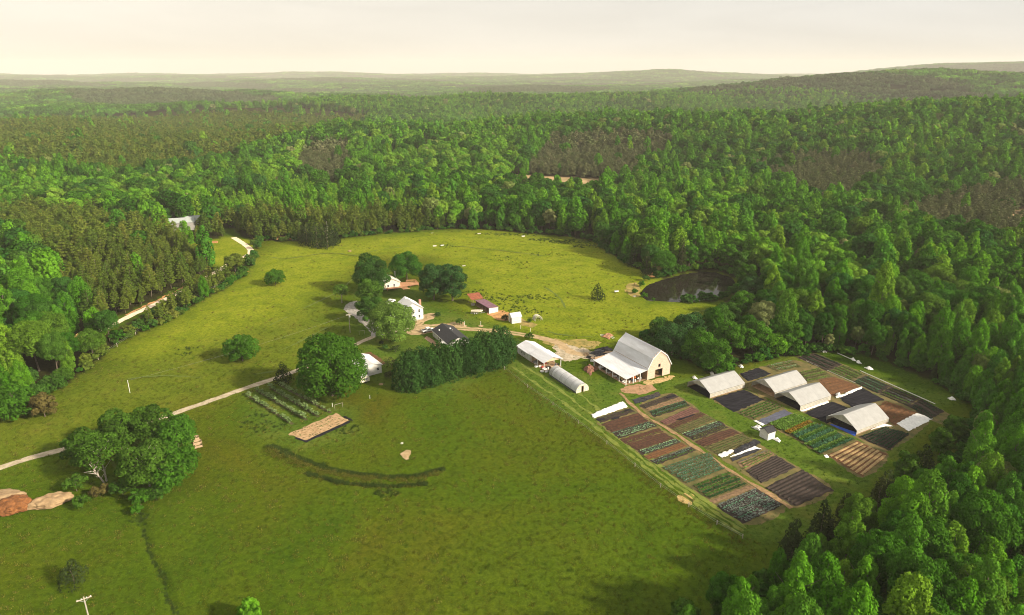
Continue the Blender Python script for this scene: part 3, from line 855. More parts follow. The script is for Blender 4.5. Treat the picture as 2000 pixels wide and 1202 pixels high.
ribbon('road', MAIN_ROAD, 2.7, 0.035, M_ROAD, 0.25, seed=2)
ribbon('driveway', GRAVEL, 5.0, 0.050, M_GREY, 0.45, seed=3)
ribbon('farm_track', TRACK, 3.9, 0.042, M_DIRT, 0.5, seed=4)
ribbon('farm_track_verge', TRACK[1:-3], 0.7, 0.050, M_TRACKGRASS, 0.25, seed=5)
ribbon('lane', WOODS_ROAD[:-1], 3.4, 0.045, M_SAND, 0.2, seed=6)
ribbon('lane_bank', WOODS_ROAD[1:5], 2.0, 0.040, M_CLAY, 0.7, off=2.6, seed=7)
W = lambda *p: wpoly(p, flat=True)
patch('yard', W((800, 640), (825, 618), (845, 612), (850, 620), (825, 634), (870, 632), (905, 628), (900, 640), (850, 650), (800, 654)), 0.030, M_DIRT, 0.6, seed=8)
patch('barn_yard', W((1085, 668), (1120, 676), (1160, 688), (1170, 702), (1140, 700), (1105, 706), (1085, 690)), 0.028, M_ROAD, 0.8, seed=9)
patch('barn_yard_dirt', W((1060, 664), (1130, 664), (1175, 668), (1150, 682), (1100, 680), (1080, 676)), 0.022, mat('worn_grass', (0.27, 0.19, 0.06), 0.95, 0.3, 0.3, col2=(0.12, 0.12, 0.02)), 1.2, seed=10)
patch('barn_apron', W((1212, 760), (1240, 752), (1272, 752), (1282, 760), (1262, 770), (1232, 770)), 0.030, mat('bare_earth', (0.33, 0.19, 0.11), 0.95, 0.2, 0.5, col2=(0.2, 0.13, 0.06)), 0.7, seed=11)
patch('hay_litter', W((1258, 745), (1280, 742), (1310, 733), (1316, 738), (1290, 748), (1266, 752)), 0.034, mat('hay_litter', (0.45, 0.31, 0.15), 0.95, 0.25, 0.9, col2=(0.25, 0.2, 0.07)), 0.5, 0.7, seed=12)
patch('coop_yard', W((952, 612), (975, 606), (1000, 614), (992, 626), (975, 626), (960, 618)), 0.028, M_CLAY, 0.5, seed=13)
patch('coop_path', W((1010, 618), (1030, 628), (1050, 634), (1040, 640), (1015, 634)), 0.026, mat('worn_grass', (0.3, 0.2, 0.07)), 0.6, seed=14)
patch('pond_bank', W((1262, 536), (1285, 531), (1296, 536), (1285, 542), (1266, 541)), 0.05, M_CLAY, 0.6, seed=15)
patch('pond_shore', W((1222, 560), (1240, 552), (1250, 562), (1246, 580), (1228, 576)), 0.024, mat('worn_grass', (0.3, 0.2, 0.07)), 0.8, seed=16)
patch('clay_corner', W((430, 552), (452, 535), (478, 528), (488, 533), (470, 542), (445, 556)), 0.04, mat('clay_grass', (0.42, 0.22, 0.07), 0.95, 0.3, 0.3, col2=(0.2, 0.15, 0.04)), 1.0, seed=17)
patch('field_edge_clay', W((500, 463), (560, 462), (600, 464), (590, 468), (540, 468), (505, 468)), 0.04, M_CLAY, 1.5, seed=18)
patch('red_patch', W((712, 690), (722, 688), (745, 700), (752, 712), (735, 712), (716, 700)), 0.03, M_REDSOIL, 0.5, seed=19)
patch('worn_patch', W((785, 884), (798, 880), (802, 890), (794, 899), (784, 892)), 0.10, M_DIRT, 0.4, 0.8, seed=20)
patch('worn_corner', W((1325, 970), (1345, 962), (1358, 975), (1350, 985), (1332, 982)), 0.03, mat('straw_litter', (0.4, 0.28, 0.10)), 0.5, seed=21)
patch('red_field_patch', W((220, 708), (255, 700), (290, 706), (330, 712), (340, 720), (290, 722), (230, 722)), 0.16, mat('thin_red_grass', (0.14, 0.10, 0.02), 0.95, 0.3, 0.25, col2=(0.12, 0.13, 0.015)), 1.5, seed=22) if False else None
for P_, s_ in ((CLAY_A, 31), (CLAY_B, 32)):
    patch('clearing', P_, 0.6, mat('tan_clearing', (0.36, 0.245, 0.13), 0.95, 0.25, 0.05, col2=(0.20, 0.15, 0.06)), 3, 8, seed=s_, flat=False)

M_TRAIL = mat('trampled_grass', (0.085, 0.115, 0.010), 0.95, 0.3, 0.8, col2=(0.05, 0.08, 0.008))
M_MOWN = mat('mown_grass', (0.135, 0.155, 0.022), 0.95, 0.3, 0.5, col2=(0.07, 0.11, 0.012))
for k_, pts_ in enumerate(([(915, 522), (960, 527), (1010, 540), (1060, 560), (1092, 582), (1104, 602)], [(1070, 648), (1100, 655), (1160, 658), (1230, 648), (1310, 622), (1380, 606)], [(700, 498), (760, 486), (860, 480), (960, 488), (1060, 500)],
                           [(520, 640), (600, 600), (660, 570), (690, 545)], [(420, 735), (500, 700), (560, 680), (640, 640)], [(505, 500), (560, 505), (640, 495), (700, 500)], [(250, 740), (330, 735), (440, 740), (540, 725)])):
    ribbon('trail', wpoly(pts_, flat=True), 0.8, 0.16, M_TRAIL, 0.35, seed=80 + k_)
for k_, (a_, b_) in enumerate(((0, 0), (16, -8), (34, -17))):
    ribbon('mown_strip', wpoly([(1000 + a_, 716 + b_), (1080 + a_, 772 + b_), (1140 + a_, 816 + b_ * .6), (1230 + a_ * .6, 888 + b_ * .6), (1330 + a_ * .5, 965 + b_ * .5), (1445 + a_ * .4, 1042 + b_ * .5)], flat=True), 0.9, 0.030 + .004 * k_, M_MOWN, 0.5, seed=90 + k_)
# pond
def water():
    m, N, L = nmat('pond_water')
    out = N.new('ShaderNodeOutputMaterial'); p = N.new('ShaderNodeBsdfPrincipled')
    p.inputs['Base Color'].default_value = (0.016, 0.013, 0.010, 1); p.inputs['Roughness'].default_value = 0.05; p.inputs['IOR'].default_value = 1.33; p.inputs['Specular IOR Level'].default_value = 0.3
    n = N.new('ShaderNodeTexNoise'); n.inputs['Scale'].default_value = 1.4; n.inputs['Detail'].default_value = 3
    g = N.new('ShaderNodeNewGeometry'); L.new(g.outputs['Position'], n.inputs['Vector'])
    b = N.new('ShaderNodeBump'); b.inputs['Strength'].default_value = 0.06; b.inputs['Distance'].default_value = 0.03
    L.new(n.outputs['Fac'], b.inputs['Height']); L.new(b.outputs[0], p.inputs['Normal']); L.new(p.outputs[0], out.inputs[0])
    return m
cxp = sum(p[0] for p in POND_W) / len(POND_W); cyp = sum(p[1] for p in POND_W) / len(POND_W)
patch('pond', [(cxp + (x - cxp) * 1.04, cyp + (y - cyp) * 1.04) for x, y in POND_W], -0.55, water(), 0.2, 2.0, seed=23)

# ------------------------------------------------------------------ building materials
ROT = R(29.5)
M_WHITE = mat('white_siding', (0.64, 0.63, 0.61), 0.6, 0.06, 0.7, col2=(0.52, 0.50, 0.46), stretch=(1, 1, 3))
M_BARNW = mat('weathered_barn_boards', (0.55, 0.425, 0.335), 0.8, 0.10, 0.9, col2=(0.40, 0.31, 0.235), stretch=(1, 1, 5))
M_ROOFW = mat('pale_metal_roof', (0.60, 0.61, 0.64), 0.5, 0.05, 0.5, metal=0.0, col2=(0.47, 0.47, 0.48), stretch=(1, 0.25, 1))
M_ROOFB = mat('black_shingles', (0.030, 0.030, 0.034), 0.85, 0.3, 4.0, col2=(0.015, 0.015, 0.017))
M_RUST = mat('rusted_roof', (0.27, 0.085, 0.045), 0.8, 0.25, 1.0, col2=(0.15, 0.05, 0.03))
M_PURPLE = mat('faded_maroon_roof', (0.17, 0.085, 0.115), 0.55, 0.2, 0.7, col2=(0.11, 0.055, 0.075))
M_WOOD = mat('weathered_wood', (0.34, 0.23, 0.14), 0.85, 0.2, 2.0, col2=(0.18, 0.12, 0.075))
M_DECK = mat('deck_wood', (0.50, 0.27, 0.15), 0.75, 0.15, 2.0, col2=(0.33, 0.17, 0.09))
M_DARK = mat('dark_interior', (0.030, 0.024, 0.020), 0.9, 0.3, 2.0)
M_GLASS = mat('window_glass', (0.03, 0.035, 0.04), 0.12, 0.2, 1.0, spec=0.6)
M_TRIM = mat('white_trim', (0.80, 0.79, 0.77), 0.55, 0.04, 2.0)
M_STEEL = mat('galvanised_steel', (0.52, 0.53, 0.54), 0.4, 0.08, 3.0, metal=0.6)
M_BRICK = mat('chimney_brick', (0.42, 0.22, 0.15), 0.9, 0.2, 6.0, col2=(0.28, 0.13, 0.09))
M_EARTH = mat('barn_floor_earth', (0.30, 0.19, 0.11), 0.95, 0.25, 1.0, col2=(0.17, 0.11, 0.06))
M_CONC = mat('concrete', (0.45, 0.43, 0.39), 0.9, 0.12, 2.0)

def ribbed(mb, p00, p10, p11, p01, t=0.05, pitch=0.75):
    """metal roof sheet: p00-p10 is the eave, p01-p11 the ridge; raised seams run up the slope"""
    p00, p10, p11, p01 = map(Vector, (p00, p10, p11, p01))
    mb.slab(p00, p10, p11, p01, t)
    n = max(2, int((p10 - p00).length / pitch)); nn = (p10 - p00).cross(p01 - p00).normalized()
    if nn.z < 0: nn = -nn
    for i in range(n + 1):
        f = i / n
        a, b = p00.lerp(p10, f) + nn * 0.02, p01.lerp(p11, f) + nn * 0.02
        mb.bar(a, b, 0.05, 0.05)
    return mb

def window(parent, x, y, z, w, h, axis, out):
    """framed window on a wall plane: axis is the direction the wall faces ('x' or 'y'), out = +1/-1"""
    def bx(a0, a1, z0, z1, d0, d1):
        lo, hi = min(d0 * out, d1 * out), max(d0 * out, d1 * out)
        return (x + lo, x + hi, y + a0, y + a1, z + z0, z + z1) if axis == 'x' else (x + a0, x + a1, y + lo, y + hi, z + z0, z + z1)
    fr = MB(); t = 0.09
    fr.box(*bx(-w / 2 - t, w / 2 + t, -t, 0, 0, .07)); fr.box(*bx(-w / 2 - t, w / 2 + t, h, h + t, 0, .07))
    fr.box(*bx(-w / 2 - t, -w / 2, 0, h, 0, .07)); fr.box(*bx(w / 2, w / 2 + t, 0, h, 0, .07)); fr.box(*bx(-w / 2, w / 2, h / 2 - .03, h / 2 + .03, 0.02, .06))
    wn_ = fr.build('window', M_TRIM, parent)
    MB().box(*bx(-w / 2, w / 2, 0, h, -.02, .03)).build('pane', M_GLASS, wn_)
    return wn_

# ---- big gambrel barn with lean-to
def barn():
    t = thing('barn', 'big gambrel-roofed barn with pale metal roof and open lean-to', 'barn', (38.4, 209.0, 0), ROT)
    x0, x1, Ln = 9.0, 19.2, 18.3
    ev, kn, rg = 4.3, 7.5, 9.9; kx = 1.9; xm = (x0 + x1) / 2
    prof = [(x0, 0), (x1, 0), (x1, ev), (x1 - kx, kn), (xm, rg), (x0 + kx, kn), (x0, ev)]
    # front gable with a real door opening and a loft opening
    dx0, dx1, dz = x0 + 3.3, x0 + 6.7, 3.0
    g = MB()
    g.box(x0, dx0, -0.12, 0.05, 0, dz); g.box(dx1, x1, -0.12, 0.05, 0, dz)
    lx0, lx1, lz0, lz1 = x0 + 4.7, x0 + 5.6, 3.7, 4.9
    g.box(x0, x1, -0.12, 0.05, dz, lz0); g.box(x0, lx0, -0.12, 0.05, lz0, ev); g.box(lx1, x1, -0.12, 0.05, lz0, ev)
    g.prism([(x0, ev), (lx0, ev), (lx0, lz1), (lx1, lz1), (lx1, ev), (x1, ev), (x1 - kx, kn), (xm, rg), (x0 + kx, kn)], 'y', -0.12, 0.05)
    g.build('front_wall', M_BARNW, t)
    # horizontal boards on the gable, one strip each
    bp = None
    for i in range(13):
        z = 0.25 + i * 0.72
        if z > rg - 0.5: break
        if z < ev: a, b = x0, x1
        elif z < kn: a = x0 + kx * (z - ev) / (kn - ev); b = x1 - (a - x0)
        else: a = x0 + kx + (xm - x0 - kx) * (z - kn) / (rg - kn); b = x1 - (a - x0)
        for (u, v) in ([(a, b)] if z > lz1 else ([(a, lx0), (lx1, b)] if z > dz else [(a, dx0), (dx1, b)])):
            if v - u > 0.3: MB().box(u + 0.02, v - 0.02, -0.165, -0.122, z, z + 0.60).build('board', M_BARNW, t)
    MB().prism(prof, 'y', Ln - 0.12, Ln).build('back_wall', M_BARNW, t)
    for nm, xx in (('side_wall', x1), ('side_wall', x0)):
        MB().box(xx - 0.1, xx, 0.05, Ln - 0.12, 0, ev).build(nm, M_BARNW if xx == x1 else M_WOOD, t)
    o = 0.45
    for nm, pts in (('roof_lower', [(x0 - .35, ev - .55), (x0 + kx, kn + .08)]), ('roof_upper', [(x0 + kx - .1, kn + .05), (xm, rg + .12)]),
                    ('roof_upper', [(x1 - kx + .1, kn + .05), (xm, rg + .12)]), ('roof_lower', [(x1 + .45, ev - .7), (x1 - kx, kn + .08)])):
        (a, za), (b, zb) = pts
        ribbed(MB(), (a, -o, za), (a, Ln + o, za), (b, Ln + o, zb), (b, -o, zb), 0.06).build(nm, M_ROOFW, t)
    MB().prism([(xm - .3, rg + .06), (xm + .3, rg + .06), (xm, rg + .26)], 'y', -o - .02, Ln + o + .02).build('ridge_cap', M_ROOFW, t)
    for (a, za), (b, zb) in (((x0 - .1, ev - .2), (x0 + kx, kn - .02)), ((x0 + kx, kn - .02), (xm, rg)), ((xm, rg), (x1 - kx, kn - .02)), ((x1 - kx, kn - .02), (x1 + .35, ev - .6))):
        MB().bar((a, -o + .02, za), (b, -o + .02, zb), 0.05, 0.26).build('barge_board', M_TRIM, t)
    # lean-to
    ribbed(MB(), (-.35, -.4, 2.42), (-.35, Ln + .3, 2.42), (x0 - .1, Ln + .3, 3.86), (x0 - .1, -.4, 3.86), 0.06).build('lean_to_roof', M_ROOFW, t)
    for k in range(6):
        y = 0.1 + k * (Ln - 0.2) / 5
        MB().box(-.1, .12, y - .11, y + .11, -.1, 2.36).build('post', M_TRIM, t)
    for x in (3.1, 6.0): MB().box(x - .1, x + .1, 0, .2, -.1, 2.42 + x * .155).build('post', M_TRIM, t)
    for k in range(6):
        y = 0.12 + k * (Ln - 0.24) / 5
        MB().bar((0, y, 2.33), (x0 - .15, y, 3.72), 0.09, 0.2).build('rafter', M_WOOD, t)
    MB().box(-.12, .1, -.2, Ln + .1, 2.12, 2.34).build('beam', M_WOOD, t)
    MB().box(0.3, x0 - .02, Ln - .1, Ln - .02, 0, 3.4).build('lean_to_back_wall', M_WOOD, t)
    MB().box(-0.2, x1 - .15, 0.06, Ln - .15, -.2, 0.05).build('floor', M_EARTH, t)
    # sliding door pushed half open inside
    MB().box(dx0 - 1.2, dx0 + 0.4, 0.07, 0.13, 0.05, dz).build('door', M_WOOD, t)
    return t
barn()

# ---- long white shed with open front half
def long_shed():
    t = thing('shed', 'long white metal shed with open-sided front bay full of gear', 'shed', (11.2, 221.1, 0), ROT)
    Wd, Ln, sp = 7.4, 18.6, 9.0; xm = Wd / 2
    for y0, y1, ez, rz_ in ((-0.5, sp, 3.05, 4.55), (sp + .02, Ln + .3, 2.75, 4.2)):
        for s in (0, 1):
            a = -.45 if s == 0 else Wd + .45
            ribbed(MB(), (a, y0, ez), (a, y1, ez), (xm, y1, rz_), (xm, y0, rz_), 0.06).build('roof_slope', M_ROOFW, t)
    MB().prism([(0.1, 3.05), (Wd - .1, 3.05), (xm, 4.42)], 'y', -0.12, -0.03).build('gable', mat('tan_plywood', (0.58, 0.44, 0.29), 0.8), t)
    MB().prism([(0, 0), (Wd, 0), (Wd, 2.7), (xm, 4.1), (0, 2.7)], 'y', Ln - .15, Ln).build('back_wall', M_WHITE, t)
    MB().prism([(0.1, 0), (Wd - .1, 0), (Wd - .1, 2.75), (xm, 4.08), (0.1, 2.75)], 'y', sp + .1, sp + .2).build('partition_wall', mat('tan_plywood', (0.58, 0.44, 0.29)), t)
    for x in (0, Wd - .12): MB().box(x, x + .12, sp + .2, Ln - .15, 0, 2.68).build('side_wall', M_WHITE, t)
    for k in range(8): MB().box(-.04, 0.0, sp + .3 + k * 1.18, sp + .42 + k * 1.18, 0, 2.6).build('batten', M_TRIM, t)
    for y in (13.6, 15.2): window(t, -0.01, y, 1.0, 0.8, 1.0, 'x', -1)
    for x, y in ((0.1, 0.0), (0.1, 4.4), (0.1, 8.8), (Wd - .25, 0.0), (Wd - .25, 4.4), (Wd - .25, 8.8)):
        MB().box(x, x + .17, y, y + .17, -.1, 3.0).build('post', M_TRIM, t)
    for x in (0.06, Wd - .28): MB().box(x, x + .22, -.05, 9.0, 2.78, 3.0).build('beam', M_WOOD, t)
    for y in (1.5, 4.5, 7.5): MB().bar((0, y, 3.0), (Wd, y, 3.0), 0.08, 0.16).build('tie_beam', M_WOOD, t)
    MB().box(-.1, Wd + .1, -.2, Ln, -.2, 0.04).build('floor', M_EARTH, t)
    return t
long_shed()

# ---- greenhouse tunnels
def film(name, c, c2, tr):
    return mat(name, c, 0.45, 0.05, 0.6, col2=c2, transl=tr, spec=0.4)
M_FILM = film('white_greenhouse_film', (0.56, 0.56, 0.55), (0.50, 0.50, 0.49), 0.45)
M_FILM2 = film('thin_side_film', (0.64, 0.61, 0.52), (0.45, 0.43, 0.36), 0.45)
M_BLACK = mat('black_ground_cloth', (0.018, 0.017, 0.022), 0.9, 0.3, 0.9, spec=0.08, col2=(0.006, 0.006, 0.008), stretch=(0.3, 2, 1))
M_BLUE = mat('blue_tarp', (0.02, 0.08, 0.42), 0.5)

def gothic(Wd, ez, rz_, n=7):
    """half profile of a tunnel, eave to ridge, gently curved"""
    pts = []
    for i in range(n + 1):
        f = i / n; x = Wd / 2 * f
        z = ez + (rz_ - ez) * (1 - (1 - f) ** 1.14); pts.append((x, z))
    return pts

def skin(mb, prof, y0, y1, t=0.03, ny=8, sag=0.05):
    """thick film sheet over a profile [(x,z)...] along y"""
    n = len(prof); V = []
    for k in range(ny + 1):
        for dz in (0, -t):
            for x, z in prof:
                V.append((x, y0 + (y1 - y0) * k / ny, z + dz - (sag if k % 2 else 0)))
    Fq = []
    for k in range(ny):
        a, b = k * 2 * n, (k + 1) * 2 * n
        for i in range(n - 1):
            Fq.append((a + i, a + i + 1, b + i + 1, b + i)); Fq.append((a + n + i, b + n + i, b + n + i + 1, a + n + i + 1))
    return mb.add(V, Fq)

def tunnel(px_near, Wd, Ln, label, ez=1.75, rz_=4.3, floor=None, endwall=0.55):
    """tunnel whose ridge runs along local x; local origin is the corner nearest the camera"""
    x, y = at0(*px_near)
    t = thing('greenhouse', label, 'greenhouse', (x, y, 0), ROT, 'greenhouse tunnels beside the plots')
    half = gothic(Wd, ez, rz_)
    prof = half + [(Wd - a, z) for a, z in half[::-1][1:]]
    # local y is across (0..Wd), local x along the ridge (0..Ln)
    def sw(mb): mb.v = [(v[1], v[0], v[2]) for v in mb.v]; return mb
    n = len(half)
    sw(skin(MB(), prof[:n], -.05, Ln + .05)).build('roof_film', M_FILM, t)
    sw(skin(MB(), prof[n - 1:], -.05, Ln + .05)).build('roof_film', M_FILM, t)
    nb = 8
    for k in range(nb + 1):
        xx = Ln * k / nb
        MB().tube([(xx, -.02, -.1), (xx, -.02, ez - .05)] + [(xx, a, z - .07) for a, z in prof] + [(xx, Wd + .02, ez - .05), (xx, Wd + .02, -.1)], 0.035, n=5).build('hoop', M_STEEL, t)
        if k in (0, nb) or k % 2 == 0:
            MB().tube([(xx, Wd * .12, ez + .75), (xx, Wd * .88, ez + .75)], 0.03, n=4).build('truss', M_STEEL, t)
            MB().tube([(xx, Wd * .3, ez + .75), (xx, Wd * .5, rz_ - .15), (xx, Wd * .7, ez + .75)], 0.025, n=4).build('truss_web', M_STEEL, t)
    for yy in (0, Wd):
        MB().box(0, Ln, yy - .05, yy + .05, 0, 0.3).build('base_board', M_WOOD, t)
        MB().box(0, Ln, yy - .015, yy + .015, 0.3, ez - .12).build('side_film', M_FILM2, t)
        for k in range(3): MB().tube([(0, yy - .04 if yy == 0 else yy + .04, 0.45 + k * .5), (Ln, yy - .04 if yy == 0 else yy + .04, 0.45 + k * .5)], 0.022, n=4).build('side_rail', M_TRIM, t)
    # upper part of each end is closed with film, the lower part open
    for xx, cut in ((0.0, endwall), (Ln, 0.2)):
        zc = ez + (rz_ - ez) * cut if cut < 1 else rz_
        top = [(a, z - .05) for a, z in prof if z > zc]
        if len(top) > 2:
            lo = [(top[0][0], zc), (top[-1][0], zc)]
            pl = [lo[0]] + top + [lo[1]]
            MB().prism(pl, 'x', xx - .02, xx + .02).build('end_film', M_FILM2, t)
    if floor: MB().box(0.1, Ln - .1, 0.1, Wd - .1, 0.015, 0.045).build('floor_cloth', floor, t)
    return t
tunnel((1386, 779), 10.2, 15.8, 'nearest-to-barn white greenhouse tunnel, cream film glowing in the sun', 1.8, 4.4, M_BLACK, 0.35)
t2 = tunnel((1512, 777), 9.4, 15.6, 'rear of the two touching white greenhouse tunnels', 1.8, 4.5, M_EARTH, 0.3)
t3 = tunnel((1562, 803), 9.6, 14.6, 'front of the two touching white greenhouse tunnels, plants inside', 1.8, 4.4, M_BLACK, 0.3)
t4 = tunnel((1672, 850), 10.0, 15.2, 'greenhouse tunnel beside the white plastic sheet, blue strip at its foot', 1.5, 4.3, M_BLACK, 0.25)

def hoop_house():
    x, y = at0(1125, 769)
    t = thing('hoop_house', 'small round-topped grey hoop house in front of the long shed', 'hoop house', (x, y, 0), ROT)
    Wd, Ln, n = 5.1, 16.6, 12
    prof = [(Wd / 2 - math.cos(math.pi * i / n) * Wd / 2, 0.5 + math.sin(math.pi * i / n) * 2.5) for i in range(n + 1)]
    m = film('grey_hoop_film', (0.60, 0.61, 0.62), (0.48, 0.485, 0.49), 0.25)
    skin(MB(), prof, 0, 14.8, ny=10, sag=0.03).build('cover', m, t, smooth=False)
    skin(MB(), [(a, z - .05) for a, z in prof], 14.9, Ln, ny=2).build('rear_cover', mat('grey_mesh', (0.33, 0.33, 0.32), 0.7), t)
    for k in range(6):
        MB().tube([(a, 0.02 + k * Ln / 5, z + .015) for a, z in prof], 0.03, n=5).build('hoop', mat('dark_pipe', (0.22, 0.22, 0.22), 0.5), t)
    for xx in (-.02, Wd - .06): MB().box(xx, xx + .08, 0, Ln, 0, 0.5).build('base_board', mat('dark_board', (0.10, 0.10, 0.11), 0.7), t)
    endp = [(0.03, 0)] + [(a, z - .03) for a, z in prof] + [(Wd - .03, 0)]
    L_ = [p for p in endp if p[0] <= 2.05] + [(2.05, 2.82), (2.05, 0)]
    Rr = [(3.05, 0), (3.05, 2.82)] + [p for p in endp if p[0] >= 3.05]
    m2 = mat('patched_end_film', (0.58, 0.55, 0.47), 0.6, 0.25, 2.0, col2=(0.28, 0.27, 0.17))
    MB().prism(L_, 'y', -.03, .02).build('end_wall', m2, t); MB().prism(Rr, 'y', -.03, .02).build('end_wall', m2, t)
    MB().box(2.05, 3.05, -.03, .02, 2.1, 2.85).build('end_wall', m2, t)
    MB().box(2.1, 2.2, -.06, .04, 0, 2.1).box(2.9, 3.0, -.06, .04, 0, 2.1).box(2.1, 3.0, -.06, .04, 2.1, 2.2).build('door_frame', M_WOOD, t)
    MB().box(2.2, 2.24, 0.0, 0.9, 0.1, 2.05).build('door', M_WOOD, t)
    return t
hoop_house()

# ---- houses
def gable_house(name, label, cat, loc, rot, Wd, Ln, ez, rz_, wall, roof, over=0.4, ridge='y', ribs=False, zf=0.0, thick=0.1):
    """simple gabled building; ridge along local y (length Ln), width Wd along x"""
    t = thing(name, label, cat, (*loc, 0), rot)
    xm = Wd / 2; k = (rz_ - ez) / xm
    for y in (0, Ln - .15):
        MB().prism([(0, zf), (Wd, zf), (Wd, ez), (xm, rz_), (0, ez)], 'y', y, y + .15).build('gable_wall', wall, t)
    for x in (0, Wd - .15): MB().box(x, x + .15, .15, Ln - .15, zf, ez).build('side_wall', wall, t)
    if zf > 0: MB().box(0.1, Wd - .1, 0.1, Ln - .1, 0, zf).build('foundation', M_CONC, t)
    for s in (0, 1):
        a = -over if s == 0 else Wd + over
        mb = MB(); z0 = ez - k * over + .06; z1 = rz_ + .06
        P4 = ((a, -over, z0), (a, Ln + over, z0), (xm, Ln + over, z1), (xm, -over, z1))
        (ribbed(mb, *P4, thick) if ribs else mb.slab(*P4, thick)).build('roof_slope', roof, t)
    return t

def mobile_home():
    # long side faces lower left; ridge runs along local y
    x, y = at0(869, 679)
    t = gable_house('house', 'white single-storey house with black shingle roof behind the evergreen row', 'house', (x - 3.5 * math.cos(R(117)), y - 3.5 * math.sin(R(117))), R(27), 8.6, 16.5, 2.9, 4.7, M_WHITE, M_ROOFB, 0.45, zf=0.4)
    for yy in (4.6, 5.4, 10.0, 14.0): window(t, -0.005, yy, 1.2, 0.62 if yy < 6 else 0.9, 1.3, 'x', -1)
    MB().box(-1.5, -0.01, 6.6, 8.9, 0.4, 0.52).box(-1.5, -1.38, 6.6, 6.72, 0, .4).box(-1.5, -1.38, 8.78, 8.9, 0, .4).build('porch', M_WOOD, t)
    MB().box(-.06, 0.0, 7.3, 8.2, 0.55, 2.55).build('door', mat('dark_door', (0.04, 0.03, 0.03)), t)
    MB().slab((-1.6, 1.2, 2.35), (-1.6, 3.9, 2.35), (0.0, 3.9, 2.85), (0, 1.2, 2.85), .08).build('porch_roof', M_WHITE, t)
    for yy in (1.3, 3.8): MB().box(-1.5, -1.4, yy, yy + .1, 0, 2.3).build('porch_post', M_TRIM, t)
    MB().box(1.2, 1.5, 12.5, 12.8, 3.4, 4.1).build('roof_vent', M_TRIM, t)
    MB().tube([(5.6, 9, 3.9), (5.6, 9, 4.7)], .12, n=8).build('flue', M_STEEL, t); MB().box(5.0, 5.6, 10.6, 11.1, 4.2, 4.6).build('skylight', M_TRIM, t)
    MB().box(-.5, -.38, -.4, 16.9, 2.62, 2.76).build('gutter', M_TRIM, t)
    # white cross gable at the far end, facing the lane
    p = MB().prism([(1.5, 0.4), (5.0, 0.4), (5.0, 2.5), (3.25, 3.3), (1.5, 2.5)], 'y', 16.5, 17.6); p.build('entry_wing', M_WHITE, t)
    return t
mobile_home()
patch('brick_path', [at0(*p) for p in ((829, 661), (834, 657), (866, 679), (862, 684))], 0.04, mat('path_brick', (0.45, 0.27, 0.18), 0.9, 0.15, 3.0), 0.1, 2, seed=41)

def farmhouse():
    x, y = at0(829, 624)
    c, s = math.cos(R(29)), math.sin(R(29))
    x -= 9 * c; y -= 9 * s
    t = gable_house('farmhouse', 'tall white farmhouse with white metal roof mostly hidden behind the pale tree', 'house', (x, y), R(29), 8.6, 9.5, 5.4, 8.2, M_WHITE, mat('white_metal_roof', (0.58, 0.58, 0.575), 0.45, 0.05), 0.4, ribs=True, zf=0.5)
    ch = MB().box(8.62, 9.4, 4.0, 5.0, 0, 7.6); ch.build('chimney', M_BRICK, t)
    MB().box(3.6, 4.2, 7.2, 7.8, 6.6, 8.4).build('chimney', M_TRIM, t)
    for yy in (1.8, 7.4):
        for zz in (1.2, 3.6): window(t, 8.6, yy, zz, .8, 1.3, 'x', 1)
    for xx in (1.8, 4.3, 6.8):
        for zz in (1.2, 3.6): window(t, xx, 0, zz, .8, 1.3, 'y', -1)
    # low wing towards the drive
    MB().box(-5.2, -.02, 1.0, 8.5, 0, 3.4).build('wing_wall', M_WHITE, t)
    for s_, a in ((0, 0.6), (1, 8.9)):
        MB().slab((-5.6, a, 3.35), (0, a, 3.35), (0, 4.75, 4.9), (-5.6, 4.75, 4.9), .1).build('wing_roof', MATS['white_metal_roof'], t)
    MB().prism([(1.0, 3.38), (8.5, 3.38), (4.75, 4.75)], 'x', -5.15, -5.0).build('wing_gable', M_WHITE, t)
    for yy in (2.5, 6.5): window(t, -5.2, yy, 1.1, .8, 1.2, 'x', -1)
    return t
farmhouse()

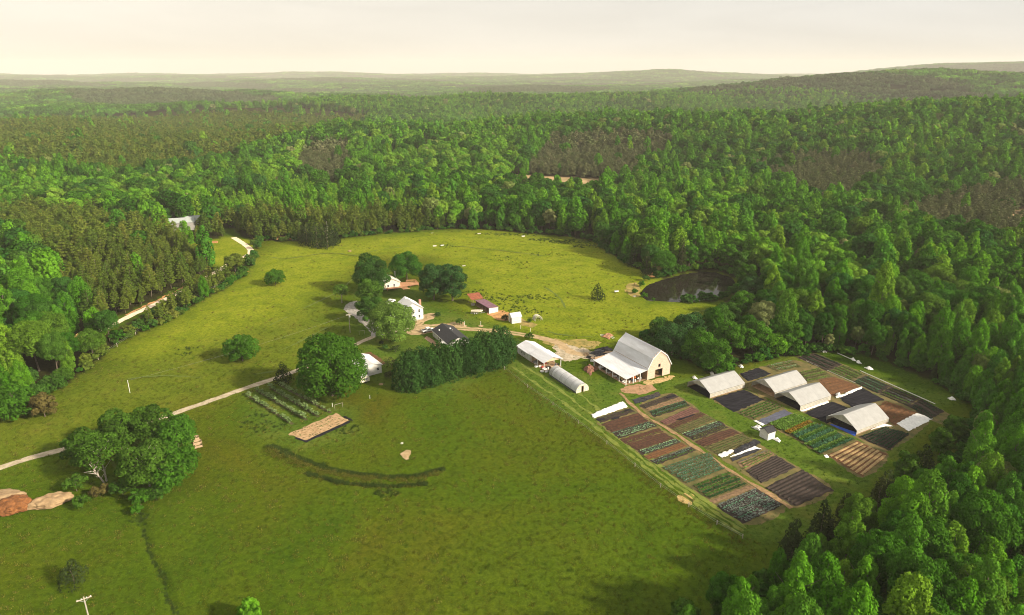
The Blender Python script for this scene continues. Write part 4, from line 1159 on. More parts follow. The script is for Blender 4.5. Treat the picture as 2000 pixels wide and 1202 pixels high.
def cottage():
    x, y = at0(782, 563)
    t = gable_house('cottage', 'small cream cottage with wooden deck under the trees', 'cottage', (x - 8.2 * math.cos(R(25)), y - 8.2 * math.sin(R(25))), R(25), 8.2, 7.5, 3.3, 5.4, mat('cream_siding', (0.74, 0.66, 0.54), 0.7), mat('cream_roof', (0.72, 0.68, 0.60), 0.5), 0.4, zf=0.5)
    for xx in (2.2, 5.2): window(t, xx, 0, 1.2, .9, 1.2, 'y', -1)
    MB().tube([(7.4, 5.5, 3.6), (7.4, 5.5, 7.2)], .16, n=8).build('chimney_pipe', M_STEEL, t)
    d = R(25)
    # deck boards one by one, to the right of and in front of the cottage
    for k in range(15):
        xx = 8.3 + k * 0.62
        MB().box(xx, xx + .58, -1.0, 6.5 - k * 0.12, 0.86, 0.93).build('deck_board', M_DECK, t)
    for k in range(12):
        xx = 1.0 + k * 0.62
        MB().box(xx, xx + .58, -2.4, -0.05, 0.86, 0.93).build('deck_board', M_DECK, t)
    for xx, yy in ((8.4, -.9), (12.8, -.9), (17.2, -.9), (17.2, 2.5), (17.2, 4.6), (12.8, 5.6), (1.1, -2.3), (4.8, -2.3)):
        MB().box(xx, xx + .14, yy, yy + .14, 0, 1.95).build('deck_post', M_DECK, t)
    for a, b in (((12.8, -.9), (17.3, -.9)), ((17.3, -.9), (17.3, 4.7)), ((17.3, 4.7), (12.8, 5.7))):
        for z in (1.3, 1.62, 1.92): MB().bar((*a, z), (*b, z), .09, .12).build('railing', M_DECK, t)
    for k in range(4): MB().box(8.6, 11.4, -1.3 - k * .42, -.98 - k * .42, 0.66 - k * .2, 0.74 - k * .2).build('step', M_DECK, t)
    for k in range(7): MB().box(8.5 + k * .5, 8.95 + k * .5, -3.9, -2.6, 0.28, 0.34).build('landing_board', M_DECK, t)
    return t
cottage()

def garage():
    x, y = at0(746, 728)
    c, s = math.cos(R(36)), math.sin(R(36))
    t = gable_house('garage', 'small white outbuilding half hidden by the biggest field tree', 'outbuilding', (x - 7.0 * c, y - 7.0 * s), R(36), 7.0, 10.5, 3.2, 4.5, M_WHITE, mat('white_metal_roof', (0.72, 0.71, 0.69)), 0.4, ribs=True)
    window(t, 5.6, 0, 1.3, .75, .95, 'y', -1); window(t, 1.6, 0, 1.0, .7, .85, 'y', -1)
    return t
garage()

def camper():
    x, y = at0(711, 747)
    t = thing('camper_trailer', 'little cream camper trailer in front of the white outbuilding', 'trailer', (x, y, 0), R(36))
    prof = [(-1.6, .55), (1.6, .55), (1.75, 1.2), (1.6, 2.1), (1.1, 2.45), (-1.1, 2.45), (-1.6, 2.1), (-1.75, 1.2)]
    MB().prism(prof, 'y', -1.1, 1.1).build('body', mat('cream_enamel', (0.76, 0.70, 0.55), 0.4), t)
    MB().prism([(-1.2, 2.45), (1.2, 2.45), (1.0, 2.6), (-1.0, 2.6)], 'y', -1.0, 1.0).build('roof', M_TRIM, t)
    window(t, 0.5, -1.1, 1.3, .9, .6, 'y', -1)
    MB().bar((-1.7, 0, .5), (-2.9, 0, .45), .1).build('tow_bar', M_STEEL, t)
    for yy in (-1.05, 1.05): MB().tube([(0.1, yy - .1, .33), (0.1, yy + .1, .33)], .33, n=12).build('wheel', mat('rubber', (0.02, 0.02, 0.02)), t)
    return t
camper()

def open_shed():
    x, y = at0(955, 613)
    c, s = math.cos(R(24)), math.sin(R(24))
    t = thing('loafing_shed', 'low open-fronted animal shed with faded maroon roof', 'shed', (x, y, 0), R(31))
    # local: +x away to the right, +y back; long axis along y
    Wd, Ln = 4.6, 12.0
    ribbed(MB(), (-.4, -.3, 2.75), (-.4, Ln + .3, 2.75), (Wd + .3, Ln + .3, 2.35), (Wd + .3, -.3, 2.35), .06).build('roof', M_PURPLE, t)
    MB().prism([(0, 0), (Wd, 0), (Wd, 2.27), (0, 2.65)], 'y', -.1, 0).build('end_wall', mat('grey_white_siding', (0.62, 0.61, 0.57), 0.7), t)
    MB().box(Wd - .1, Wd, 0, Ln, 0, 2.25).build('back_wall', M_WOOD, t)
    MB().prism([(0, 0), (Wd, 0), (Wd, 2.25), (0, 2.6)], 'y', Ln, Ln + .1).build('end_wall', M_WOOD, t)
    for k in range(5): MB().box(0, .14, k * 2.95, k * 2.95 + .14, -.1, 2.62).build('post', M_WOOD, t)
    MB().box(.1, Wd - .1, 0.02, Ln, 0, .04).build('floor', M_EARTH, t)
    return t
open_shed()
def rust_shed():
    x, y = at0(922, 598)
    t = thing('lean_to_shed', 'small tall shelter with rusty red roof on thin posts', 'shelter', (x, y, 0), R(24))
    Wd, Ln = 5.2, 5.0
    ribbed(MB(), (-.3, -.3, 3.0), (Wd + .3, -.3, 3.0), (Wd + .2, Ln + .2, 4.3), (-.5, Ln + .2, 4.3), .06).build('roof', M_RUST, t)
    for xx in (0, Wd / 2, Wd):
        MB().box(xx - .07, xx + .07, 0, .14, -.1, 2.98).build('post', M_WOOD, t); MB().box(xx - .07, xx + .07, Ln - .14, Ln, -.1, 4.2).build('post', M_WOOD, t)
    MB().box(0, 1.6, .3, 1.3, 0, 1.0).box(0.1, 1.5, .4, 1.2, 1.0, 1.05).build('feed_bin', mat('pale_bin', (0.55, 0.5, 0.46)), t)
    MB().bar((0, .07, 1.2), (Wd, .07, 1.2), .08, .12).build('rail', M_WOOD, t)
    return t
rust_shed()
def coop():
    x, y = at0(1000, 633)
    t = thing('coop', 'small white gabled shed with white metal roof beside the clay yard', 'shed', (x, y, 0), R(24))
    Wd, Ln, ez, rz_ = 4.3, 3.6, 2.9, 4.2
    MB().box(0, Wd, 0, .1, 0, ez).build('front_wall', M_WHITE, t); MB().box(0, Wd, Ln - .1, Ln, 0, ez).build('back_wall', M_WHITE, t)
    for xx in (0, Wd - .1): MB().prism([(0.1, 0), (Ln - .1, 0), (Ln - .1, ez), (Ln / 2, rz_ - .05), (0.1, ez)], 'x', xx, xx + .1).build('gable_wall', M_WHITE, t)
    for a in (-.3, Ln + .3): ribbed(MB(), (-.25, a, ez - .18), (Wd + .25, a, ez - .18), (Wd + .25, Ln / 2, rz_ + .05), (-.25, Ln / 2, rz_ + .05), .05).build('roof_slope', mat('white_metal_roof', (0.72, 0.71, 0.69)), t)
    for z in (.9, 1.7): MB().box(.03, Wd - .03, -.03, -.002, z, z + .06).build('board', mat('batten_grey', (0.4, 0.36, 0.3)), t)
    MB().box(-.04, 0.0, 1.0, 2.0, 0.1, 2.0).build('door', M_WOOD, t)
    return t
coop()
def far_barn():
    for (p, r_, L_, lab) in (((330, 454), R(20), 16, 'lower pale metal roof of the far building half hidden by pines'), ((366, 449), R(26), 13, 'upper pale metal roof of the far building behind the lone green tree')):
        x, y = at(*p)
        t = thing('far_shed', lab, 'shed', (x, y, float(hgt(x, y))), r_)
        for a, b in ((-.3, 4), (8.3, 4)):
            ribbed(MB(), (-.3, a, 5.6), (L_ + .3, a, 5.6), (L_ + .3, b, 8.4), (-.3, b, 8.4), .08).build('roof_slope', mat('grey_green_roof', (0.33, 0.36, 0.34), 0.5, 0.06), t)
        for yy in (0, 7.9): MB().box(0, L_, yy, yy + .1, 0, 5.7).build('wall', mat('grey_boards', (0.30, 0.29, 0.27)), t)
        for xx in (0, L_ - .1): MB().prism([(0.1, 0), (7.9, 0), (7.9, 5.6), (4, 8.2), (.1, 5.6)], 'x', xx, xx + .1).build('gable_wall', mat('grey_boards', (0.30, 0.29, 0.27)), t)
        KEEP_OUT.append((x + 8 * math.cos(r_), y + 8 * math.sin(r_) + 3, 10))
        for k_ in (12, 22, 33): KEEP_OUT.append((x + 8 * math.cos(r_) + 3, y + 8 * math.sin(r_) - k_, 9))
far_barn()
def plot_shed():
    x, y = at0(1499, 861)
    t = gable_house('garden_shed', 'tiny white shed with black shingle roof between the crop plots', 'shed', (x - 0.2, y - 0.1), ROT, 3.0, 3.0, 2.5, 3.3, M_WHITE, M_ROOFB, 0.25)
    # ridge runs to the back; turn so the gable faces the lower left
    t.rotation_euler.z = ROT + R(90); c, s = math.cos(ROT), math.sin(ROT); t.location.x = x + 3.0 * c; t.location.y = y + 3.0 * s
    MB().box(0.9, 1.9, -.05, 0, 0.1, 2.0).build('door', M_TRIM, t)
    return t
plot_shed()
def dome():
    x, y = at0(1053, 627)
    t = thing('chicken_tunnel', 'small round wire poultry tunnel standing on the pasture', 'poultry pen', (x, y, 0), R(25))
    m = mat('pale_pipe', (0.66, 0.64, 0.52), 0.5)
    for k in range(7):
        yy = k * .5; MB().tube([(-1.7 * math.cos(math.pi * i / 10), yy, 2.1 * math.sin(math.pi * i / 10)) for i in range(11)], .045, n=5).build('hoop', m, t)
    for a in (.25, .5, .75): MB().tube([(-1.7 * math.cos(math.pi * a), 0, 2.1 * math.sin(math.pi * a)), (-1.7 * math.cos(math.pi * a), 3.0, 2.1 * math.sin(math.pi * a))], .04, n=5).build('purlin', m, t)
    skin(MB(), [(-1.66 * math.cos(math.pi * i / 10), 2.05 * math.sin(math.pi * i / 10)) for i in range(11)], 1.2, 2.9, ny=2).build('cover', M_FILM2, t)
    MB().tube([(-.5, 0, 0), (-.5, 0, 1.5), (.5, 0, 1.5), (.5, 0, 0)], .04, n=5).build('door_frame', m, t)
dome()
def boat():
    x, y = at0(920, 613)
    t = thing('boat_trailer', 'cream boat sitting on a two-axle trailer beside the open shed', 'boat', (x, y, 0), R(3))
    hull = []
    for xx, w_, z0, z1 in ((0, .75, .75, 1.45), (1.5, .95, .7, 1.5), (3.2, .95, .72, 1.55), (4.5, .6, .85, 1.65), (5.2, .06, 1.2, 1.75)):
        hull.append([(xx, -w_, z1), (xx, -w_ * .8, z0 + .15), (xx, 0, z0), (xx, w_ * .8, z0 + .15), (xx, w_, z1)])
    mb = MB(); V = [p for r_ in hull for p in r_]; Fq = []
    for i in range(4):
        for j in range(4): Fq.append((i * 5 + j, i * 5 + j + 1, i * 5 + j + 6, i * 5 + j + 5))
    Fq.append((0, 1, 2, 3, 4)); mb.add(V, Fq); mb.build('hull', mat('cream_gelcoat', (0.74, 0.66, 0.54), 0.4), t)
    MB().add([(0, -.72, 1.4), (0, .72, 1.4), (3.2, .9, 1.5), (3.2, -.9, 1.5), (4.9, -.2, 1.66), (4.9, .2, 1.66)], [(0, 3, 2, 1), (3, 4, 5, 2)]).build('deck', mat('tan_deck', (0.62, 0.48, 0.36), 0.6), t)
    MB().box(-.2, 4.6, -.8, -.7, .42, .52).box(-.2, 4.6, .7, .8, .42, .52).box(0, .1, -.8, .8, .42, .52).box(4.4, 4.5, -.8, .8, .42, .52).bar((4.5, 0, .47), (6.0, 0, .45), .1).build('trailer_frame', M_STEEL, t)
    for xx in (1.5, 2.5):
        for yy in (-1.0, 1.0):
            w_ = MB().tube([(xx, yy - .12, .36), (xx, yy + .12, .36)], .36, n=14).build('wheel', mat('rubber', (0.02, 0.02, 0.02)), t)
            MB().tube([(xx, yy - .13, .36), (xx, yy + .13, .36)], .2, n=10).build('rim', M_TRIM, w_)
    return t
boat()

# ------------------------------------------------------------------ crop plots
S_BROWN = mat('tilled_brown_soil', (0.0630, 0.0276, 0.0144), 0.95, 0.25, 1.2, col2=(0.0306, 0.0138, 0.0084), bump=0.5)
S_DARK = mat('dark_soil', (0.0338, 0.0225, 0.0150), 0.95, 0.3, 1.2, col2=(0.0150, 0.0112, 0.0105), bump=0.5)
S_TAN = mat('dry_tan_soil', (0.1734, 0.1071, 0.0578), 0.95, 0.25, 1.0, col2=(0.0867, 0.0578, 0.0289), bump=0.4)
S_ORANGE = mat('orange_soil', (0.1224, 0.0540, 0.0194), 0.95, 0.25, 1.0, col2=(0.0634, 0.0295, 0.0122), bump=0.4)
S_PINK = mat('pinkish_soil', (0.1108, 0.0510, 0.0394), 0.95, 0.25, 1.2, col2=(0.0598, 0.0279, 0.0211), bump=0.4)
S_WEEDY = mat('weedy_soil', (0.082, 0.068, 0.024), 0.95, 0.3, 0.8, col2=(0.034, 0.037, 0.010), bump=0.4)
S_STRAW = mat('straw_mulch', (0.326, 0.224, 0.102), 0.95, 0.25, 1.4, col2=(0.204, 0.136, 0.058), bump=0.6)
S_PURPLE = mat('grey_purple_soil', (0.0360, 0.0255, 0.0218), 0.95, 0.3, 1.2, col2=(0.0142, 0.0105, 0.0083), bump=0.5)
S_GREYCLOTH = mat('grey_ground_cloth', (0.085, 0.09, 0.125), 0.5, 0.2, 1.0, col2=(0.045, 0.048, 0.07))
M_ROWCOVER = mat('white_row_cover', (0.80, 0.79, 0.76), 0.7, 0.05, 1.2, col2=(0.66, 0.65, 0.62))
M_PLASTIC = mat('white_plastic', (0.78, 0.77, 0.74), 0.4, 0.05, 1.2, col2=(0.6, 0.59, 0.57))
def crop(name, cols): return foliage('crop_' + name, cols, 0.15, 0.5)
C = {'blue': crop('bluegreen', [(0.085, 0.165, 0.115), (0.11, 0.20, 0.135)]), 'pale': crop('pale', [(0.17, 0.29, 0.17), (0.20, 0.32, 0.17)]),
     'green': crop('green', [(0.050, 0.125, 0.022), (0.070, 0.15, 0.03)]), 'dark': crop('dark', [(0.025, 0.078, 0.028), (0.03, 0.09, 0.03)]),
     'light': crop('light', [(0.12, 0.22, 0.035), (0.14, 0.24, 0.05)]), 'rust': crop('rust', [(0.20, 0.155, 0.020), (0.24, 0.15, 0.025)]),
     'grey': crop('greyblue', [(0.12, 0.15, 0.13), (0.15, 0.175, 0.15)]), 'olive': crop('olive', [(0.075, 0.095, 0.032), (0.095, 0.115, 0.04)]),
     'teal': crop('teal', [(0.055, 0.14, 0.075), (0.07, 0.16, 0.085)]), 'deep': crop('deep', [(0.018, 0.050, 0.028), (0.024, 0.06, 0.03)]),
     'yellow': crop('yellow', [(0.30, 0.27, 0.03), (0.26, 0.28, 0.04)])}
z3 = lambda x, y: (1120 + x * .3, 740 + y * .3)
z2 = lambda x, y: (1320 + x * 560 / 1980, 640 + y * 340 / 1202)
z6 = lambda x, y: (1340 + x * .15, 700 + y * .15)
z5 = lambda x, y: (460 + x * 400 / 1717, 600 + y * 280 / 1202)
BED_Z = [0.05]
def plants(a, b, w, leaf, h, space, rng, dense=1.0, per=6):
    """leafy plants in a strip of width w from a to b"""
    L_ = math.hypot(b[0] - a[0], b[1] - a[1]); lines = max(1, int(round(w / space * 0.9)))
    P = []
    for k in range(lines):
        off = (k - (lines - 1) / 2) * (w / max(1, lines)); n = int(L_ / space)
        for i in range(n):
            if rng.random() > dense * .93: continue
            f = (i + .5 + rng.uniform(-.2, .2)) / n; dx, dy = (b[0] - a[0]) / L_, (b[1] - a[1]) / L_
            P.append((a[0] + (b[0] - a[0]) * f - dy * (off + rng.uniform(-.06, .06)), a[1] + (b[1] - a[1]) * f + dx * (off + rng.uniform(-.06, .06)), 0))
    if not P: return None
    P = np.array(P); n = len(P)
    ang = rng.uniform(0, 6.28, (n, per)); el = rng.uniform(0.25, 1.1, (n, per)); s = leaf * rng.uniform(0.7, 1.25, (n, per))
    d = np.stack([np.cos(ang) * np.cos(el), np.sin(ang) * np.cos(el), np.sin(el) * h / leaf * 0.9], -1)
    c = P[:, None, :] + d * s[..., None] * 0.6
    side = np.stack([-np.sin(ang), np.cos(ang), np.zeros_like(ang)], -1) * s[..., None] * 0.42
    tip = P[:, None, :] + d * s[..., None] * 1.25 - np.array([0, 0, 0.06])
    V = np.stack([np.broadcast_to(P[:, None, :], c.shape), c + side, tip, c - side], 2).reshape(-1, 3)
    V[:, 2] = np.maximum(V[:, 2], 0.0)
    T = np.repeat(np.clip(.5 + .2 * rng.normal(size=n * per), 0, 1), 4)
    return V, np.arange(len(V), dtype=np.int32).reshape(-1, 4), T

def bed(label, corners, rows, soil, cropk=None, leaf=0.3, h=0.3, space=0.45, dense=1.0, fill=0.6, ridge=0.14, name='crop_bed', per=6, ridge_mat=None, seed=1):
    """plot: corners a,b along the first row and d,c along the last; rows run a-b"""
    rng = np.random.default_rng(seed + int(corners[0][0]))
    a, b, c, d = [np.array(at0(*p)) for p in corners]
    ctr = (a + b + c + d) / 4
    t = thing(name, label, 'crop bed', (ctr[0], ctr[1], 0), 0, 'beds of the market garden')
    a, b, c, d = a - ctr, b - ctr, c - ctr, d - ctr
    z = BED_Z[0]; BED_Z[0] = 0.05 + (BED_Z[0] - 0.05 + 0.004) % 0.04
    # soil sheet with a ragged outline
    pts = []
    for p, q in ((a, b), (b, c), (c, d), (d, a)):
        k = max(3, int(np.hypot(*(q - p)) / 0.9)); nn = np.array([-(q - p)[1], (q - p)[0]]) / np.hypot(*(q - p))
        for i in range(k):
            pts.append(p + (q - p) * i / k + nn * rng.uniform(-.32, .32))
    bm = bmesh.new(); f = bm.faces.new([bm.verts.new((p[0], p[1], z)) for p in pts]); bmesh.ops.triangulate(bm, faces=[f]); bmesh.ops.recalc_face_normals(bm, faces=bm.faces)
    if bm.faces[:][0].normal.z < 0: bmesh.ops.reverse_faces(bm, faces=bm.faces)
    me = bpy.data.meshes.new('soil'); bm.to_mesh(me); bm.free(); me.materials.append(soil); link('soil', me, t)
    wtot = (np.hypot(*(d - a)) + np.hypot(*(c - b))) / 2; w = wtot / rows
    for r_ in range(rows):
        f = (r_ + .5) / rows
        p, q = a + (d - a) * f, b + (c - b) * f; L_ = np.hypot(*(q - p)); dv = (q - p) / L_; nv = np.array([-dv[1], dv[0]])
        p, q = p + dv * rng.uniform(.0, 1.1), q - dv * rng.uniform(.0, 1.3)
        if ridge:
            k = max(4, int(L_ / 1.0)); V, Fq = [], []
            for i in range(k + 1):
                m_ = p + (q - p) * i / k; ww = w * fill / 2 * rng.uniform(.85, 1.12); hh = ridge * rng.uniform(.7, 1.2)
                for s, zz in ((-1, 0), (-.6, 1), (.6, 1), (1, 0)): V.append((*(m_ + nv * ww * s), z + .004 + zz * hh))
                if i:
                    for j in range(3): Fq.append(((i - 1) * 4 + j, (i - 1) * 4 + j + 1, i * 4 + j + 1, i * 4 + j))
            me = mesh_np('row_ridge', V, np.array(Fq)[:, ::-1], ridge_mat or soil); link('row_ridge', me, t)
        if cropk:
            kk = cropk if isinstance(cropk, str) else cropk[r_ % len(cropk)]
            if kk:
                res = plants(p, q, w * fill, leaf, h, space, rng, dense, per)
                if res:
                    V, Fq, T = res; V[:, 2] += z + ridge * .8
                    o = link('crop_row', mesh_np('crop_row', V, Fq, C[kk], T), t); tag(o, kind='stuff')
    return t
M_BETWEEN = mat('trodden_soil_and_weeds', (0.135, 0.095, 0.036), 0.95, 0.3, 0.35, col2=(0.045, 0.062, 0.012), detail=8)
def base_plot(px, z, seed): patch('plot_ground', [at0(*p) for p in px], z, M_BETWEEN, 0.35, 1.0, seed=seed)
base_plot([z3(*p) for p in ((140, 262), (368, 192), (600, 340), (780, 450), (1000, 590), (1380, 825), (1100, 950), (740, 700), (560, 585), (420, 480))], .020, 71)
base_plot([z3(*p) for p in ((430, 170), (640, 95), (860, 230), (1100, 355), (1330, 495), (1490, 588), (1695, 730), (1440, 838), (1230, 700), (940, 510), (700, 365), (560, 285))], .022, 72)
base_plot([z2(*p) for p in ((250, 494), (472, 428), (800, 585), (1250, 775), (1470, 880), (1285, 1035), (1040, 885), (620, 672))], .024, 73)
base_plot([z2(*p) for p in ((430, 330), (600, 270), (810, 225), (1000, 285), (1290, 412), (1660, 588), (1760, 640), (1470, 850), (1240, 760), (880, 590), (480, 420))], .018, 74)
base_plot([z2(*p) for p in ((838, 208), (962, 176), (1860, 580), (1760, 645))], .026, 75)
q3 = lambda *p: [z3(*k) for k in p]
q2 = lambda *p: [z2(*k) for k in p]
q6 = lambda *p: [z6(*k) for k in p]
# left column, far to near
bed('weedy bed with black patches just below the white row cover', q3((140, 262), (368, 192), (405, 215), (175, 290)), 3, S_DARK, ('olive', 'green', None), .22, .2, .5, .6)
bed('bare dark-brown tilled bed below the weedy bed', q3((180, 295), (420, 222), (490, 278), (245, 352)), 4, S_BROWN, None, ridge=.16)
bed('bed of pale blue-green leaf rows, third plot below the row cover', q3((252, 352), (505, 278), (545, 308), (292, 392)), 4, S_DARK, ('blue', 'pale', 'pale', 'pale'), .34, .3, .5)
bed('brown bed with a thin green line of seedlings', q3((300, 398), (555, 322), (585, 345), (340, 425)), 3, S_BROWN, ('olive', None, 'light'), .2, .2, .45, .7)
bed('rich brown tilled bed left of the tan path corner', q3((345, 428), (590, 350), (655, 392), (412, 470)), 5, S_BROWN, (None, 'olive', None, None, 'olive'), .18, .15, .5, .5)
bed('narrow bed of bright mint-green leaves below rich brown soil', q3((418, 472), (668, 392), (702, 412), (450, 500)), 3, S_DARK, ('pale', 'blue', 'pale'), .34, .3, .5)
bed('bare orange-brown strip below the mint-green leaves', q3((455, 505), (705, 416), (745, 440), (495, 530)), 3, S_ORANGE, None)
bed('grey-green leafy bed above the big blue-green block', q3((500, 535), (765, 445), (800, 468), (545, 562)), 3, S_DARK, ('grey', 'blue', 'green'), .32, .3, .5, .9)
bed('large dense block of blue-green brassicas', q3((575, 582), (890, 478), (988, 590), (735, 690)), 11, S_WEEDY, ('teal', 'blue'), .36, .34, .48, 1.0, .75)
bed('dark green striped block below the blue-green brassicas', q3((758, 705), (1015, 608), (1140, 690), (880, 790)), 6, S_WEEDY, ('green', 'dark'), .30, .34, .40, 1.0, .72)
bed('thin tan strip between dark green and grey-blue blocks', q3((880, 792), (1145, 694), (1180, 712), (915, 815)), 1, S_TAN, None, ridge=.05)
bed('grey-blue cabbage block at the bottom end of the plots', q3((925, 828), (1190, 715), (1372, 822), (1100, 945)), 11, S_PURPLE, ('grey', 'grey', 'blue'), .40, .34, .62, .95, .7)
# right column
bed('short soil bed with black cloth strips nearest the barn', q3((430, 176), (640, 98), (690, 118), (458, 196)), 4, S_DARK, (None, 'olive', None, 'olive'), .2, .2, .5, .6)
bed('tan and brown striped bed above the dark green crop', q3((458, 198), (690, 122), (722, 142), (485, 214)), 3, S_TAN, (None, 'olive', None), .2, .2, .5, .5)
bed('dark blue-green crop bed, second plot below the barn', q3((488, 216), (725, 143), (760, 175), (530, 252)), 4, S_DARK, ('teal', 'dark', 'teal', 'green'), .34, .34, .42)
bed('pinkish-brown tilled bed below the dark green crop', q3((560, 282), (770, 182), (822, 214), (600, 305)), 4, S_PINK, None, ridge=.15)
bed('brown bed with a black cloth line below the pinkish soil', q3((604, 308), (828, 218), (862, 236), (645, 326)), 3, S_BROWN, (None, 'olive', 'olive'), .2, .2, .5, .5)
bed('weedy green and tan bed above the pale leaf rows', q3((648, 330), (868, 238), (925, 268), (700, 358)), 4, S_WEEDY, ('olive', 'green'), .22, .22, .5, .7)
bed('four rows of pale blue-green leaves in the middle of the plots', q3((702, 360), (945, 275), (1010, 318), (782, 404)), 5, S_DARK, ('pale', 'blue', 'blue', 'olive', 'olive'), .34, .3, .52)
bed('deep brown bare bed below the pale leaf rows', q3((786, 410), (1020, 326), (1085, 356), (845, 446)), 4, S_BROWN, None, ridge=.16)
bed('olive-green weedy bed above the black and white sheeting', q3((850, 450), (1095, 360), (1180, 398), (938, 500)), 5, S_WEEDY, ('olive', 'olive', 'green'), .26, .26, .42)
bed('bright green rows below the black and white sheeting', q3((1062, 545), (1262, 466), (1312, 492), (1112, 598)), 4, S_TAN, ('grey', 'green', 'green', 'light'), .30, .3, .42)
bed('dark grey-brown ridged bed right of the tan path', q3((1120, 602), (1320, 498), (1450, 580), (1225, 682)), 8, S_PURPLE, None, ridge=.2)
bed('black-brown striped beds at the lower right of the plots', q3((1245, 712), (1488, 590), (1692, 728), (1440, 832)), 8, S_DARK, ('olive', None, 'grey'), .16, .14, .5, .45, .62, .22, ridge_mat=S_PURPLE)
# second field, beyond the grass lane
bed('black cloth plot right of the tunnel nearest the barn', q2((252, 492), (472, 428), (612, 500), (402, 585)), 6, M_BLACK, None, ridge=.10, fill=.8)
bed('five green crop rows below the black cloth plot', q2((425, 592), (640, 502), (752, 552), (530, 642)), 5, S_WEEDY, 'green', .36, .4, .42, 1, .5)
bed('grey woven cloth plot above the tall green crop', q2((565, 646), (745, 566), (802, 592), (612, 676)), 2, S_GREYCLOTH, None, ridge=.05, fill=.9)
bed('light green feathery crop block beside the tiny shed', q2((636, 668), (835, 596), (905, 628), (725, 715)), 6, S_WEEDY, 'light', .36, .5, .30, 1, .9)
bed('rusty orange flowering strip within the tall green crop', q2((728, 716), (908, 630), (985, 664), (800, 752)), 4, S_WEEDY, ('light', 'rust', 'rust', 'light'), .36, .5, .30, 1, .9)
bed('large tall green grain block above the straw plot', q2((802, 754), (990, 666), (1240, 775), (990, 880)), 13, S_WEEDY, ('teal', 'teal', 'light', 'green'), .36, .55, .30, 1, .9)
bed('straw-mulched tan plot at the edge of the trees', q2((1045, 882), (1250, 785), (1470, 880), (1285, 1035)), 8, S_ORANGE, None, ridge=.14, fill=.62, ridge_mat=S_STRAW)
bed('charcoal plot behind the tunnel nearest the barn', q2((440, 322), (570, 280), (660, 322), (495, 372)), 5, M_BLACK, 'deep', .2, .15, .6, .35, .8)
bed('pale flowering green plot behind the paired tunnels', q2((625, 268), (800, 226), (865, 275), (700, 305)), 5, S_WEEDY, ('pale', 'green', 'olive'), .36, .4, .5, .9)
bed('yellow-green plot upper right of the paired tunnels', q2((845, 312), (985, 280), (1085, 340), (905, 378)), 5, S_WEEDY, ('light', 'olive'), .3, .3, .45, .9)
bed('bare reddish-brown plot right of the paired tunnels', q2((985, 362), (1095, 342), (1285, 412), (1078, 480)), 6, S_ORANGE, None, ridge=.08)
bed('black cloth plot with white edge behind the fourth tunnel', q2((1125, 488), (1285, 418), (1445, 500), (1220, 556)), 6, M_BLACK, None, ridge=.10, fill=.8)
bed('black cloth plot between the paired tunnels and the fourth tunnel', q2((885, 590), (1075, 512), (1225, 570), (1045, 665)), 6, M_BLACK, None, ridge=.10, fill=.8)
bed('brown plot behind the fourth tunnel', q2((1380, 552), (1455, 508), (1665, 590), (1510, 682)), 6, S_ORANGE, ('olive', None), .2, .2, .5, .3, ridge=.10)
bed('very dark green crop plot beside the white plastic sheet', q2((1262, 758), (1445, 688), (1620, 735), (1470, 850)), 8, S_DARK, 'deep', .34, .4, .42, 1, .7)
# long strip along the wood
strip = [('black ridged end of the long strip beside the dark wood', (840, 208), (960, 178), (1150, 258), (1040, 300), 6, S_DARK, (None, 'deep')),
         ('bright green section of the long strip beside the dark wood', (1045, 302), (1155, 260), (1310, 330), (1210, 372), 5, S_WEEDY, ('green', 'light')),
         ('middle dark green section of the long strip beside the dark wood', (1215, 374), (1315, 332), (1490, 408), (1395, 458), 5, S_DARK, ('dark', 'teal')),
         ('grey-green section of the long strip beside the dark wood', (1400, 460), (1495, 410), (1690, 490), (1600, 545), 5, S_DARK, ('olive', 'green', 'grey')),
         ('last dark section of the long strip near the white sheet', (1605, 547), (1695, 492), (1850, 580), (1760, 640), 5, S_DARK, ('deep', 'deep', None))]
for lab, a, b, c, d, n, so, ck in strip:
    bed(lab, [z2(*a), z2(*d), z2(*c), z2(*b)], n, so, ck, .3, .3, .45, .9, .6)
# crops standing inside the tunnels
for tn, ck in ((t2, 'dark'), (t3, 'dark')):
    pass

# ---- tan paths through the plots
ribbon('plot_path', [at0(*z3(*p)) for p in ((300, 95), (380, 170), (470, 245), (560, 300), (650, 350), (740, 415), (850, 480), (960, 555), (1080, 635), (1200, 705), (1330, 785), (1420, 845))], 1.0, 0.100, mat('trodden_path', (0.27, 0.165, 0.085), 0.95, 0.25, 0.8, col2=(0.14, 0.10, 0.04)), 0.45, seed=51)

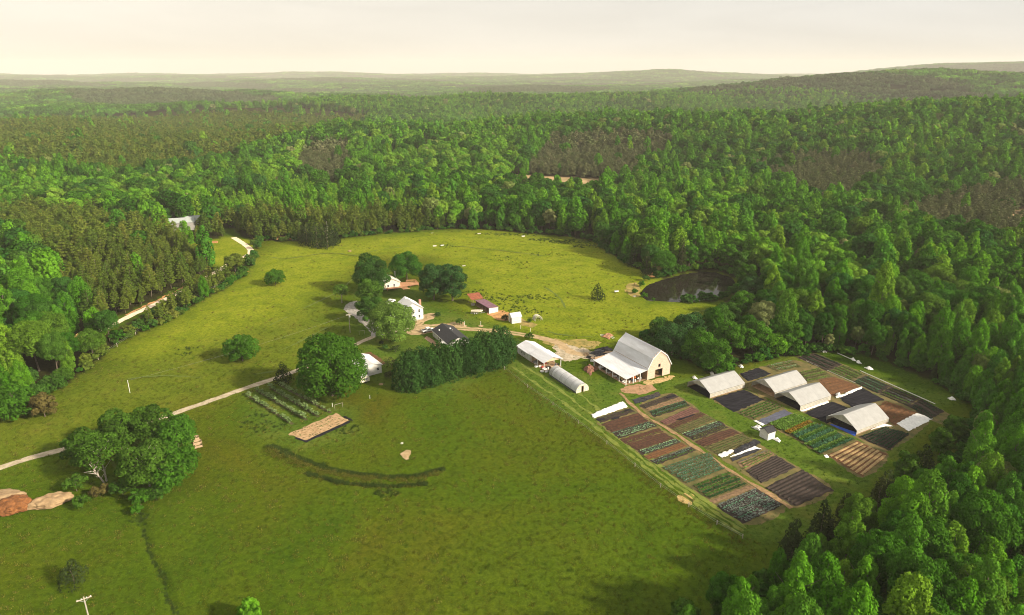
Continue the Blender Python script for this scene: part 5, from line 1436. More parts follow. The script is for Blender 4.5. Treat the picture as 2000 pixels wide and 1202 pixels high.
# ---- sheets and tarps
def sheet(name, label, cat, corners, m, thick=0.1, bumps=0.25, nx=14, ny=6, ragged=0.3, seed=1, group=None, z0=0.06, mound=0.0):
    """loose cloth lying on the ground: a lumpy slab with wavy edges"""
    rng = np.random.default_rng(seed); a, b, c, d = [np.array(at0(*p)) for p in corners]; ctr = (a + b + c + d) / 4
    top = []
    for j in range(ny + 1):
        for i in range(nx + 1):
            u, v = i / nx, j / ny
            p = (a * (1 - u) + b * u) * (1 - v) + (d * (1 - u) + c * u) * v - ctr
            e = 1.0 if (i in (0, nx) or j in (0, ny)) else 0.25
            p = p + rng.uniform(-ragged, ragged, 2) * e
            inner = min(1, 4 * u * (1 - u) * 1.2) * min(1, 4 * v * (1 - v) * 1.3)
            top.append((p[0], p[1], z0 + thick + inner * (mound + bumps * rng.random())))
    n1 = (nx + 1); V = top + [(x, y, z0) for x, y, z in top]; N0 = len(top); Fq = []
    for j in range(ny):
        for i in range(nx):
            k = j * n1 + i; Fq.append((k, k + 1, k + 1 + n1, k + n1)); Fq.append((N0 + k, N0 + k + n1, N0 + k + 1 + n1, N0 + k + 1))
    ring = [i for i in range(n1)] + [j * n1 + nx for j in range(1, ny + 1)] + [ny * n1 + i for i in range(nx - 1, -1, -1)] + [j * n1 for j in range(ny - 1, 0, -1)]
    for k in range(len(ring)):
        p, q = ring[k], ring[(k + 1) % len(ring)]; Fq.append((p, N0 + p, N0 + q, q))
    me = bpy.data.meshes.new(name); me.from_pydata(V, [], Fq)
    bm = bmesh.new(); bm.from_mesh(me); bmesh.ops.recalc_face_normals(bm, faces=bm.faces); bm.to_mesh(me); bm.free()
    me.materials.append(m); o = link(name, me, None, (ctr[0], ctr[1], 0)); tag(o, label, cat, group); return o
sheet('row_cover', 'long lumpy white row cover at the top of the plots', 'row cover', q3((115, 238), (325, 150), (348, 186), (135, 258)), M_ROWCOVER, .25, .35, 18, 6, .25, 1, mound=.35)
sheet('plastic_sheet', 'big flat white plastic sheet near the wood beside the fourth tunnel', 'plastic sheet', q2((1525, 665), (1665, 592), (1775, 632), (1608, 718)), M_PLASTIC, .08, .06, 16, 10, .22, 2)
sheet('black_tarp', 'crumpled shiny black tarp nearest the barn apron', 'tarp', q3((382, 138), (555, 88), (570, 112), (405, 166)), mat('shiny_black_plastic', (0.02, 0.02, 0.024), 0.25, 0.3, 1.5), .08, .3, 14, 5, .25, 3)
sheet('black_tarp', 'dark pile of black sheeting across the middle of the plots', 'tarp', q3((1040, 470), (1185, 398), (1218, 420), (1062, 498)), mat('shiny_black_plastic', (0.02, 0.02, 0.024)), .2, .5, 14, 5, .3, 4, mound=.25)
sheet('black_tarp', 'lower strip of black sheeting under the white cloth fold', 'tarp', q3((1020, 520), (1195, 450), (1222, 462), (1040, 540)), mat('shiny_black_plastic', (0.02, 0.02, 0.024)), .1, .15, 14, 4, .2, 5)
sheet('white_cloth', 'white cloth heap at the left end of the black sheeting', 'cloth', q3((940, 500), (1030, 462), (1050, 478), (965, 516)), M_ROWCOVER, .15, .4, 9, 4, .25, 6, mound=.1)
sheet('white_cloth', 'narrow white cloth fold lying along the black sheeting', 'cloth', q3((1020, 512), (1180, 444), (1222, 462), (1190, 462)), M_ROWCOVER, .22, .2, 14, 3, .12, 7)
sheet('black_cloth_strip', 'first short black cloth strip in the weedy bed', 'cloth', q3((150, 268), (200, 258), (206, 268), (160, 280)), M_BLACK, .05, .05, 5, 3, .1, 8, z0=.22)
sheet('black_cloth_strip', 'second short black cloth strip in the weedy bed', 'cloth', q3((250, 262), (300, 250), (300, 260), (256, 272)), M_BLACK, .05, .05, 5, 3, .1, 9, z0=.22)
sheet('black_cloth_strip', 'third short black cloth strip in the weedy bed', 'cloth', q3((335, 210), (368, 200), (370, 208), (340, 218)), M_BLACK, .05, .05, 5, 3, .1, 10, z0=.22)
sheet('black_cloth_strip', 'black cloth strip in the bed below the pinkish soil', 'cloth', q3((670, 270), (785, 235), (792, 240), (690, 276)), M_BLACK, .05, .05, 8, 3, .1, 11, z0=.22)
sheet('black_cloth_strip', 'black cloth strip in the bed nearest the barn', 'cloth', q3((600, 125), (660, 108), (666, 116), (612, 134)), M_BLACK, .05, .05, 6, 3, .1, 12, z0=.22)
sheet('white_edge_cloth', 'wavy white cloth along the edge of the black plot behind the fourth tunnel', 'cloth', q2((1135, 470), (1280, 412), (1284, 422), (1140, 484)), M_ROWCOVER, .2, .3, 14, 3, .3, 13)
sheet('white_edge_cloth', 'bunched white cloth at the left corner of that black plot', 'cloth', q2((1098, 464), (1130, 452), (1138, 482), (1112, 488)), M_ROWCOVER, .25, .5, 5, 4, .25, 14, mound=.2)
sheet('white_edge_cloth', 'white cloth along the foot of the front paired tunnel', 'cloth', q6((1485, 690), (1840, 555), (1860, 580), (1520, 700)), M_ROWCOVER, .15, .2, 14, 3, .15, 15)
sheet('white_edge_cloth', 'white cloth scrap at the right end of the fourth tunnel', 'cloth', q2((1345, 710), (1430, 662), (1500, 684), (1440, 684)), M_ROWCOVER, .12, .25, 9, 3, .2, 16)
sheet('blue_tarp', 'bright blue tarp strip at the corner of the fourth tunnel', 'tarp', q2((1065, 672), (1075, 668), (1255, 730), (1235, 750)), M_BLUE, .06, .08, 12, 3, .08, 17)
sheet('white_edge_cloth', 'white cloth strip along the grey woven cloth', 'cloth', q2((538, 648), (555, 645), (612, 672), (600, 680)), M_ROWCOVER, .12, .2, 7, 3, .12, 18)
sheet('white_cloth', 'white cloth heap left of the tiny shed', 'cloth', q6((855, 905), (935, 885), (995, 925), (960, 960)), M_ROWCOVER, .2, .6, 7, 5, .3, 19, mound=.3)
sheet('white_cloth', 'white sheet spilled in front of the tiny shed', 'cloth', q6((1125, 1055), (1190, 1035), (1232, 1080), (1215, 1110)), M_ROWCOVER, .1, .35, 6, 4, .25, 20, mound=.2)
sheet('white_edge_cloth', 'white scrap of cloth at the corner of the straw plot', 'cloth', q2((1020, 885), (1040, 878), (1060, 900), (1035, 902)), M_ROWCOVER, .08, .15, 4, 3, .12, 21)
for k, (p, lab) in enumerate((((1225, 222), 'first white cloth bundle dumped along the dark wood edge'), ((1262, 240), 'second white cloth bundle dumped along the dark wood edge'), ((1335, 284), 'third, longest white cloth bundle along the dark wood edge'),
                              ((1908, 494), 'last white cloth bundle near the corner of the wood'), ((1022, 163), 'small white bundle at the far tip of the long strip'), ((130, 348), 'white scrap at the left end of the tunnel nearest the barn'),
                              ((452, 270), 'white scrap between the first tunnel and the trees'), ((250, 318), 'white scrap behind the first tunnel'))):
    x, y = z2(*p); w_ = 9 if k in (2, 3) else 5
    sheet('white_bundle', lab, 'cloth', ((x - w_, y - 1), (x, y - 3), (x + w_, y + 3), (x - 2, y + 2.5)), M_ROWCOVER, .15, .5, 7, 4, .25, 30 + k, mound=.15)
for a, b, lab in (((1272, 300), (1790, 530), 'long white irrigation pipe beside the dark wood'), ((1115, 178), (1215, 222), 'short white pipe beyond the long strip')):
    p, q = at0(*z2(*a)), at0(*z2(*b)); o = MB().tube([(p[0], p[1], .12), (q[0], q[1], .12)], .11, n=6).build('irrigation_pipe', M_PLASTIC); tag(o, lab, 'pipe')
p, q = at0(*z2(900, 232)), at0(*z2(1240, 385)); o = MB().tube([(p[0], p[1], .10), (q[0], q[1], .10)], .09, n=6).build('irrigation_pipe', mat('pale_pipe', (0.66, 0.64, 0.52))); tag(o, 'pale pipe along the near side of the long strip', 'pipe')

# ---- mulch bed and berry rows beside the big field tree
def mulch_bed():
    cs = [z5(440, 1068), z5(845, 888), z5(950, 955), z5(590, 1122)]
    t = bed('rectangular tan mulched bed with a few weeds in the hayfield', cs, 3, mat('tan_mulch', (0.40, 0.27, 0.15), 0.95, 0.2, 1.0, col2=(0.24, 0.15, 0.07), bump=.4), ('olive', 'green', 'olive'), .26, .22, .6, .4, .8, .06, name='mulch_bed')
    t['category'] = 'mulch bed'; t.pop('group', None) if hasattr(t, 'pop') else None
    for a, b in (((590, 1128), (955, 962)), ((500, 1098), (590, 1130)), ((905, 918), (975, 952))):
        sheet('black_edge_cloth', {590: 'black cloth along the lower side of the mulched bed', 500: 'black cloth at the left corner of the mulched bed', 905: 'black cloth at the right end of the mulched bed'}[a[0]], 'cloth',
              (z5(a[0], a[1] - 8), z5(b[0], b[1] - 8), z5(b[0] + 6, b[1] + 8), z5(a[0] + 4, a[1] + 10)), M_BLACK, .06, .1, 10, 3, .15, a[0])
mulch_bed()
ROWS_B = [(((100, 740), (480, 985)), 'outermost berry row farthest from the big tree'), (((178, 700), (600, 950)), 'second berry row from the outside'), (((285, 675), (700, 922)), 'third berry row from the outside'), (((365, 650), (800, 890)), 'innermost berry row, nearest the big tree')]
berry = []
for v in range(3):
    V, Fq, T = crown_np('oak', 1.3, 0.75, 900 + v, 70, 0.22, base=0.05, k=6); berry.append(mesh_np('berry_bush', V, Fq, foliage('leaves_berry', [(0.17, 0.25, 0.09), (0.21, 0.28, 0.12), (0.14, 0.22, 0.07)]), T))
rb = random.Random(5)
for (a, b), lab in ROWS_B:
    p, q = Vector(at0(*z5(*a))), Vector(at0(*z5(*b))); n = int((q - p).length / 1.25)
    t = thing('berry_row', lab + ' beside the driveway', 'berry row', (p.x, p.y, 0), 0, 'rows of berry bushes')
    bm_ = MB(); d = (q - p).normalized(); nn = Vector((-d.y, d.x))
    e = q - p
    bm_.add([tuple(nn * .5) + (.07,), tuple(-nn * .5) + (.07,), tuple(e - nn * .5) + (.07,), tuple(e + nn * .5) + (.07,)], [(0, 1, 2, 3)]); bm_.build('mulch_strip', S_WEEDY, t)
    for i in range(n):
        if rb.random() < .10: continue
        c = d * (i + .5) * 1.25 + nn * rb.uniform(-.15, .15); o = link('bush', berry[rb.randrange(3)], t, (c.x, c.y, 0.05), rb.uniform(0, 6)); s = rb.uniform(.8, 1.5); o.scale = (s, s, s)

# ------------------------------------------------------------------ clutter, posts, poles, small things
def crate(x, y, z, r_, lab, m, s=1.0, group=None):
    t = thing('crate', lab, 'crate', (x, y, z), r_, group)
    w, d, h = .55 * s, .4 * s, .35 * s
    for k in range(3):
        zz = .03 + k * h / 3; hh = h / 3 - .03
        MB().box(-w, w, -d, -d + .03, zz, zz + hh).box(-w, w, d - .03, d, zz, zz + hh).box(-w, -w + .03, -d, d, zz, zz + hh).box(w - .03, w, -d, d, zz, zz + hh).build('slat', m, t)
    MB().box(-w, w, -d, d, 0, .03).build('base', m, t)
    return t
def barrel(x, y, z, lab, m, h=.9, r_=.3, group=None):
    t = thing('barrel', lab, 'barrel', (x, y, z), 0, group)
    prof = [(0, r_ * .93), (.05, r_), (.33, r_), (.36, r_ * 1.06), (.4, r_), (.62, r_), (.65, r_ * 1.06), (.69, r_), (.95, r_), (1.0, r_ * .93)]
    n = 12; V = [(math.cos(6.2832 * k / n) * q, math.sin(6.2832 * k / n) * q, f * h) for f, q in prof for k in range(n)]
    Fq = [(i * n + k, i * n + (k + 1) % n, (i + 1) * n + (k + 1) % n, (i + 1) * n + k) for i in range(len(prof) - 1) for k in range(n)] + [tuple(range(n))[::-1], tuple((len(prof) - 1) * n + k for k in range(n))]
    MB().add(V, Fq).build('drum', m, t); MB().tube([(0, 0, h - .01), (0, 0, h + .02)], r_ * .8, n=12).build('lid', M_DARK, t)
    return t
def bale(x, y, z, r_, lab, group=None):
    t = thing('hay_bale', lab, 'hay bale', (x, y, z), r_, group); n = 16
    m = mat('hay', (0.46, 0.33, 0.15), .95, .25, 3.0, col2=(0.27, 0.19, 0.08))
    MB().tube([(0, -.6, .62), (0, .6, .62)], .62, n=n).build('roll', m, t)
    for yy in (-.3, 0, .3): MB().tube([(0, yy - .02, .62), (0, yy + .02, .62)], .635, n=n).build('twine', mat('twine', (0.6, 0.5, 0.3)), t)
    return t
def pallet(x, y, z, r_, lab, group=None):
    t = thing('pallet', lab, 'pallet', (x, y, z), r_, group)
    for k in range(6): MB().box(-.6, .6, -.5 + k * .18, -.38 + k * .18, .10, .13).build('board', M_WOOD, t)
    for xx in (-.58, -.05, .48): MB().box(xx, xx + .1, -.5, .52, 0, .10).build('bearer', M_WOOD, t)
    return t
def local(o, r_):
    c, s = math.cos(r_), math.sin(r_); return lambda x, y: (o[0] + c * x - s * y, o[1] + s * x + c * y)
BN = local((38.4, 209.0), ROT); SH = local((11.2, 221.1), ROT)
COLS = {'white': mat('white_plastic', (0.78, 0.77, 0.74)), 'red': mat('red_paint', (0.42, 0.05, 0.03), .5), 'orange': mat('orange_paint', (0.52, 0.16, 0.04), .5), 'blue': mat('blue_drum', (0.05, 0.12, 0.30), .5),
        'grey': mat('grey_metal', (0.30, 0.31, 0.32), .5), 'black': mat('black_plastic', (0.025, 0.025, 0.025), .5), 'green': mat('green_paint', (0.04, 0.14, 0.05), .5), 'tan': mat('tan_box', (0.45, 0.32, 0.2), .8)}
rc = random.Random(21)
names = ['first', 'second', 'third', 'fourth', 'fifth', 'sixth', 'seventh', 'eighth', 'ninth', 'tenth']
# under the lean-to: a row of pale and dark crates along the outer posts, bales near the front
for k in range(9):
    c = ['white', 'black', 'grey', 'white', 'tan', 'white', 'grey', 'black', 'white'][k]
    x, y = BN(0.9 + rc.uniform(0, .8), 2.2 + k * 1.7); crate(x, y, .05, ROT + rc.uniform(-.4, .4), f'{c} crate, {names[k]} from the front along the lean-to posts', COLS[c], rc.uniform(.9, 1.4), 'crates under the barn lean-to')
for k, (u, v, c) in enumerate(((2.2, 1.0, 'white'), (3.9, 1.3, 'blue'), (4.6, .9, 'white'), (7.4, 1.4, 'grey'))):
    x, y = BN(u, v); barrel(x, y, .05, f'{c} barrel, {names[k]} from the outer corner at the lean-to front', COLS[c], group='barrels at the lean-to front')
for k, (u, v, z) in enumerate(((1.8, 4.6, .05), (3.2, 4.4, .05), (6.6, 3.2, .05), (7.9, 3.0, .05), (7.3, 5.0, .05))):
    x, y = BN(u, v); bale(x, y, z, ROT + rc.uniform(-.5, .5), f'round hay bale, {names[k]} from the outer side under the lean-to', 'bales under the lean-to')
def tractor():
    x, y = BN(5.3, 2.0)
    t = thing('tractor', 'small orange tractor parked under the lean-to front', 'tractor', (x, y, .05), ROT + R(100))
    MB().box(-.35, .35, -.2, 1.3, .75, 1.25).box(-.3, .3, 1.3, 1.42, .8, 1.2).build('hood', COLS['orange'], t)
    MB().box(-.45, .45, -1.1, -.2, .6, .95).build('body', COLS['orange'], t)
    for s in (-1, 1):
        for yy, r_, w_ in ((-.8, .62, .3), (1.0, .36, .2)):
            xx = s * .72; o = MB().tube([(xx - w_ / 2, yy, r_), (xx + w_ / 2, yy, r_)], r_, n=16).build('wheel', mat('rubber', (0.02, 0.02, 0.02)), t)
            MB().tube([(xx - w_ / 2 - .01, yy, r_), (xx + w_ / 2 + .01, yy, r_)], r_ * .55, n=12).build('rim', COLS['white'], o)
    MB().box(-.25, .25, -.9, -.45, .95, 1.05).box(-.25, .25, -.95, -.87, 1.0, 1.4).build('seat', COLS['black'], t)
    MB().tube([(0, -.2, 1.1), (0, -.4, 1.4)], .03, n=5).tube([(-.2, -.42, 1.42), (.2, -.42, 1.42)], .03, n=5).build('steering_wheel', COLS['black'], t)
    for s in (-.4, .4): MB().bar((s, -1.05, .95), (s, -1.05, 2.0), .06).build('roll_bar', COLS['black'], t)
tractor()
# inside the big barn door: bales of hay
for k in range(3):
    x, y = BN(12.6 + k * 1.4, 2.2 + (k % 2) * .6); bale(x, y, .05, ROT + .3 * k, f'{names[k]} hay bale inside the big barn doorway', 'bales in the barn doorway')
# front bay of the long shed
for k, (u, v, c) in enumerate(((.8, .7, 'white'), (1.2, 2.1, 'red'), (.7, 3.3, 'white'), (1.1, 4.9, 'tan'), (.8, 6.2, 'white'), (1.3, 7.4, 'grey'), (2.6, 1.1, 'black'), (3.4, 5.0, 'red'))):
    x, y = SH(u, v); crate(x, y, .04, ROT + rc.uniform(-.5, .5), f'{c} crate, {names[k]} one packed under the long shed roof', COLS[c], rc.uniform(1.0, 1.5), 'crates in the long shed')
for k, (u, v, c) in enumerate(((6.7, .9, 'black'), (6.2, 1.7, 'grey'), (5.2, .5, 'blue'), (2.0, .2, 'white'))):
    x, y = SH(u, v); barrel(x, y, .04, f'{c} barrel at the gable end of the long shed', COLS[c], group='barrels in the long shed')
for k, (u, v) in enumerate(((3.6, .8), (4.6, 1.2), (4.0, 2.6))):
    x, y = SH(u, v); pallet(x, y, .04, ROT + .1 * k, f'{names[k]} wooden pallet on the floor of the long shed', 'pallets in the long shed')
def work_table():
    x, y = SH(4.3, -.6); t = thing('work_table', 'tan plywood packing table at the shed gable end', 'table', (x, y, 0), ROT)
    MB().box(-1.5, 1.5, -.6, .6, .82, .88).build('top', mat('tan_plywood', (0.58, 0.44, 0.29)), t)
    for a in (-1.4, 1.3):
        for b in (-.55, .45): MB().box(a, a + .1, b, b + .1, 0, .82).build('leg', M_WOOD, t)
work_table()
for k, (u, v, c) in enumerate(((-1.0, -.6, 'white'), (.2, -1.4, 'white'), (1.3, -1.2, 'grey'), (-.6, 4.0, 'white'))):
    x, y = SH(u, v); crate(x, y, 0, rc.uniform(0, 3), f'loose {c} crate on the grass outside the long shed, {names[k]}', COLS[c], 1.1, 'crates outside the long shed')
# equipment behind the lean-to
def flat_trailer(px, lab, r_, m):
    x, y = at0(*px); t = thing('flat_trailer', lab, 'trailer', (x, y, 0), r_)
    for k in range(6): MB().box(-1.0 + k * .34, -.69 + k * .34, -2.2, 2.2, .62, .67).build('deck_board', M_WOOD, t)
    MB().box(-1.02, 1.06, -2.2, -2.1, .5, .62).box(-1.02, 1.06, 2.1, 2.2, .5, .62).box(-1.02, -.94, -2.1, 2.1, .5, .62).box(.98, 1.06, -2.1, 2.1, .5, .62).bar((0, 2.2, .55), (0, 3.6, .5), .1).build('frame', COLS['black'], t)
    for s in (-1.18, 1.22):
        for yy in (-.45, .45): MB().tube([(s - .1, yy, .34), (s + .1, yy, .34)], .34, n=14).build('wheel', mat('rubber', (0.02, 0.02, 0.02)), t)
    return t
flat_trailer((1166, 702), 'flatbed trailer with black frame behind the barn lean-to', ROT + R(75), None)
flat_trailer((1186, 691), 'second flatbed trailer tight behind the lean-to corner', ROT + R(60), None)
def heap(name, lab, cat, corners, m, seed, mound=.8, bumps=.5, rag=.4): return sheet(name, lab, cat, corners, m, .1, bumps, 10, 7, rag, seed, mound=mound, z0=0)
heap('black_tarp', 'heap of black plastic sheeting behind the barn lean-to', 'tarp', ((1150, 690), (1172, 682), (1192, 690), (1170, 698)), mat('shiny_black_plastic', (0.02, 0.02, 0.024)), 61, .5, .5)
heap('black_tarp', 'long black cloth pile beyond the flatbed trailers', 'tarp', ((1160, 684), (1185, 677), (1198, 684), (1180, 690)), M_BLACK, 62, .4, .5)
for k, (p, c) in enumerate((((1150, 699), 'black'), ((1158, 706), 'white'), ((1172, 706), 'grey'), ((1180, 700), 'black'), ((1146, 694), 'tan'))):
    x, y = at0(*p); crate(x, y, 0, rc.uniform(0, 3), f'{c} crate among the equipment behind the lean-to, {names[k]} of five', COLS[c], 1.5, 'crates behind the lean-to')
heap('brush_pile', 'reddish-brown dead brush pile left of the lean-to', 'brush pile', ((1138, 722), (1150, 713), (1166, 720), (1152, 733)), mat('dead_brush', (0.20, 0.09, 0.06), .95, .3, 2.0, col2=(0.09, 0.05, 0.03)), 63, .6, .8, .6)
heap('scrap_heap', 'orange and brown scrap heap on the grass beyond the barn', 'scrap heap', ((1172, 660), (1186, 652), (1202, 656), (1190, 664)), mat('scrap', (0.34, 0.17, 0.09), .9, .5, 2.5, col2=(0.07, 0.05, 0.04)), 64, .4, .9, .6)
for k, (p, c) in enumerate((((1176, 656), 'white'), ((1199, 653), 'orange'), ((1196, 661), 'white'))):
    x, y = at0(*p); crate(x, y, 0, k, f'{c} box lying at the scrap heap, {names[k]}', COLS[c], 1.3, 'boxes at the scrap heap')
def frame_goal(px, w_, h_, lab, r_):
    x, y = at0(*px); t = thing('timber_frame', lab, 'frame', (x, y, 0), r_)
    for s in (-w_ / 2, w_ / 2): MB().tube([(s, 0, -.1), (s, 0, h_)], .045, n=6).build('post', BARK_PALE, t)
    MB().tube([(-w_ / 2, 0, h_), (w_ / 2, 0, h_)], .045, n=6).build('crossbar', BARK_PALE, t)
frame_goal(z5(867, 850), 2.6, 1.6, 'pale goal-like frame at the corner of the mulched bed', R(35))
frame_goal((1146, 686), 2.6, 1.7, 'pale open frame beside the barn equipment', R(10))
frame_goal((707, 654), 2.2, 1.7, 'pale gate frame beside the driveway junction', R(25))
def stake(px, h_, lab, cat='post', m=None, name='marker_post', group=None, mound_=False):
    x, y = at0(*px); t = thing(name, lab, cat, (x, y, 0), 0, group)
    MB().tube([(0, 0, -.2), (0, 0, h_)], .08, n=6).build('shaft', m or M_TRIM, t); MB().tube([(0, 0, h_), (0, 0, h_ + .06)], .10, n=6).build('cap', m or M_TRIM, t)
    if mound_:
        n = 14; rr = random.Random(int(px[0])); V = [(0, 0, .22)] + [(math.cos(6.28 * k / n) * 1.2 * rr.uniform(.8, 1.15), math.sin(6.28 * k / n) * 1.2 * rr.uniform(.8, 1.15), .02) for k in range(n)]
        MB().add(V, [(0, k + 1, (k + 1) % n + 1) for k in range(n)]).build('mulch_ring', M_DIRT, t)
stake(z5(813, 838), 1.3, 'lone pale stake left of the goal-like frame', group='pale stakes')
stake(z5(1127, 768), 1.2, 'lone pale stake in the lawn below the outbuilding', group='pale stakes')
stake((907, 637), 2.0, 'white tree guard with mulch ring, nearer the house', 'tree guard', None, 'tree_guard', 'white tree guards', True)
stake((939, 637), 2.0, 'white tree guard with mulch ring, nearer the open shed', 'tree guard', None, 'tree_guard', 'white tree guards', True)
stake((1004, 640), 1.6, 'dark fence post in front of the white coop', m=M_WOOD, group='posts by the coop')
stake((1017, 643), 1.5, 'white post right of the coop', group='posts by the coop')
stake((1036, 648), 1.5, 'white post farthest right of the coop', group='posts by the coop')
stake((254, 768), 4.6, 'slim pale pole standing in the left meadow', 'pole')
stake((430, 700), 0.5, 'short pale stub beside the round meadow tree') if False else None
def fence(name, lab, pts_px, h_, wires=2):
    P = [at0(*p) for p in pts_px]; t = thing(name, lab, 'fence', (*P[0], 0))
    for p in P: MB().tube([(p[0] - P[0][0], p[1] - P[0][1], -.2), (p[0] - P[0][0], p[1] - P[0][1], h_)], .10, n=6).build('post', BARK_PALE, t)
    for k in range(wires):
        mb = MB()
        for i in range(len(P) - 1): mb.tube([(P[i][0] - P[0][0], P[i][1] - P[0][1], h_ * (.5 + .4 * k)), (P[i + 1][0] - P[0][0], P[i + 1][1] - P[0][1], h_ * (.5 + .4 * k))], .012, n=3)
        mb.build('wire', M_STEEL, t)
fence('wire_fence', 'wire fence with pale posts along the pine edge of the meadow', [(192, 702), (229, 677), (265, 653), (300, 632), (332, 614), (361, 596), (391, 579), (420, 564), (444, 552), (468, 537)], 1.5)
fence('wire_fence', 'wire fence between the mown strip and the hayfield', [(985, 722), (1030, 757), (1080, 792), (1130, 828), (1185, 868), (1240, 912), (1290, 952), (1345, 990), (1400, 1025), (1450, 1052)], 1.2)
def power_pole(x, y, h_, r_, lab):
    t = thing('utility_pole', lab, 'utility pole', (x, y, 0), r_)
    MB().tube([(0, 0, -.3), (0, 0, h_)], .17, .11, n=8).build('pole', BARK_PALE, t)
    MB().box(-1.2, 1.2, -.07, .07, h_ - .55, h_ - .40).build('crossarm', mat('pale_timber', (0.5, 0.42, 0.33)), t)
    for s in (-1.05, -.4, .4, 1.05): MB().tube([(s, 0, h_ - .4), (s, 0, h_ - .18)], .05, n=6).build('insulator', M_TRIM, t)
    for s in (-1, 1): MB().bar((s * .8, 0, h_ - .5), (0, 0, h_ - 1.2), .05).build('brace', M_STEEL, t)
    return t
xa, ya = at0(163, 1166, 10.0)
power_pole(xa, ya, 10.0, R(35), 'utility pole top with crossarm at the bottom left of the frame')
xb, yb = at0(684, 650)
tb = power_pole(xb, yb, 8.2, R(40), 'utility pole with lamp beside the grey driveway')
MB().tube([(.3, -.2, 6.6), (.3, -.2, 7.3)], .24, n=10).build('transformer', M_TRIM, tb); MB().bar((0, 0, 7.0), (.3, -.2, 7.0), .06).build('bracket', M_STEEL, tb)
def wire_span(p, q, sag, lab):
    pts = [(p[0] + (q[0] - p[0]) * f, p[1] + (q[1] - p[1]) * f, p[2] + (q[2] - p[2]) * f - sag * 4 * f * (1 - f)) for f in [i / 12 for i in range(13)]]
    o = MB().tube(pts, .009, n=4).build('overhead_wire', M_STEEL); tag(o, lab, 'wire')
xc, yc = at0(254, 768)
wire_span((xb, yb, 7.7), (xc, yc, 4.5), 1.2, 'overhead wire crossing the left meadow from the driveway pole')
# pasture things: white hive boxes, tank, bales, rocks
def hive(px, lab, s=1.0):
    s *= .72
    x, y = at0(*px); t = thing('hive_box', lab, 'hive', (x, y, 0), R(20), 'white boxes on the pasture')
    MB().box(-1.6 * s, 1.6 * s, -.6 * s, .6 * s, .25, 1.1 * s).build('box', M_TRIM, t); MB().box(-1.7 * s, 1.7 * s, -.7 * s, .7 * s, 1.1 * s, 1.2 * s).build('lid', M_STEEL, t)
    for a in (-1.4 * s, 1.3 * s): MB().box(a, a + .12, -.5 * s, .5 * s, 0, .25).build('foot', M_WOOD, t)
for p, lab, s in (((936, 458), 'white box at the far pasture edge beneath the trees', .9), ((1022, 463), 'white box farthest right along the far pasture edge', .9), ((849, 482), 'left of the two pale boxes behind the farmhouse trees', .9), ((864, 481), 'right of the two pale boxes behind the farmhouse trees', .9),
                  ((844, 457), 'dark-legged white box at the far tree line', .7), ((1204, 571), 'white trough between the cedar and the pond', .9), ((906, 521), 'pale tank at the right side of the twin-crowned tree', .7), ((574, 470), 'white box below the dark cedars', .7), ((1239, 580), 'small white box on the near pond shore', .5)):
    hive(p, lab, s)
def rock(px, lab, s, m, seed, name='boulder', cat='boulder', squash=.5):
    rr = random.Random(seed); x, y = at0(*px); bm = bmesh.new(); bmesh.ops.create_icosphere(bm, subdivisions=4 if s > 2 else 3, radius=s)
    for v in bm.verts:
        n = 1 + .16 * math.sin(v.co.x * 3.1 / s + seed) * math.cos(v.co.y * 2.7 / s) + .10 * math.sin(v.co.x * 7.3 / s + 2) * math.sin(v.co.y * 8.1 / s + seed) + .05 * rr.uniform(-1, 1); v.co *= n; v.co.z = max(v.co.z * squash, -.1)
    me = bpy.data.meshes.new(name); bm.to_mesh(me); bm.free(); me.materials.append(m); o = link(name, me, None, (x, y, 0)); tag(o, lab, cat); return o
M_PALEDIRT = mat('pale_dirt_pile', (0.30, 0.21, 0.115), .95, .2, .8, col2=(0.18, 0.115, 0.06), bump=.5)
rock((683, 491), 'tan boulder alone on the upper pasture', 1.1, M_PALEDIRT, 3)
o = rock((100, 981), 'pale tan dirt pile below the driveway trees', 2.5, M_PALEDIRT, 4, 'dirt_pile', 'dirt pile', .75); o.scale = (1.75, 1.0, 1); o.rotation_euler.z = R(28)
o = rock((28, 990), 'rust-red dirt pile at the left edge', 3.6, mat('rust_dirt', (0.20, 0.080, 0.026), .95, .35, 1.2, col2=(0.09, 0.035, 0.012), bump=.6), 5, 'dirt_pile', 'dirt pile', .7); o.scale = (1.05, .9, 1)
o = rock((10, 968), 'low pale dirt ridge behind the rust-red pile', 2.6, M_PALEDIRT, 6, 'dirt_pile', 'dirt pile', .3); o.scale = (1.8, .9, 1)
rock((785, 866), 'small pale stone in the hayfield above the bare spot', .45, M_CONC, 7, 'stone', 'stone', .5)
rock((744, 751), 'flat tan stump on the lawn below the outbuilding', .9, M_PALEDIRT, 8, 'stump', 'stump', .3)
for k, p in enumerate(((381, 858), (386, 866), (387, 873))):
    x, y = at0(*p); crate(x, y, 0, R(30), f'{["top", "middle", "bottom"][k]} tan box in the stack beside the driveway trees', COLS['tan'], 2.0, 'tan boxes beside the driveway trees')
x, y = at0(415, 495); t = thing('raised_bed', 'reddish timber raised bed in the small clearing', 'raised bed', (x, y, 0), R(-35))
for a in (-.6, .5): MB().box(-3.8, 3.8, a, a + .12, 0, .5).build('side_board', M_RUST, t)
for a in (-3.8, 3.7): MB().box(a, a + .1, -.48, .5, 0, .5).build('end_board', M_RUST, t)
MB().box(-3.7, 3.7, -.48, .5, .05, .4).build('soil', S_TAN, t)
x, y = at0(420, 475); t = thing('log_pile', 'stack of orange cut logs at the edge of the small clearing', 'log pile', (x, y, 0), R(10))
for k in range(9): MB().tube([(-1.6, (k % 4) * .5 - .75 + (k // 4) * .25, .25 + (k // 4) * .44), (1.6, (k % 4) * .5 - .75 + (k // 4) * .25, .25 + (k // 4) * .44)], .24, n=8).build('log', mat('cut_log', (0.42, 0.22, 0.09), .9), t)
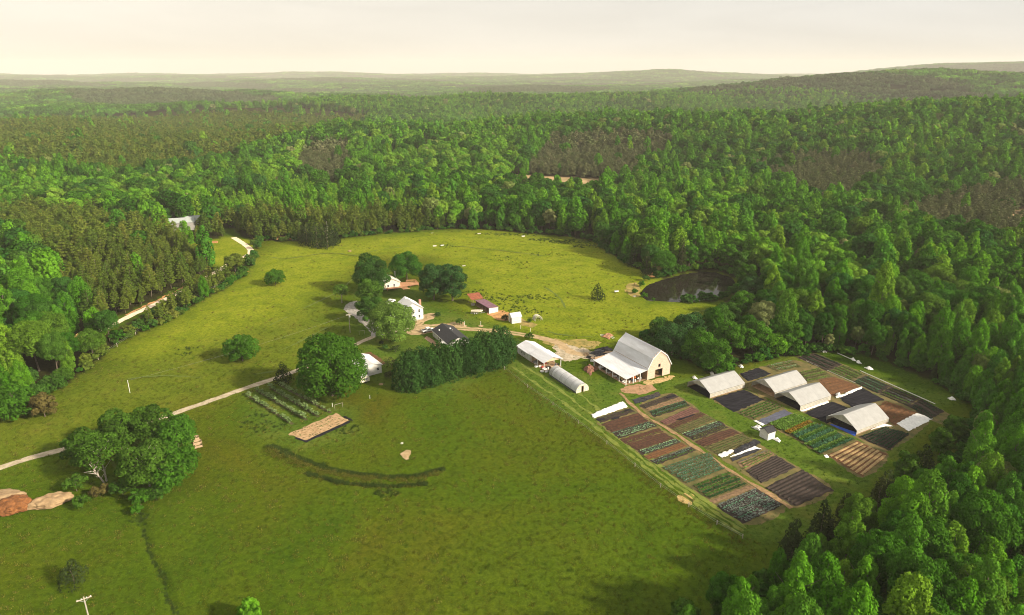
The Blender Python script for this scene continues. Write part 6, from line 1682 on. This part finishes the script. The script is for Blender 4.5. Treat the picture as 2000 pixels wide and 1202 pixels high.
# white pickup by the house corner
def pickup(px, r_, lab):
    x, y = at0(*px); t = thing('pickup_truck', lab, 'truck', (x, y, 0), r_)
    prof = [(-2.6, .5), (2.5, .5), (2.55, 1.0), (1.3, 1.1), (.7, 1.75), (-.7, 1.75), (-.85, 1.1), (-2.6, 1.1)]
    MB().prism(prof, 'x', -.9, .9) if False else MB().prism([(a, b) for a, b in prof], 'y', -.9, .9).build('body', mat('white_car_paint', (0.75, 0.75, 0.74), .3), t)
    MB().prism([(1.22, 1.15), (.68, 1.68), (.6, 1.68), (1.12, 1.15)], 'y', -.8, .8).build('windscreen', M_GLASS, t)
    for s in (-.915, .895): MB().prism([(-.65, 1.15), (1.0, 1.15), (.62, 1.65), (-.6, 1.65)], 'y', s, s + .02).build('side_window', M_GLASS, t)
    MB().box(-2.5, -.95, -.75, .75, 1.101, 1.12).build('bed_liner', COLS['black'], t)
    for xx in (-1.7, 1.6):
        for yy in (-.85, .85): MB().tube([(xx, yy - .12, .36), (xx, yy + .12, .36)], .36, n=14).build('wheel', mat('rubber', (0.02, 0.02, 0.02)), t)
    for yy in (-.7, .45): MB().box(2.5, 2.57, yy, yy + .25, .8, .95).build('headlight', M_TRIM, t)
pickup((836, 648), R(30), 'white pickup truck parked at the end of the black-roofed house')
pickup((763, 592), R(60), 'white van-like truck roof beside the farmhouse under the trees')

# ------------------------------------------------------------------ trees and bushes that stand on their own
def solo(px, py, Rr, H, shape, leafk, label, cat='tree', name=None, n=None, leaf=None, base=None, k=None, seed=None, group=None, limbs=6, bark=None, trunk_r=None, scale=(1, 1, 1), keep=True):
    x, y = at(px, py); z = float(hgt(x, y)); seed = seed or int(px * 7 + py)
    leaf = leaf or (0.28 if H < 6 else 0.34); n = n or int(min(15000, 1.25 * (Rr * Rr * 4 + Rr * H * 5) / (leaf * leaf)))
    t = thing(name or ('tree' if cat == 'tree' else cat.replace(' ', '_')), label, cat, (x, y, z), random.Random(seed).uniform(0, 6.28), group)
    V, Fq, T = crown_np(shape, H, Rr, seed, n, leaf, base=base, k=k)
    trunk_np(H, trunk_r or max(.05, H * .022), seed, .8, limbs if shape in ('oak', 'poplar') else 0, base=.2, spread=Rr / H * 1.2).build('trunk', bark or BARK, t)
    link('crown', mesh_np('crown', V, Fq, LEAF[leafk] if isinstance(leafk, str) else leafk, T), t)
    t.scale = scale
    if keep: KEEP_OUT.append((x, y, Rr + 2.5))
    return t
L_BIG = foliage('leaves_big_tree', [(0.044, 0.120, 0.010), (0.048, 0.125, 0.010)])
L_LONE = foliage('leaves_lone', [(0.048, 0.132, 0.010), (0.054, 0.145, 0.012)])
L_SUNNY = foliage('leaves_sunny', [(0.115, 0.205, 0.030), (0.12, 0.21, 0.034)])
L_HOUSE = foliage('leaves_house', [(0.040, 0.115, 0.014), (0.052, 0.125, 0.016), (0.030, 0.085, 0.014)])
L_GLOSSY = foliage('leaves_glossy', [(0.032, 0.085, 0.022), (0.036, 0.092, 0.024)])
L_OLIVE = foliage('leaves_olive', [(0.060, 0.130, 0.014), (0.052, 0.120, 0.012), (0.072, 0.145, 0.016)])
L_BROWN = foliage('leaves_brownish', [(0.115, 0.095, 0.030), (0.10, 0.095, 0.028)])
L_YEL = foliage('leaves_blossom', [(0.34, 0.33, 0.10), (0.36, 0.34, 0.12)])
L_TAN = foliage('leaves_tan', [(0.42, 0.33, 0.13), (0.40, 0.32, 0.14)])
solo(650, 774, 11.4, 24.0, 'oak', L_BIG, 'biggest field tree, towering dark green crown beside the driveway', n=24000, leaf=.40, base=-.16, k=40)
solo(555, 746, 3.2, 7.0, 'cone', 'cedar', 'dark round cedar between the driveway and the biggest field tree', 'cedar', 'cedar_tree')
solo(474, 706, 6.6, 10.8, 'oak', L_LONE, 'round bright green tree alone in the left meadow', base=-.12, k=22)
solo(538, 558, 5.2, 8.8, 'oak', L_LONE, 'small round bright tree alone on the upper meadow', base=-.12, k=18)
solo(145, 1136, 3.1, 5.0, 'cone', 'cedar', 'dark spiky cedar bush in the lower left meadow', 'cedar', 'cedar_bush', leaf=.3)
solo(1167, 585, 3.6, 7.6, 'cone', 'cedar', 'dark cedar alone on the right pasture', 'cedar', 'cedar_tree')
# trees round the houses
solo(728, 572, 9.4, 20.0, 'oak', L_HOUSE, 'large green tree left of the cottage', base=-.07, k=24)
solo(795, 550, 8.4, 16.5, 'oak', 'oak', 'dark shady tree behind the cottage', base=-.07, k=20)
solo(848, 586, 7.6, 19.0, 'oak', L_GLOSSY, 'left crown of the twin dark tree right of the cottage', base=-.10, k=22)
solo(884, 588, 7.2, 19.5, 'oak', L_GLOSSY, 'right crown of the twin dark tree right of the cottage', base=-.10, k=20)
solo(724, 604, 6.0, 14.5, 'oak', L_OLIVE, 'olive tree with bare pale twigs between farmhouse and large tree', base=.1, bark=BARK_PALE)
solo(724, 630, 6.0, 13.0, 'oak', L_HOUSE, 'dense green tree beside the grey driveway bend', base=-.10)
solo(768, 667, 9.4, 17.0, 'oak', L_SUNNY, 'sunlit pale green tree in front of the farmhouse', n=15000, base=-.07, k=26)
solo(668, 592, 3.8, 9.5, 'oak', L_OLIVE, 'thin see-through tree left of the grey driveway', n=900, base=.25, bark=BARK_PALE)
for k, (p, rr, h) in enumerate((((898, 634), 2.0, 2.6), ((855, 618), 1.6, 1.8), ((986, 626), 2.0, 2.6), ((1034, 630), 1.0, 1.6), ((1034, 664), 2.2, 3.0), ((1010, 678), 2.8, 2.8), ((990, 672), 2.4, 2.4))):
    solo(*p, rr, h, 'oak', 'bush' if k != 2 else 'cedar', ['rounded bush behind the black roof', 'low bush on the yard edge', 'dark bush left of the white coop', 'tiny bush between coop and poultry tunnel', 'bush behind the long shed', 'low thicket left of the long shed', 'thicket at the end of the evergreen row'][k], 'bush', n=500, leaf=.22, base=.02, k=9)
for k, (p, rr, h, lf) in enumerate((((752, 682), 1.4, 1.6, 'bush'), ((772, 688), 2.4, 2.8, 'cedar'), ((800, 690), 1.6, 1.8, 'cedar'), ((770, 668), 1.2, 1.4, 'bush'), ((745, 672), 1.0, 1.2, 'cedar'), ((765, 718), 3.0, 3.4, 'cedar'), ((760, 738), 2.0, 2.5, 'cedar'))):
    solo(*p, rr, h, 'oak', lf, f'{names[k]} garden shrub between the outbuilding and the black-roofed house', 'shrub', n=420, leaf=.2, base=.02, k=8, group='garden shrubs')
# evergreen row
for k in range(19):
    f = k / 18; jx = 2 * math.sin(k * 2.1)
    px = 792 + 192 * f + jx; py = 757 - 50 * f + 4 * math.sin(k * 1.7)
    solo(px, py, 4.3 + .4 * math.sin(k * 3.3), 12.2 + .9 * math.sin(k * 2.3) + (1.0 if k > 14 else 0), 'column', 'hedge', f'evergreen of the tall screening row, {(names + ["eleventh", "twelfth", "thirteenth", "fourteenth", "fifteenth", "sixteenth", "seventeenth", "eighteenth", "nineteenth"])[k]} from the outbuilding end', 'evergreen', 'evergreen_tree', n=5200, leaf=.42, k=12, group='tall evergreen row')
# lower left clump astride the driveway
for p, rr, h, lf, lab, kw in (((165, 908), 5.2, 11.0, L_OLIVE, 'left end tree of the driveway clump, olive crown', {}), ((238, 878), 6.2, 12.5, L_OLIVE, 'back tree of the driveway clump left of the dead snag', {}), ((300, 868), 6.0, 13.0, L_OLIVE, 'tallest back tree of the driveway clump with grey snag', {}),
                              ((350, 878), 5.6, 10.5, L_LONE, 'right back tree of the driveway clump', {}), ((208, 938), 6.0, 12.5, L_BROWN if False else L_OLIVE, 'half-bare tree with pale limbs in the driveway clump', dict(n=2600, bark=BARK_PALE, limbs=10, base=.34)), ((292, 948), 7.0, 12.8, L_OLIVE, 'broad central tree of the driveway clump with pale branches', dict(bark=BARK_PALE, limbs=9)),
                              ((352, 932), 5.8, 10.0, L_LONE, 'deep green front right tree of the driveway clump', {}), ((330, 958), 4.2, 7.0, L_LONE, 'lower front right tree of the driveway clump', {})):
    solo(*p, rr, h, 'oak', lf, lab, **{**dict(base=-.04, k=20), **kw})
for k, (p, rr, h, lf) in enumerate((((150, 958), 3.0, 4.4, L_OLIVE), ((160, 990), 2.2, 3.0, L_OLIVE), ((275, 985), 2.6, 4.0, L_LONE), ((268, 1002), 1.5, 2.2, L_LONE), ((240, 965), 3.0, 4.0, 'bush'), ((195, 968), 2.4, 2.6, L_BROWN), ((305, 975), 2.6, 3.2, 'bush'))):
    solo(*p, rr, h, 'oak', lf, ['leafy bush left of the half-bare tree', 'leafy bush beside the pale dirt pile', 'bush where the ditch leaves the driveway clump', 'smallest bush on the ditch', 'shady bush under the central tree', 'brown dying shrub under the half-bare tree', 'bush under the front right trees'][k], 'bush', n=900, leaf=.26, base=.02, k=10)
def snag(px, h, lab, lean=(0, 0), limbs=7):
    x, y = at(*px); t = thing('dead_tree', lab, 'dead tree', (x, y, float(hgt(x, y))), 0)
    trunk_np(h, .26, int(px[0]), 1.0, limbs, base=.3, spread=.6).build('trunk', BARK_PALE, t); t.rotation_euler = (lean[0], lean[1], 0)
snag((207, 948), 9.0, 'pale dead tree forking at the front of the driveway clump', (.35, -.1), 9)
snag((640, 480), 15, 'pale dead trunk beside the dark cedars', (0, .03), 3)
# left edge clump
for p, rr, h, lf, lab in (((35, 815), 6.4, 10.5, L_LONE, 'round green tree at the left edge of the meadow'), ((0, 806), 5.8, 10.0, L_LONE, 'green tree cut by the left edge of the frame'), ((88, 814), 4.0, 8.2, L_BROWN, 'brownish tree right of the round one at the left edge'), ((70, 795), 5.0, 8.0, 'bush', 'leafy tree behind the brownish one'),
                          ((105, 762), 4.2, 5.2, 'bush', 'bushy thicket tree above the left edge clump'), ((50, 752), 4.6, 6.0, 'bush', 'low spreading tree behind the left edge clump'), ((125, 745), 3.6, 5.0, L_OLIVE, 'olive thicket tree at the meadow edge')):
    solo(*p, rr, h, 'oak', lf, lab, base=-.10, k=18)
solo(45, 588, 5.0, 14.5, 'oak', L_YEL, 'yellow-cream flowering tree standing out at the left wood edge', base=.2)
solo(165, 682, 3.2, 6.5, 'oak', L_TAN, 'tan blossoming small tree at the meadow edge', base=.2)
solo(190, 655, 5.0, 11.0, 'poplar', 'poplar', 'bright light green tree at the corner of the sandy lane', base=.05)
solo(365, 476, 5.0, 14.5, 'poplar', 'poplar', 'bright green tree alone in front of the far metal roof', base=-.10)
solo(460, 533, 5.4, 10.5, 'oak', 'pine', 'broad dark pine at the corner of the clearing', 'pine', 'pine_tree', base=.15)
for k, (px, py) in enumerate(((442, 545), (428, 553), (415, 560), (402, 566), (388, 574), (374, 580), (360, 588), (347, 596), (410, 550), (390, 558), (372, 566), (335, 606), (320, 612))):
    solo(px, py, 2.6 + .5 * math.sin(k * 2.2), 7.5 + 1.8 * math.sin(k * 1.9), 'pine', 'pine', f'pine in the belt between lane and meadow, {(names + ["eleventh", "twelfth", "thirteenth"])[k]} of it', 'pine', 'pine_tree', n=1500, leaf=.42, base=-.10, k=9, group='pine belt beside the sandy lane', keep=False)
for k, p in enumerate(((290, 630), (277, 640), (300, 622), (265, 648))):
    solo(*p, 2.4, 4.5, 'oak', 'bush', f'{names[k]} bush along the lower end of the sandy lane', 'bush', n=700, leaf=.3, base=.02, k=9, group='bushes by the sandy lane', keep=False)
for k, (px, py, rr, h) in enumerate(((600, 478, 5.0, 13), (620, 483, 5.5, 15), (640, 484, 4.8, 15), (592, 472, 4.2, 10), (655, 478, 4.0, 11))):
    solo(px, py, rr, h, 'cone', 'cedar', f'dark cedar of the clump at the pasture corner, {names[k]} of it', 'cedar', 'cedar_tree', n=2200, leaf=.5, group='dark cedar clump', keep=False)
# big rounded trees right of the barn
for p, rr, h, lf, lab in (((1312, 694), 7.0, 13.0, L_GLOSSY, 'dark rounded tree just behind the barn gable'), ((1362, 706), 6.6, 13.5, L_LONE, 'rounded green tree right of the barn'), ((1398, 730), 5.6, 14.0, L_LONE, 'bright tree above the tunnel nearest the barn'), ((1345, 672), 7.0, 13.5, L_GLOSSY, 'broad dark tree behind the row right of the barn'),
                          ((1425, 690), 6.8, 14.0, L_LONE, 'broad tree between barn and wood'), ((1290, 664), 5.4, 10.0, L_HOUSE, 'leftmost tree of the group beside the barn'), ((1398, 655), 6.8, 13.0, L_HOUSE, 'rounded tree at the near pond outlet'), ((1470, 690), 6.0, 14.5, L_LONE, 'green tree behind the charcoal plot'), ((1515, 692), 4.6, 9.0, 'poplar', 'small bright tree behind the flowering plot'), ((1540, 690), 5.0, 14, L_LONE, 'tree at the tip of the long strip')):
    solo(*p, rr, h, 'oak', lf, lab, base=-.10, k=22)
# pond side
for p, rr, h, lf, lab in (((1456, 560), 5.0, 13, L_LONE, 'green tree on the right shore of the pond'), ((1466, 590), 6.0, 13.5, L_GLOSSY, 'dark rounded tree right of the pond end'), ((1448, 618), 6.0, 12.5, L_LONE, 'rounded tree overlapping the right end of the pond'), ((1418, 640), 6.0, 12, L_HOUSE, 'tree in front of the near right pond shore'),
                          ((1378, 519), 5.0, 15, 'oak', 'dark tree leaning over the far pond shore'), ((1420, 523), 5.0, 15, 'oak', 'dark tree at the far right of the pond shore'), ((1345, 521), 4.6, 14, 'oak', 'dark tree at the middle of the far pond shore'), ((1445, 537), 5, 14, L_HOUSE, 'green tree at the far right tip of the pond')):
    solo(*p, rr, h, 'oak', lf, lab, base=-.10, k=20)
for k, (p, rr, h, lf) in enumerate((((1335, 589), 2.0, 3.2, L_LONE), ((1253, 560), 1.8, 3.0, L_LONE), ((1262, 549), 2.2, 3.0, 'bush'), ((1240, 574), 1.6, 2.6, L_LONE), ((1258, 583), 1.7, 3.0, L_LONE), ((1276, 588), .9, 1.6, L_LONE), ((1305, 533), 3.0, 4.5, L_LONE), ((1320, 530), 2.6, 4.0, 'bush'))):
    solo(*p, rr, h, 'oak', lf, ['round bush on the near shore of the pond', 'bush at the left tip of the pond', 'bush below the clay bank', 'bush left of the pond shore', 'upright bush on the near left shore', 'tiny bush on the near shore', 'leafy bush on the far left shore', 'bush under the far pond trees'][k], 'bush', n=700, leaf=.26, base=.02, k=9)
for px, py, h, lab in ((1262, 538, 13, 'brownish cedar left of the pond'), (1330, 524, 17, 'tall narrow cedar behind the pond'), (1236, 520, 11, 'dark cedar at the pasture corner near the pond')):
    solo(px, py, 3.0, h, 'cone', 'cedar', lab, 'cedar', 'cedar_tree')
solo(490, 1222, 2.6, 6.0, 'poplar', 'poplar', 'bright treetop poking up at the bottom edge')
solo(1335, 1236, 3.0, 7.0, 'oak', L_OLIVE, 'olive treetop at the bottom edge of the hayfield')
for k, (px, py) in enumerate(((1545, 1090), (1600, 1060), (1640, 1052))):
    solo(px, py, 3.0, 10 + k, 'cone', 'cedar', f'{names[k]} dark cedar on the near wood edge below the plots', 'cedar', 'cedar_tree', n=2200, leaf=.42, group='cedars on the near wood edge')
for k, (px, py) in enumerate(((1725, 985), (1765, 950), (1800, 925), (1835, 890), (1710, 1010), (1860, 860))):
    solo(px, py, 3.4, 9.5 + 1.5 * math.sin(k * 2), 'oak' if k % 2 else 'cone', L_OLIVE if k % 2 else 'cedar', f'{names[k]} {"olive rounded" if k % 2 else "dark pointed"} small tree along the straw plot edge', n=2200, leaf=.4, base=-.10, group='small trees along the straw plot')

# ------------------------------------------------------------------ undergrowth along every wood edge, weeds, grass
und_col = bpy.data.collections.new('undergrowth_sources')
def und_sources():
    i = 0
    for lf in ('bush', 'oak', 'pine'):
        for v in range(2):
            V, Fq, T = crown_np('oak', 3.2, 2.2, 700 + v, 420, .42, base=.0, k=10)
            und_col.objects.link(bpy.data.objects.new('undergrowth_source_%02d' % i, mesh_np('bush', V, Fq, LEAF[lf], T))); i += 1
und_sources()
def undergrowth():
    rng = np.random.default_rng(77); P = []
    E = FIELD
    for i in range(len(E)):
        a, b = np.array(E[i]), np.array(E[(i + 1) % len(E)]); L_ = np.hypot(*(b - a))
        if L_ > 400: continue
        nv = np.array([-(b - a)[1], (b - a)[0]]) / max(L_, 1e-6)
        for f in np.arange(0, L_, 1.9):
            p = a + (b - a) * f / max(L_, 1e-6) + nv * rng.normal(0, 2.2); P.append(p)
    P = np.array(P)
    q = [p for p in resample(POND_W[2:11], 1.6)]; q = np.array([[p.x + 1.6 * (p.x - cxp) / 18 + rng.normal(0, .6), p.y + 1.6 * (p.y - cyp) / 14 + rng.normal(0, .6)] for p in q])
    m = ~pip(P[:, 0], P[:, 1], POND_AREA) & (P[:, 1] > 40); m &= segdist(P[:, 0], P[:, 1], WOODS_ROAD, False) > 4
    m &= segdist(P[:, 0], P[:, 1], FIELD) * np.where(pip(P[:, 0], P[:, 1], FIELD), 1, -1) < 1.5
    P = np.vstack([P[m], q]); n = len(P); s = rng.uniform(.45, 1.35, n)
    ix = np.where(P[:, 0] < -60, rng.choice([0, 1, 2, 4, 5], n), rng.choice([0, 1, 2, 3], n))
    o = scatter('undergrowth', np.stack([P[:, 0], P[:, 1], hgt(P[:, 0], P[:, 1]) - .1], 1), rng.uniform(0, 6.28, n), np.stack([s, s, s * rng.uniform(.7, 1.3, n)], 1), ix, und_col)
    tag(o, 'bushy green undergrowth along the edges of the woods', 'undergrowth', kind='stuff')
undergrowth()
tuft_col = bpy.data.collections.new('grass_sources')
def tuft(cols, h, w, n, seed, name):
    rng = np.random.default_rng(seed); a = rng.uniform(0, 6.28, n); r_ = w * np.sqrt(rng.random(n)); b = np.stack([np.cos(a) * r_, np.sin(a) * r_, np.zeros(n)], 1)
    d = rng.normal(0, .35, (n, 3)); d[:, 2] = 1; d /= np.linalg.norm(d, axis=1, keepdims=True); hh = h * rng.uniform(.6, 1.2, n)[:, None]
    s = np.stack([-np.sin(a), np.cos(a), np.zeros(n)], 1) * .07
    V = np.stack([b - s, b + s, b + d * hh], 1).reshape(-1, 3)
    return mesh_np(name, V, np.arange(3 * n, dtype=np.int32).reshape(n, 3), foliage('grass_' + name, cols, .2, .5), np.repeat(rng.random(n), 3))
for i, (cols, h, w, n, nm) in enumerate(((((.062, .088, .008), (.085, .105, .012), (.105, .112, .015)), .24, .9, 30, 'hay'), (((.12, .165, .016), (.145, .18, .02), (.115, .165, .014)), .18, .9, 28, 'pasture'),
                                         (((.05, .105, .012), (.075, .125, .014)), .25, .6, 26, 'lawn'), (((.040, .070, .014), (.055, .085, .018)), .7, .8, 40, 'rush'), (((.16, .150, .034), (.12, .130, .016)), .36, .8, 32, 'seed'))):
    tuft_col.objects.link(bpy.data.objects.new('grass_source_%02d' % i, tuft(cols, h, w, n, 300 + i, nm)))
def grass():
    rng = np.random.default_rng(5)
    X, Y = grid_pts(1.5, -330, 300, 60, 470, rng, .5)
    d = np.hypot(X, Y); m = (np.abs(X) < .80 * Y + 20) & (rng.random(len(X)) < np.clip(1.05 - d / 420, .2, .8)); X, Y = X[m], Y[m]
    m = pip(X, Y, FIELD) & ~pip(X, Y, POND_AREA); X, Y = X[m], Y[m]
    for P, w in ((MAIN_ROAD, 1.25), (GRAVEL, 2.3), (TRACK, 1.9), (WOODS_ROAD, 2.0)):
        m = segdist(X, Y, P, False) > w; X, Y = X[m], Y[m]
    for P in PLOT_AREAS:
        m = ~pip(X, Y, P); X, Y = X[m], Y[m]
    past = pip(X, Y, wpoly([(560, 474), (950, 450), (1165, 474), (1300, 548), (1240, 590), (1395, 598), (1200, 668), (960, 640), (905, 600), (850, 500), (720, 500), (560, 620), (300, 700), (230, 690), (480, 540)], flat=True))
    lawn = np.logical_or.reduce([pip(X, Y, P) for P in (FARMYARD, HOMESTEAD)])
    u = rng.random(len(X)); band = np.sin(X / 13 + 1.4 * np.sin(Y / 17)) * np.sin(Y / 11 + .8 * np.sin(X / 19))
    ix = np.where(past, np.where(u < .82, 1, 4), np.where(lawn, np.where(u < .86, 2, 1), np.where(u < .72 - .2 * band, 0, np.where(u < .90, 4, 2))))
    s = rng.uniform(.6, 1.3, len(X)); s = np.where(lawn, s * .8, s)
    Z = RELIEF(X, Y)
    PX, PY, PZ, IX, S_ = [X], [Y], [Z], [ix], [s]
    # rush and weed clumps on the pasture and along the banks
    def clump(cx, cy_, rx, ry, n, k=3, sc=(.35, .8)):
        n = int(n * .55)
        a = rng.uniform(0, 6.28, n); r_ = np.sqrt(rng.random(n)); x, y = np.array(at0(cx, cy_))[:, None]
        xx, yy = x + np.cos(a) * r_ * rx, y + np.sin(a) * r_ * ry
        PX.append(xx); PY.append(yy); PZ.append(RELIEF(xx, yy)); IX.append(np.full(n, k)); S_.append(rng.uniform(*sc, n))
    for c in ((930, 572, 7, 5, 60), (955, 580, 9, 5, 90), (985, 590, 10, 6, 90), (1010, 605, 9, 5, 80), (1040, 580, 8, 4, 60), (1045, 612, 6, 4, 40), (1060, 582, 7, 4, 50), (905, 571, 5, 4, 30), (1005, 583, 7, 4, 40), (1015, 515, 6, 5, 30), (980, 505, 10, 6, 40), (1070, 497, 12, 5, 60), (365, 685, 4, 5, 50), (880, 482, 8, 4, 30),
              (500, 820, 5, 6, 60), (525, 835, 5, 4, 60), (680, 840, 4, 2.5, 40), (755, 965, 3, 1.5, 50), (272, 1010, 2, 3, 30)): clump(*c)
    for c in ((1120, 472, 16, 5, 200), (1080, 468, 16, 4, 160), (1000, 458, 25, 4, 160), (1150, 480, 10, 6, 100)): clump(*c, k=3, sc=(.5, 1.0))
    for PL, w, n, k in ((BANK, 1.0, 700, 4), (BANK2, .6, 220, 4), (DITCH, .3, 220, 3), (BANK, .55, 620, 3), (BANK2, .4, 260, 3)):
        q = np.array([[p.x, p.y] for p in resample(PL, .5)]); i = rng.integers(0, len(q), n); xx = q[i, 0] + rng.normal(0, w, n); yy = q[i, 1] + rng.normal(0, w, n) + (1.6 if (k == 3 and PL is BANK) else 0)
        PX.append(xx); PY.append(yy); PZ.append(RELIEF(xx, yy)); IX.append(np.full(n, k)); S_.append(rng.uniform(.25, .6, n) if PL is DITCH else rng.uniform(.45, 1.0, n))
    # rough pale verge along the hayfield fence
    FV = wpoly([(980, 718), (1080, 795), (1185, 872), (1290, 955), (1400, 1030), (1470, 1060)], flat=True); q = np.array([[p.x, p.y] for p in resample(FV, .5)]); n = 600; i = rng.integers(0, len(q), n)
    xx = q[i, 0] + rng.normal(0, 1.3, n); yy = q[i, 1] + rng.normal(0, 1.3, n); PX.append(xx); PY.append(yy); PZ.append(RELIEF(xx, yy)); IX.append(np.full(n, 4)); S_.append(rng.uniform(.4, .8, n))
    # weeds that have come up between and around the beds
    xx, yy = grid_pts(1.4, 15, 160, 115, 240, rng, .5); m = np.logical_or.reduce([pip(xx, yy, P) for P in PLOT_AREAS]) & (rng.random(len(xx)) < .16); xx, yy = xx[m], yy[m]
    PX.append(xx); PY.append(yy); PZ.append(np.full(len(xx), .06)); IX.append(np.where(rng.random(len(xx)) < .7, 2, 1)); S_.append(rng.uniform(.3, .75, len(xx)))
    X, Y, Z, ix, s = map(np.concatenate, (PX, PY, PZ, IX, S_)); n = len(X)
    o = scatter('meadow_grass', np.stack([X, Y, Z], 1), rng.uniform(0, 6.28, n), np.stack([s, s, s * rng.uniform(.7, 1.2, n)], 1), ix, tuft_col)
    tag(o, 'tufted grass, seed heads and weeds over the hayfield, pasture and lawns', 'grass', kind='stuff')
    print('grass', n)
PLOT_AREAS = [wpoly([z3(*p) for p in ((130, 235), (330, 140), (420, 215), (660, 370), (1000, 590), (1400, 830), (1110, 960), (560, 580))], flat=True),
              wpoly([z3(*p) for p in ((370, 140), (600, 80), (700, 110), (1100, 345), (1500, 585), (1720, 735), (1440, 850), (900, 520), (540, 300))], flat=True),
              wpoly([z2(*p) for p in ((90, 390), (400, 290), (800, 215), (1000, 280), (1320, 410), (1690, 590), (1790, 635), (1480, 860), (1290, 1045), (1030, 890), (620, 680), (240, 500))], flat=True),
              wpoly([z2(*p) for p in ((830, 205), (970, 172), (1870, 580), (1770, 650))], flat=True), wpoly([z5(*p) for p in ((430, 1068), (845, 880), (970, 955), (590, 1135))], flat=True)]
grass()


# ------------------------------------------------------------------ the woods and the air
build_woods()
HB = MB().box(-15600, 15600, -15600, 15600, -70, 330)
hz = HB.build('haze', None) if False else link('haze', HB.mesh('haze', nmat('haze_air')[0]))
hm = hz.data.materials[0]; hN, hL = hm.node_tree.nodes, hm.node_tree.links
h_out = hN.new('ShaderNodeOutputMaterial'); h_v = hN.new('ShaderNodeVolumePrincipled')
h_v.inputs['Color'].default_value = (1.0, 0.97, 0.87, 1); h_v.inputs['Density'].default_value = 0.00008
h_v.inputs['Anisotropy'].default_value = 0.0
hL.new(h_v.outputs[0], h_out.inputs['Volume'])
tag(hz, 'pale warm morning haze over the whole landscape', 'haze', kind='stuff')
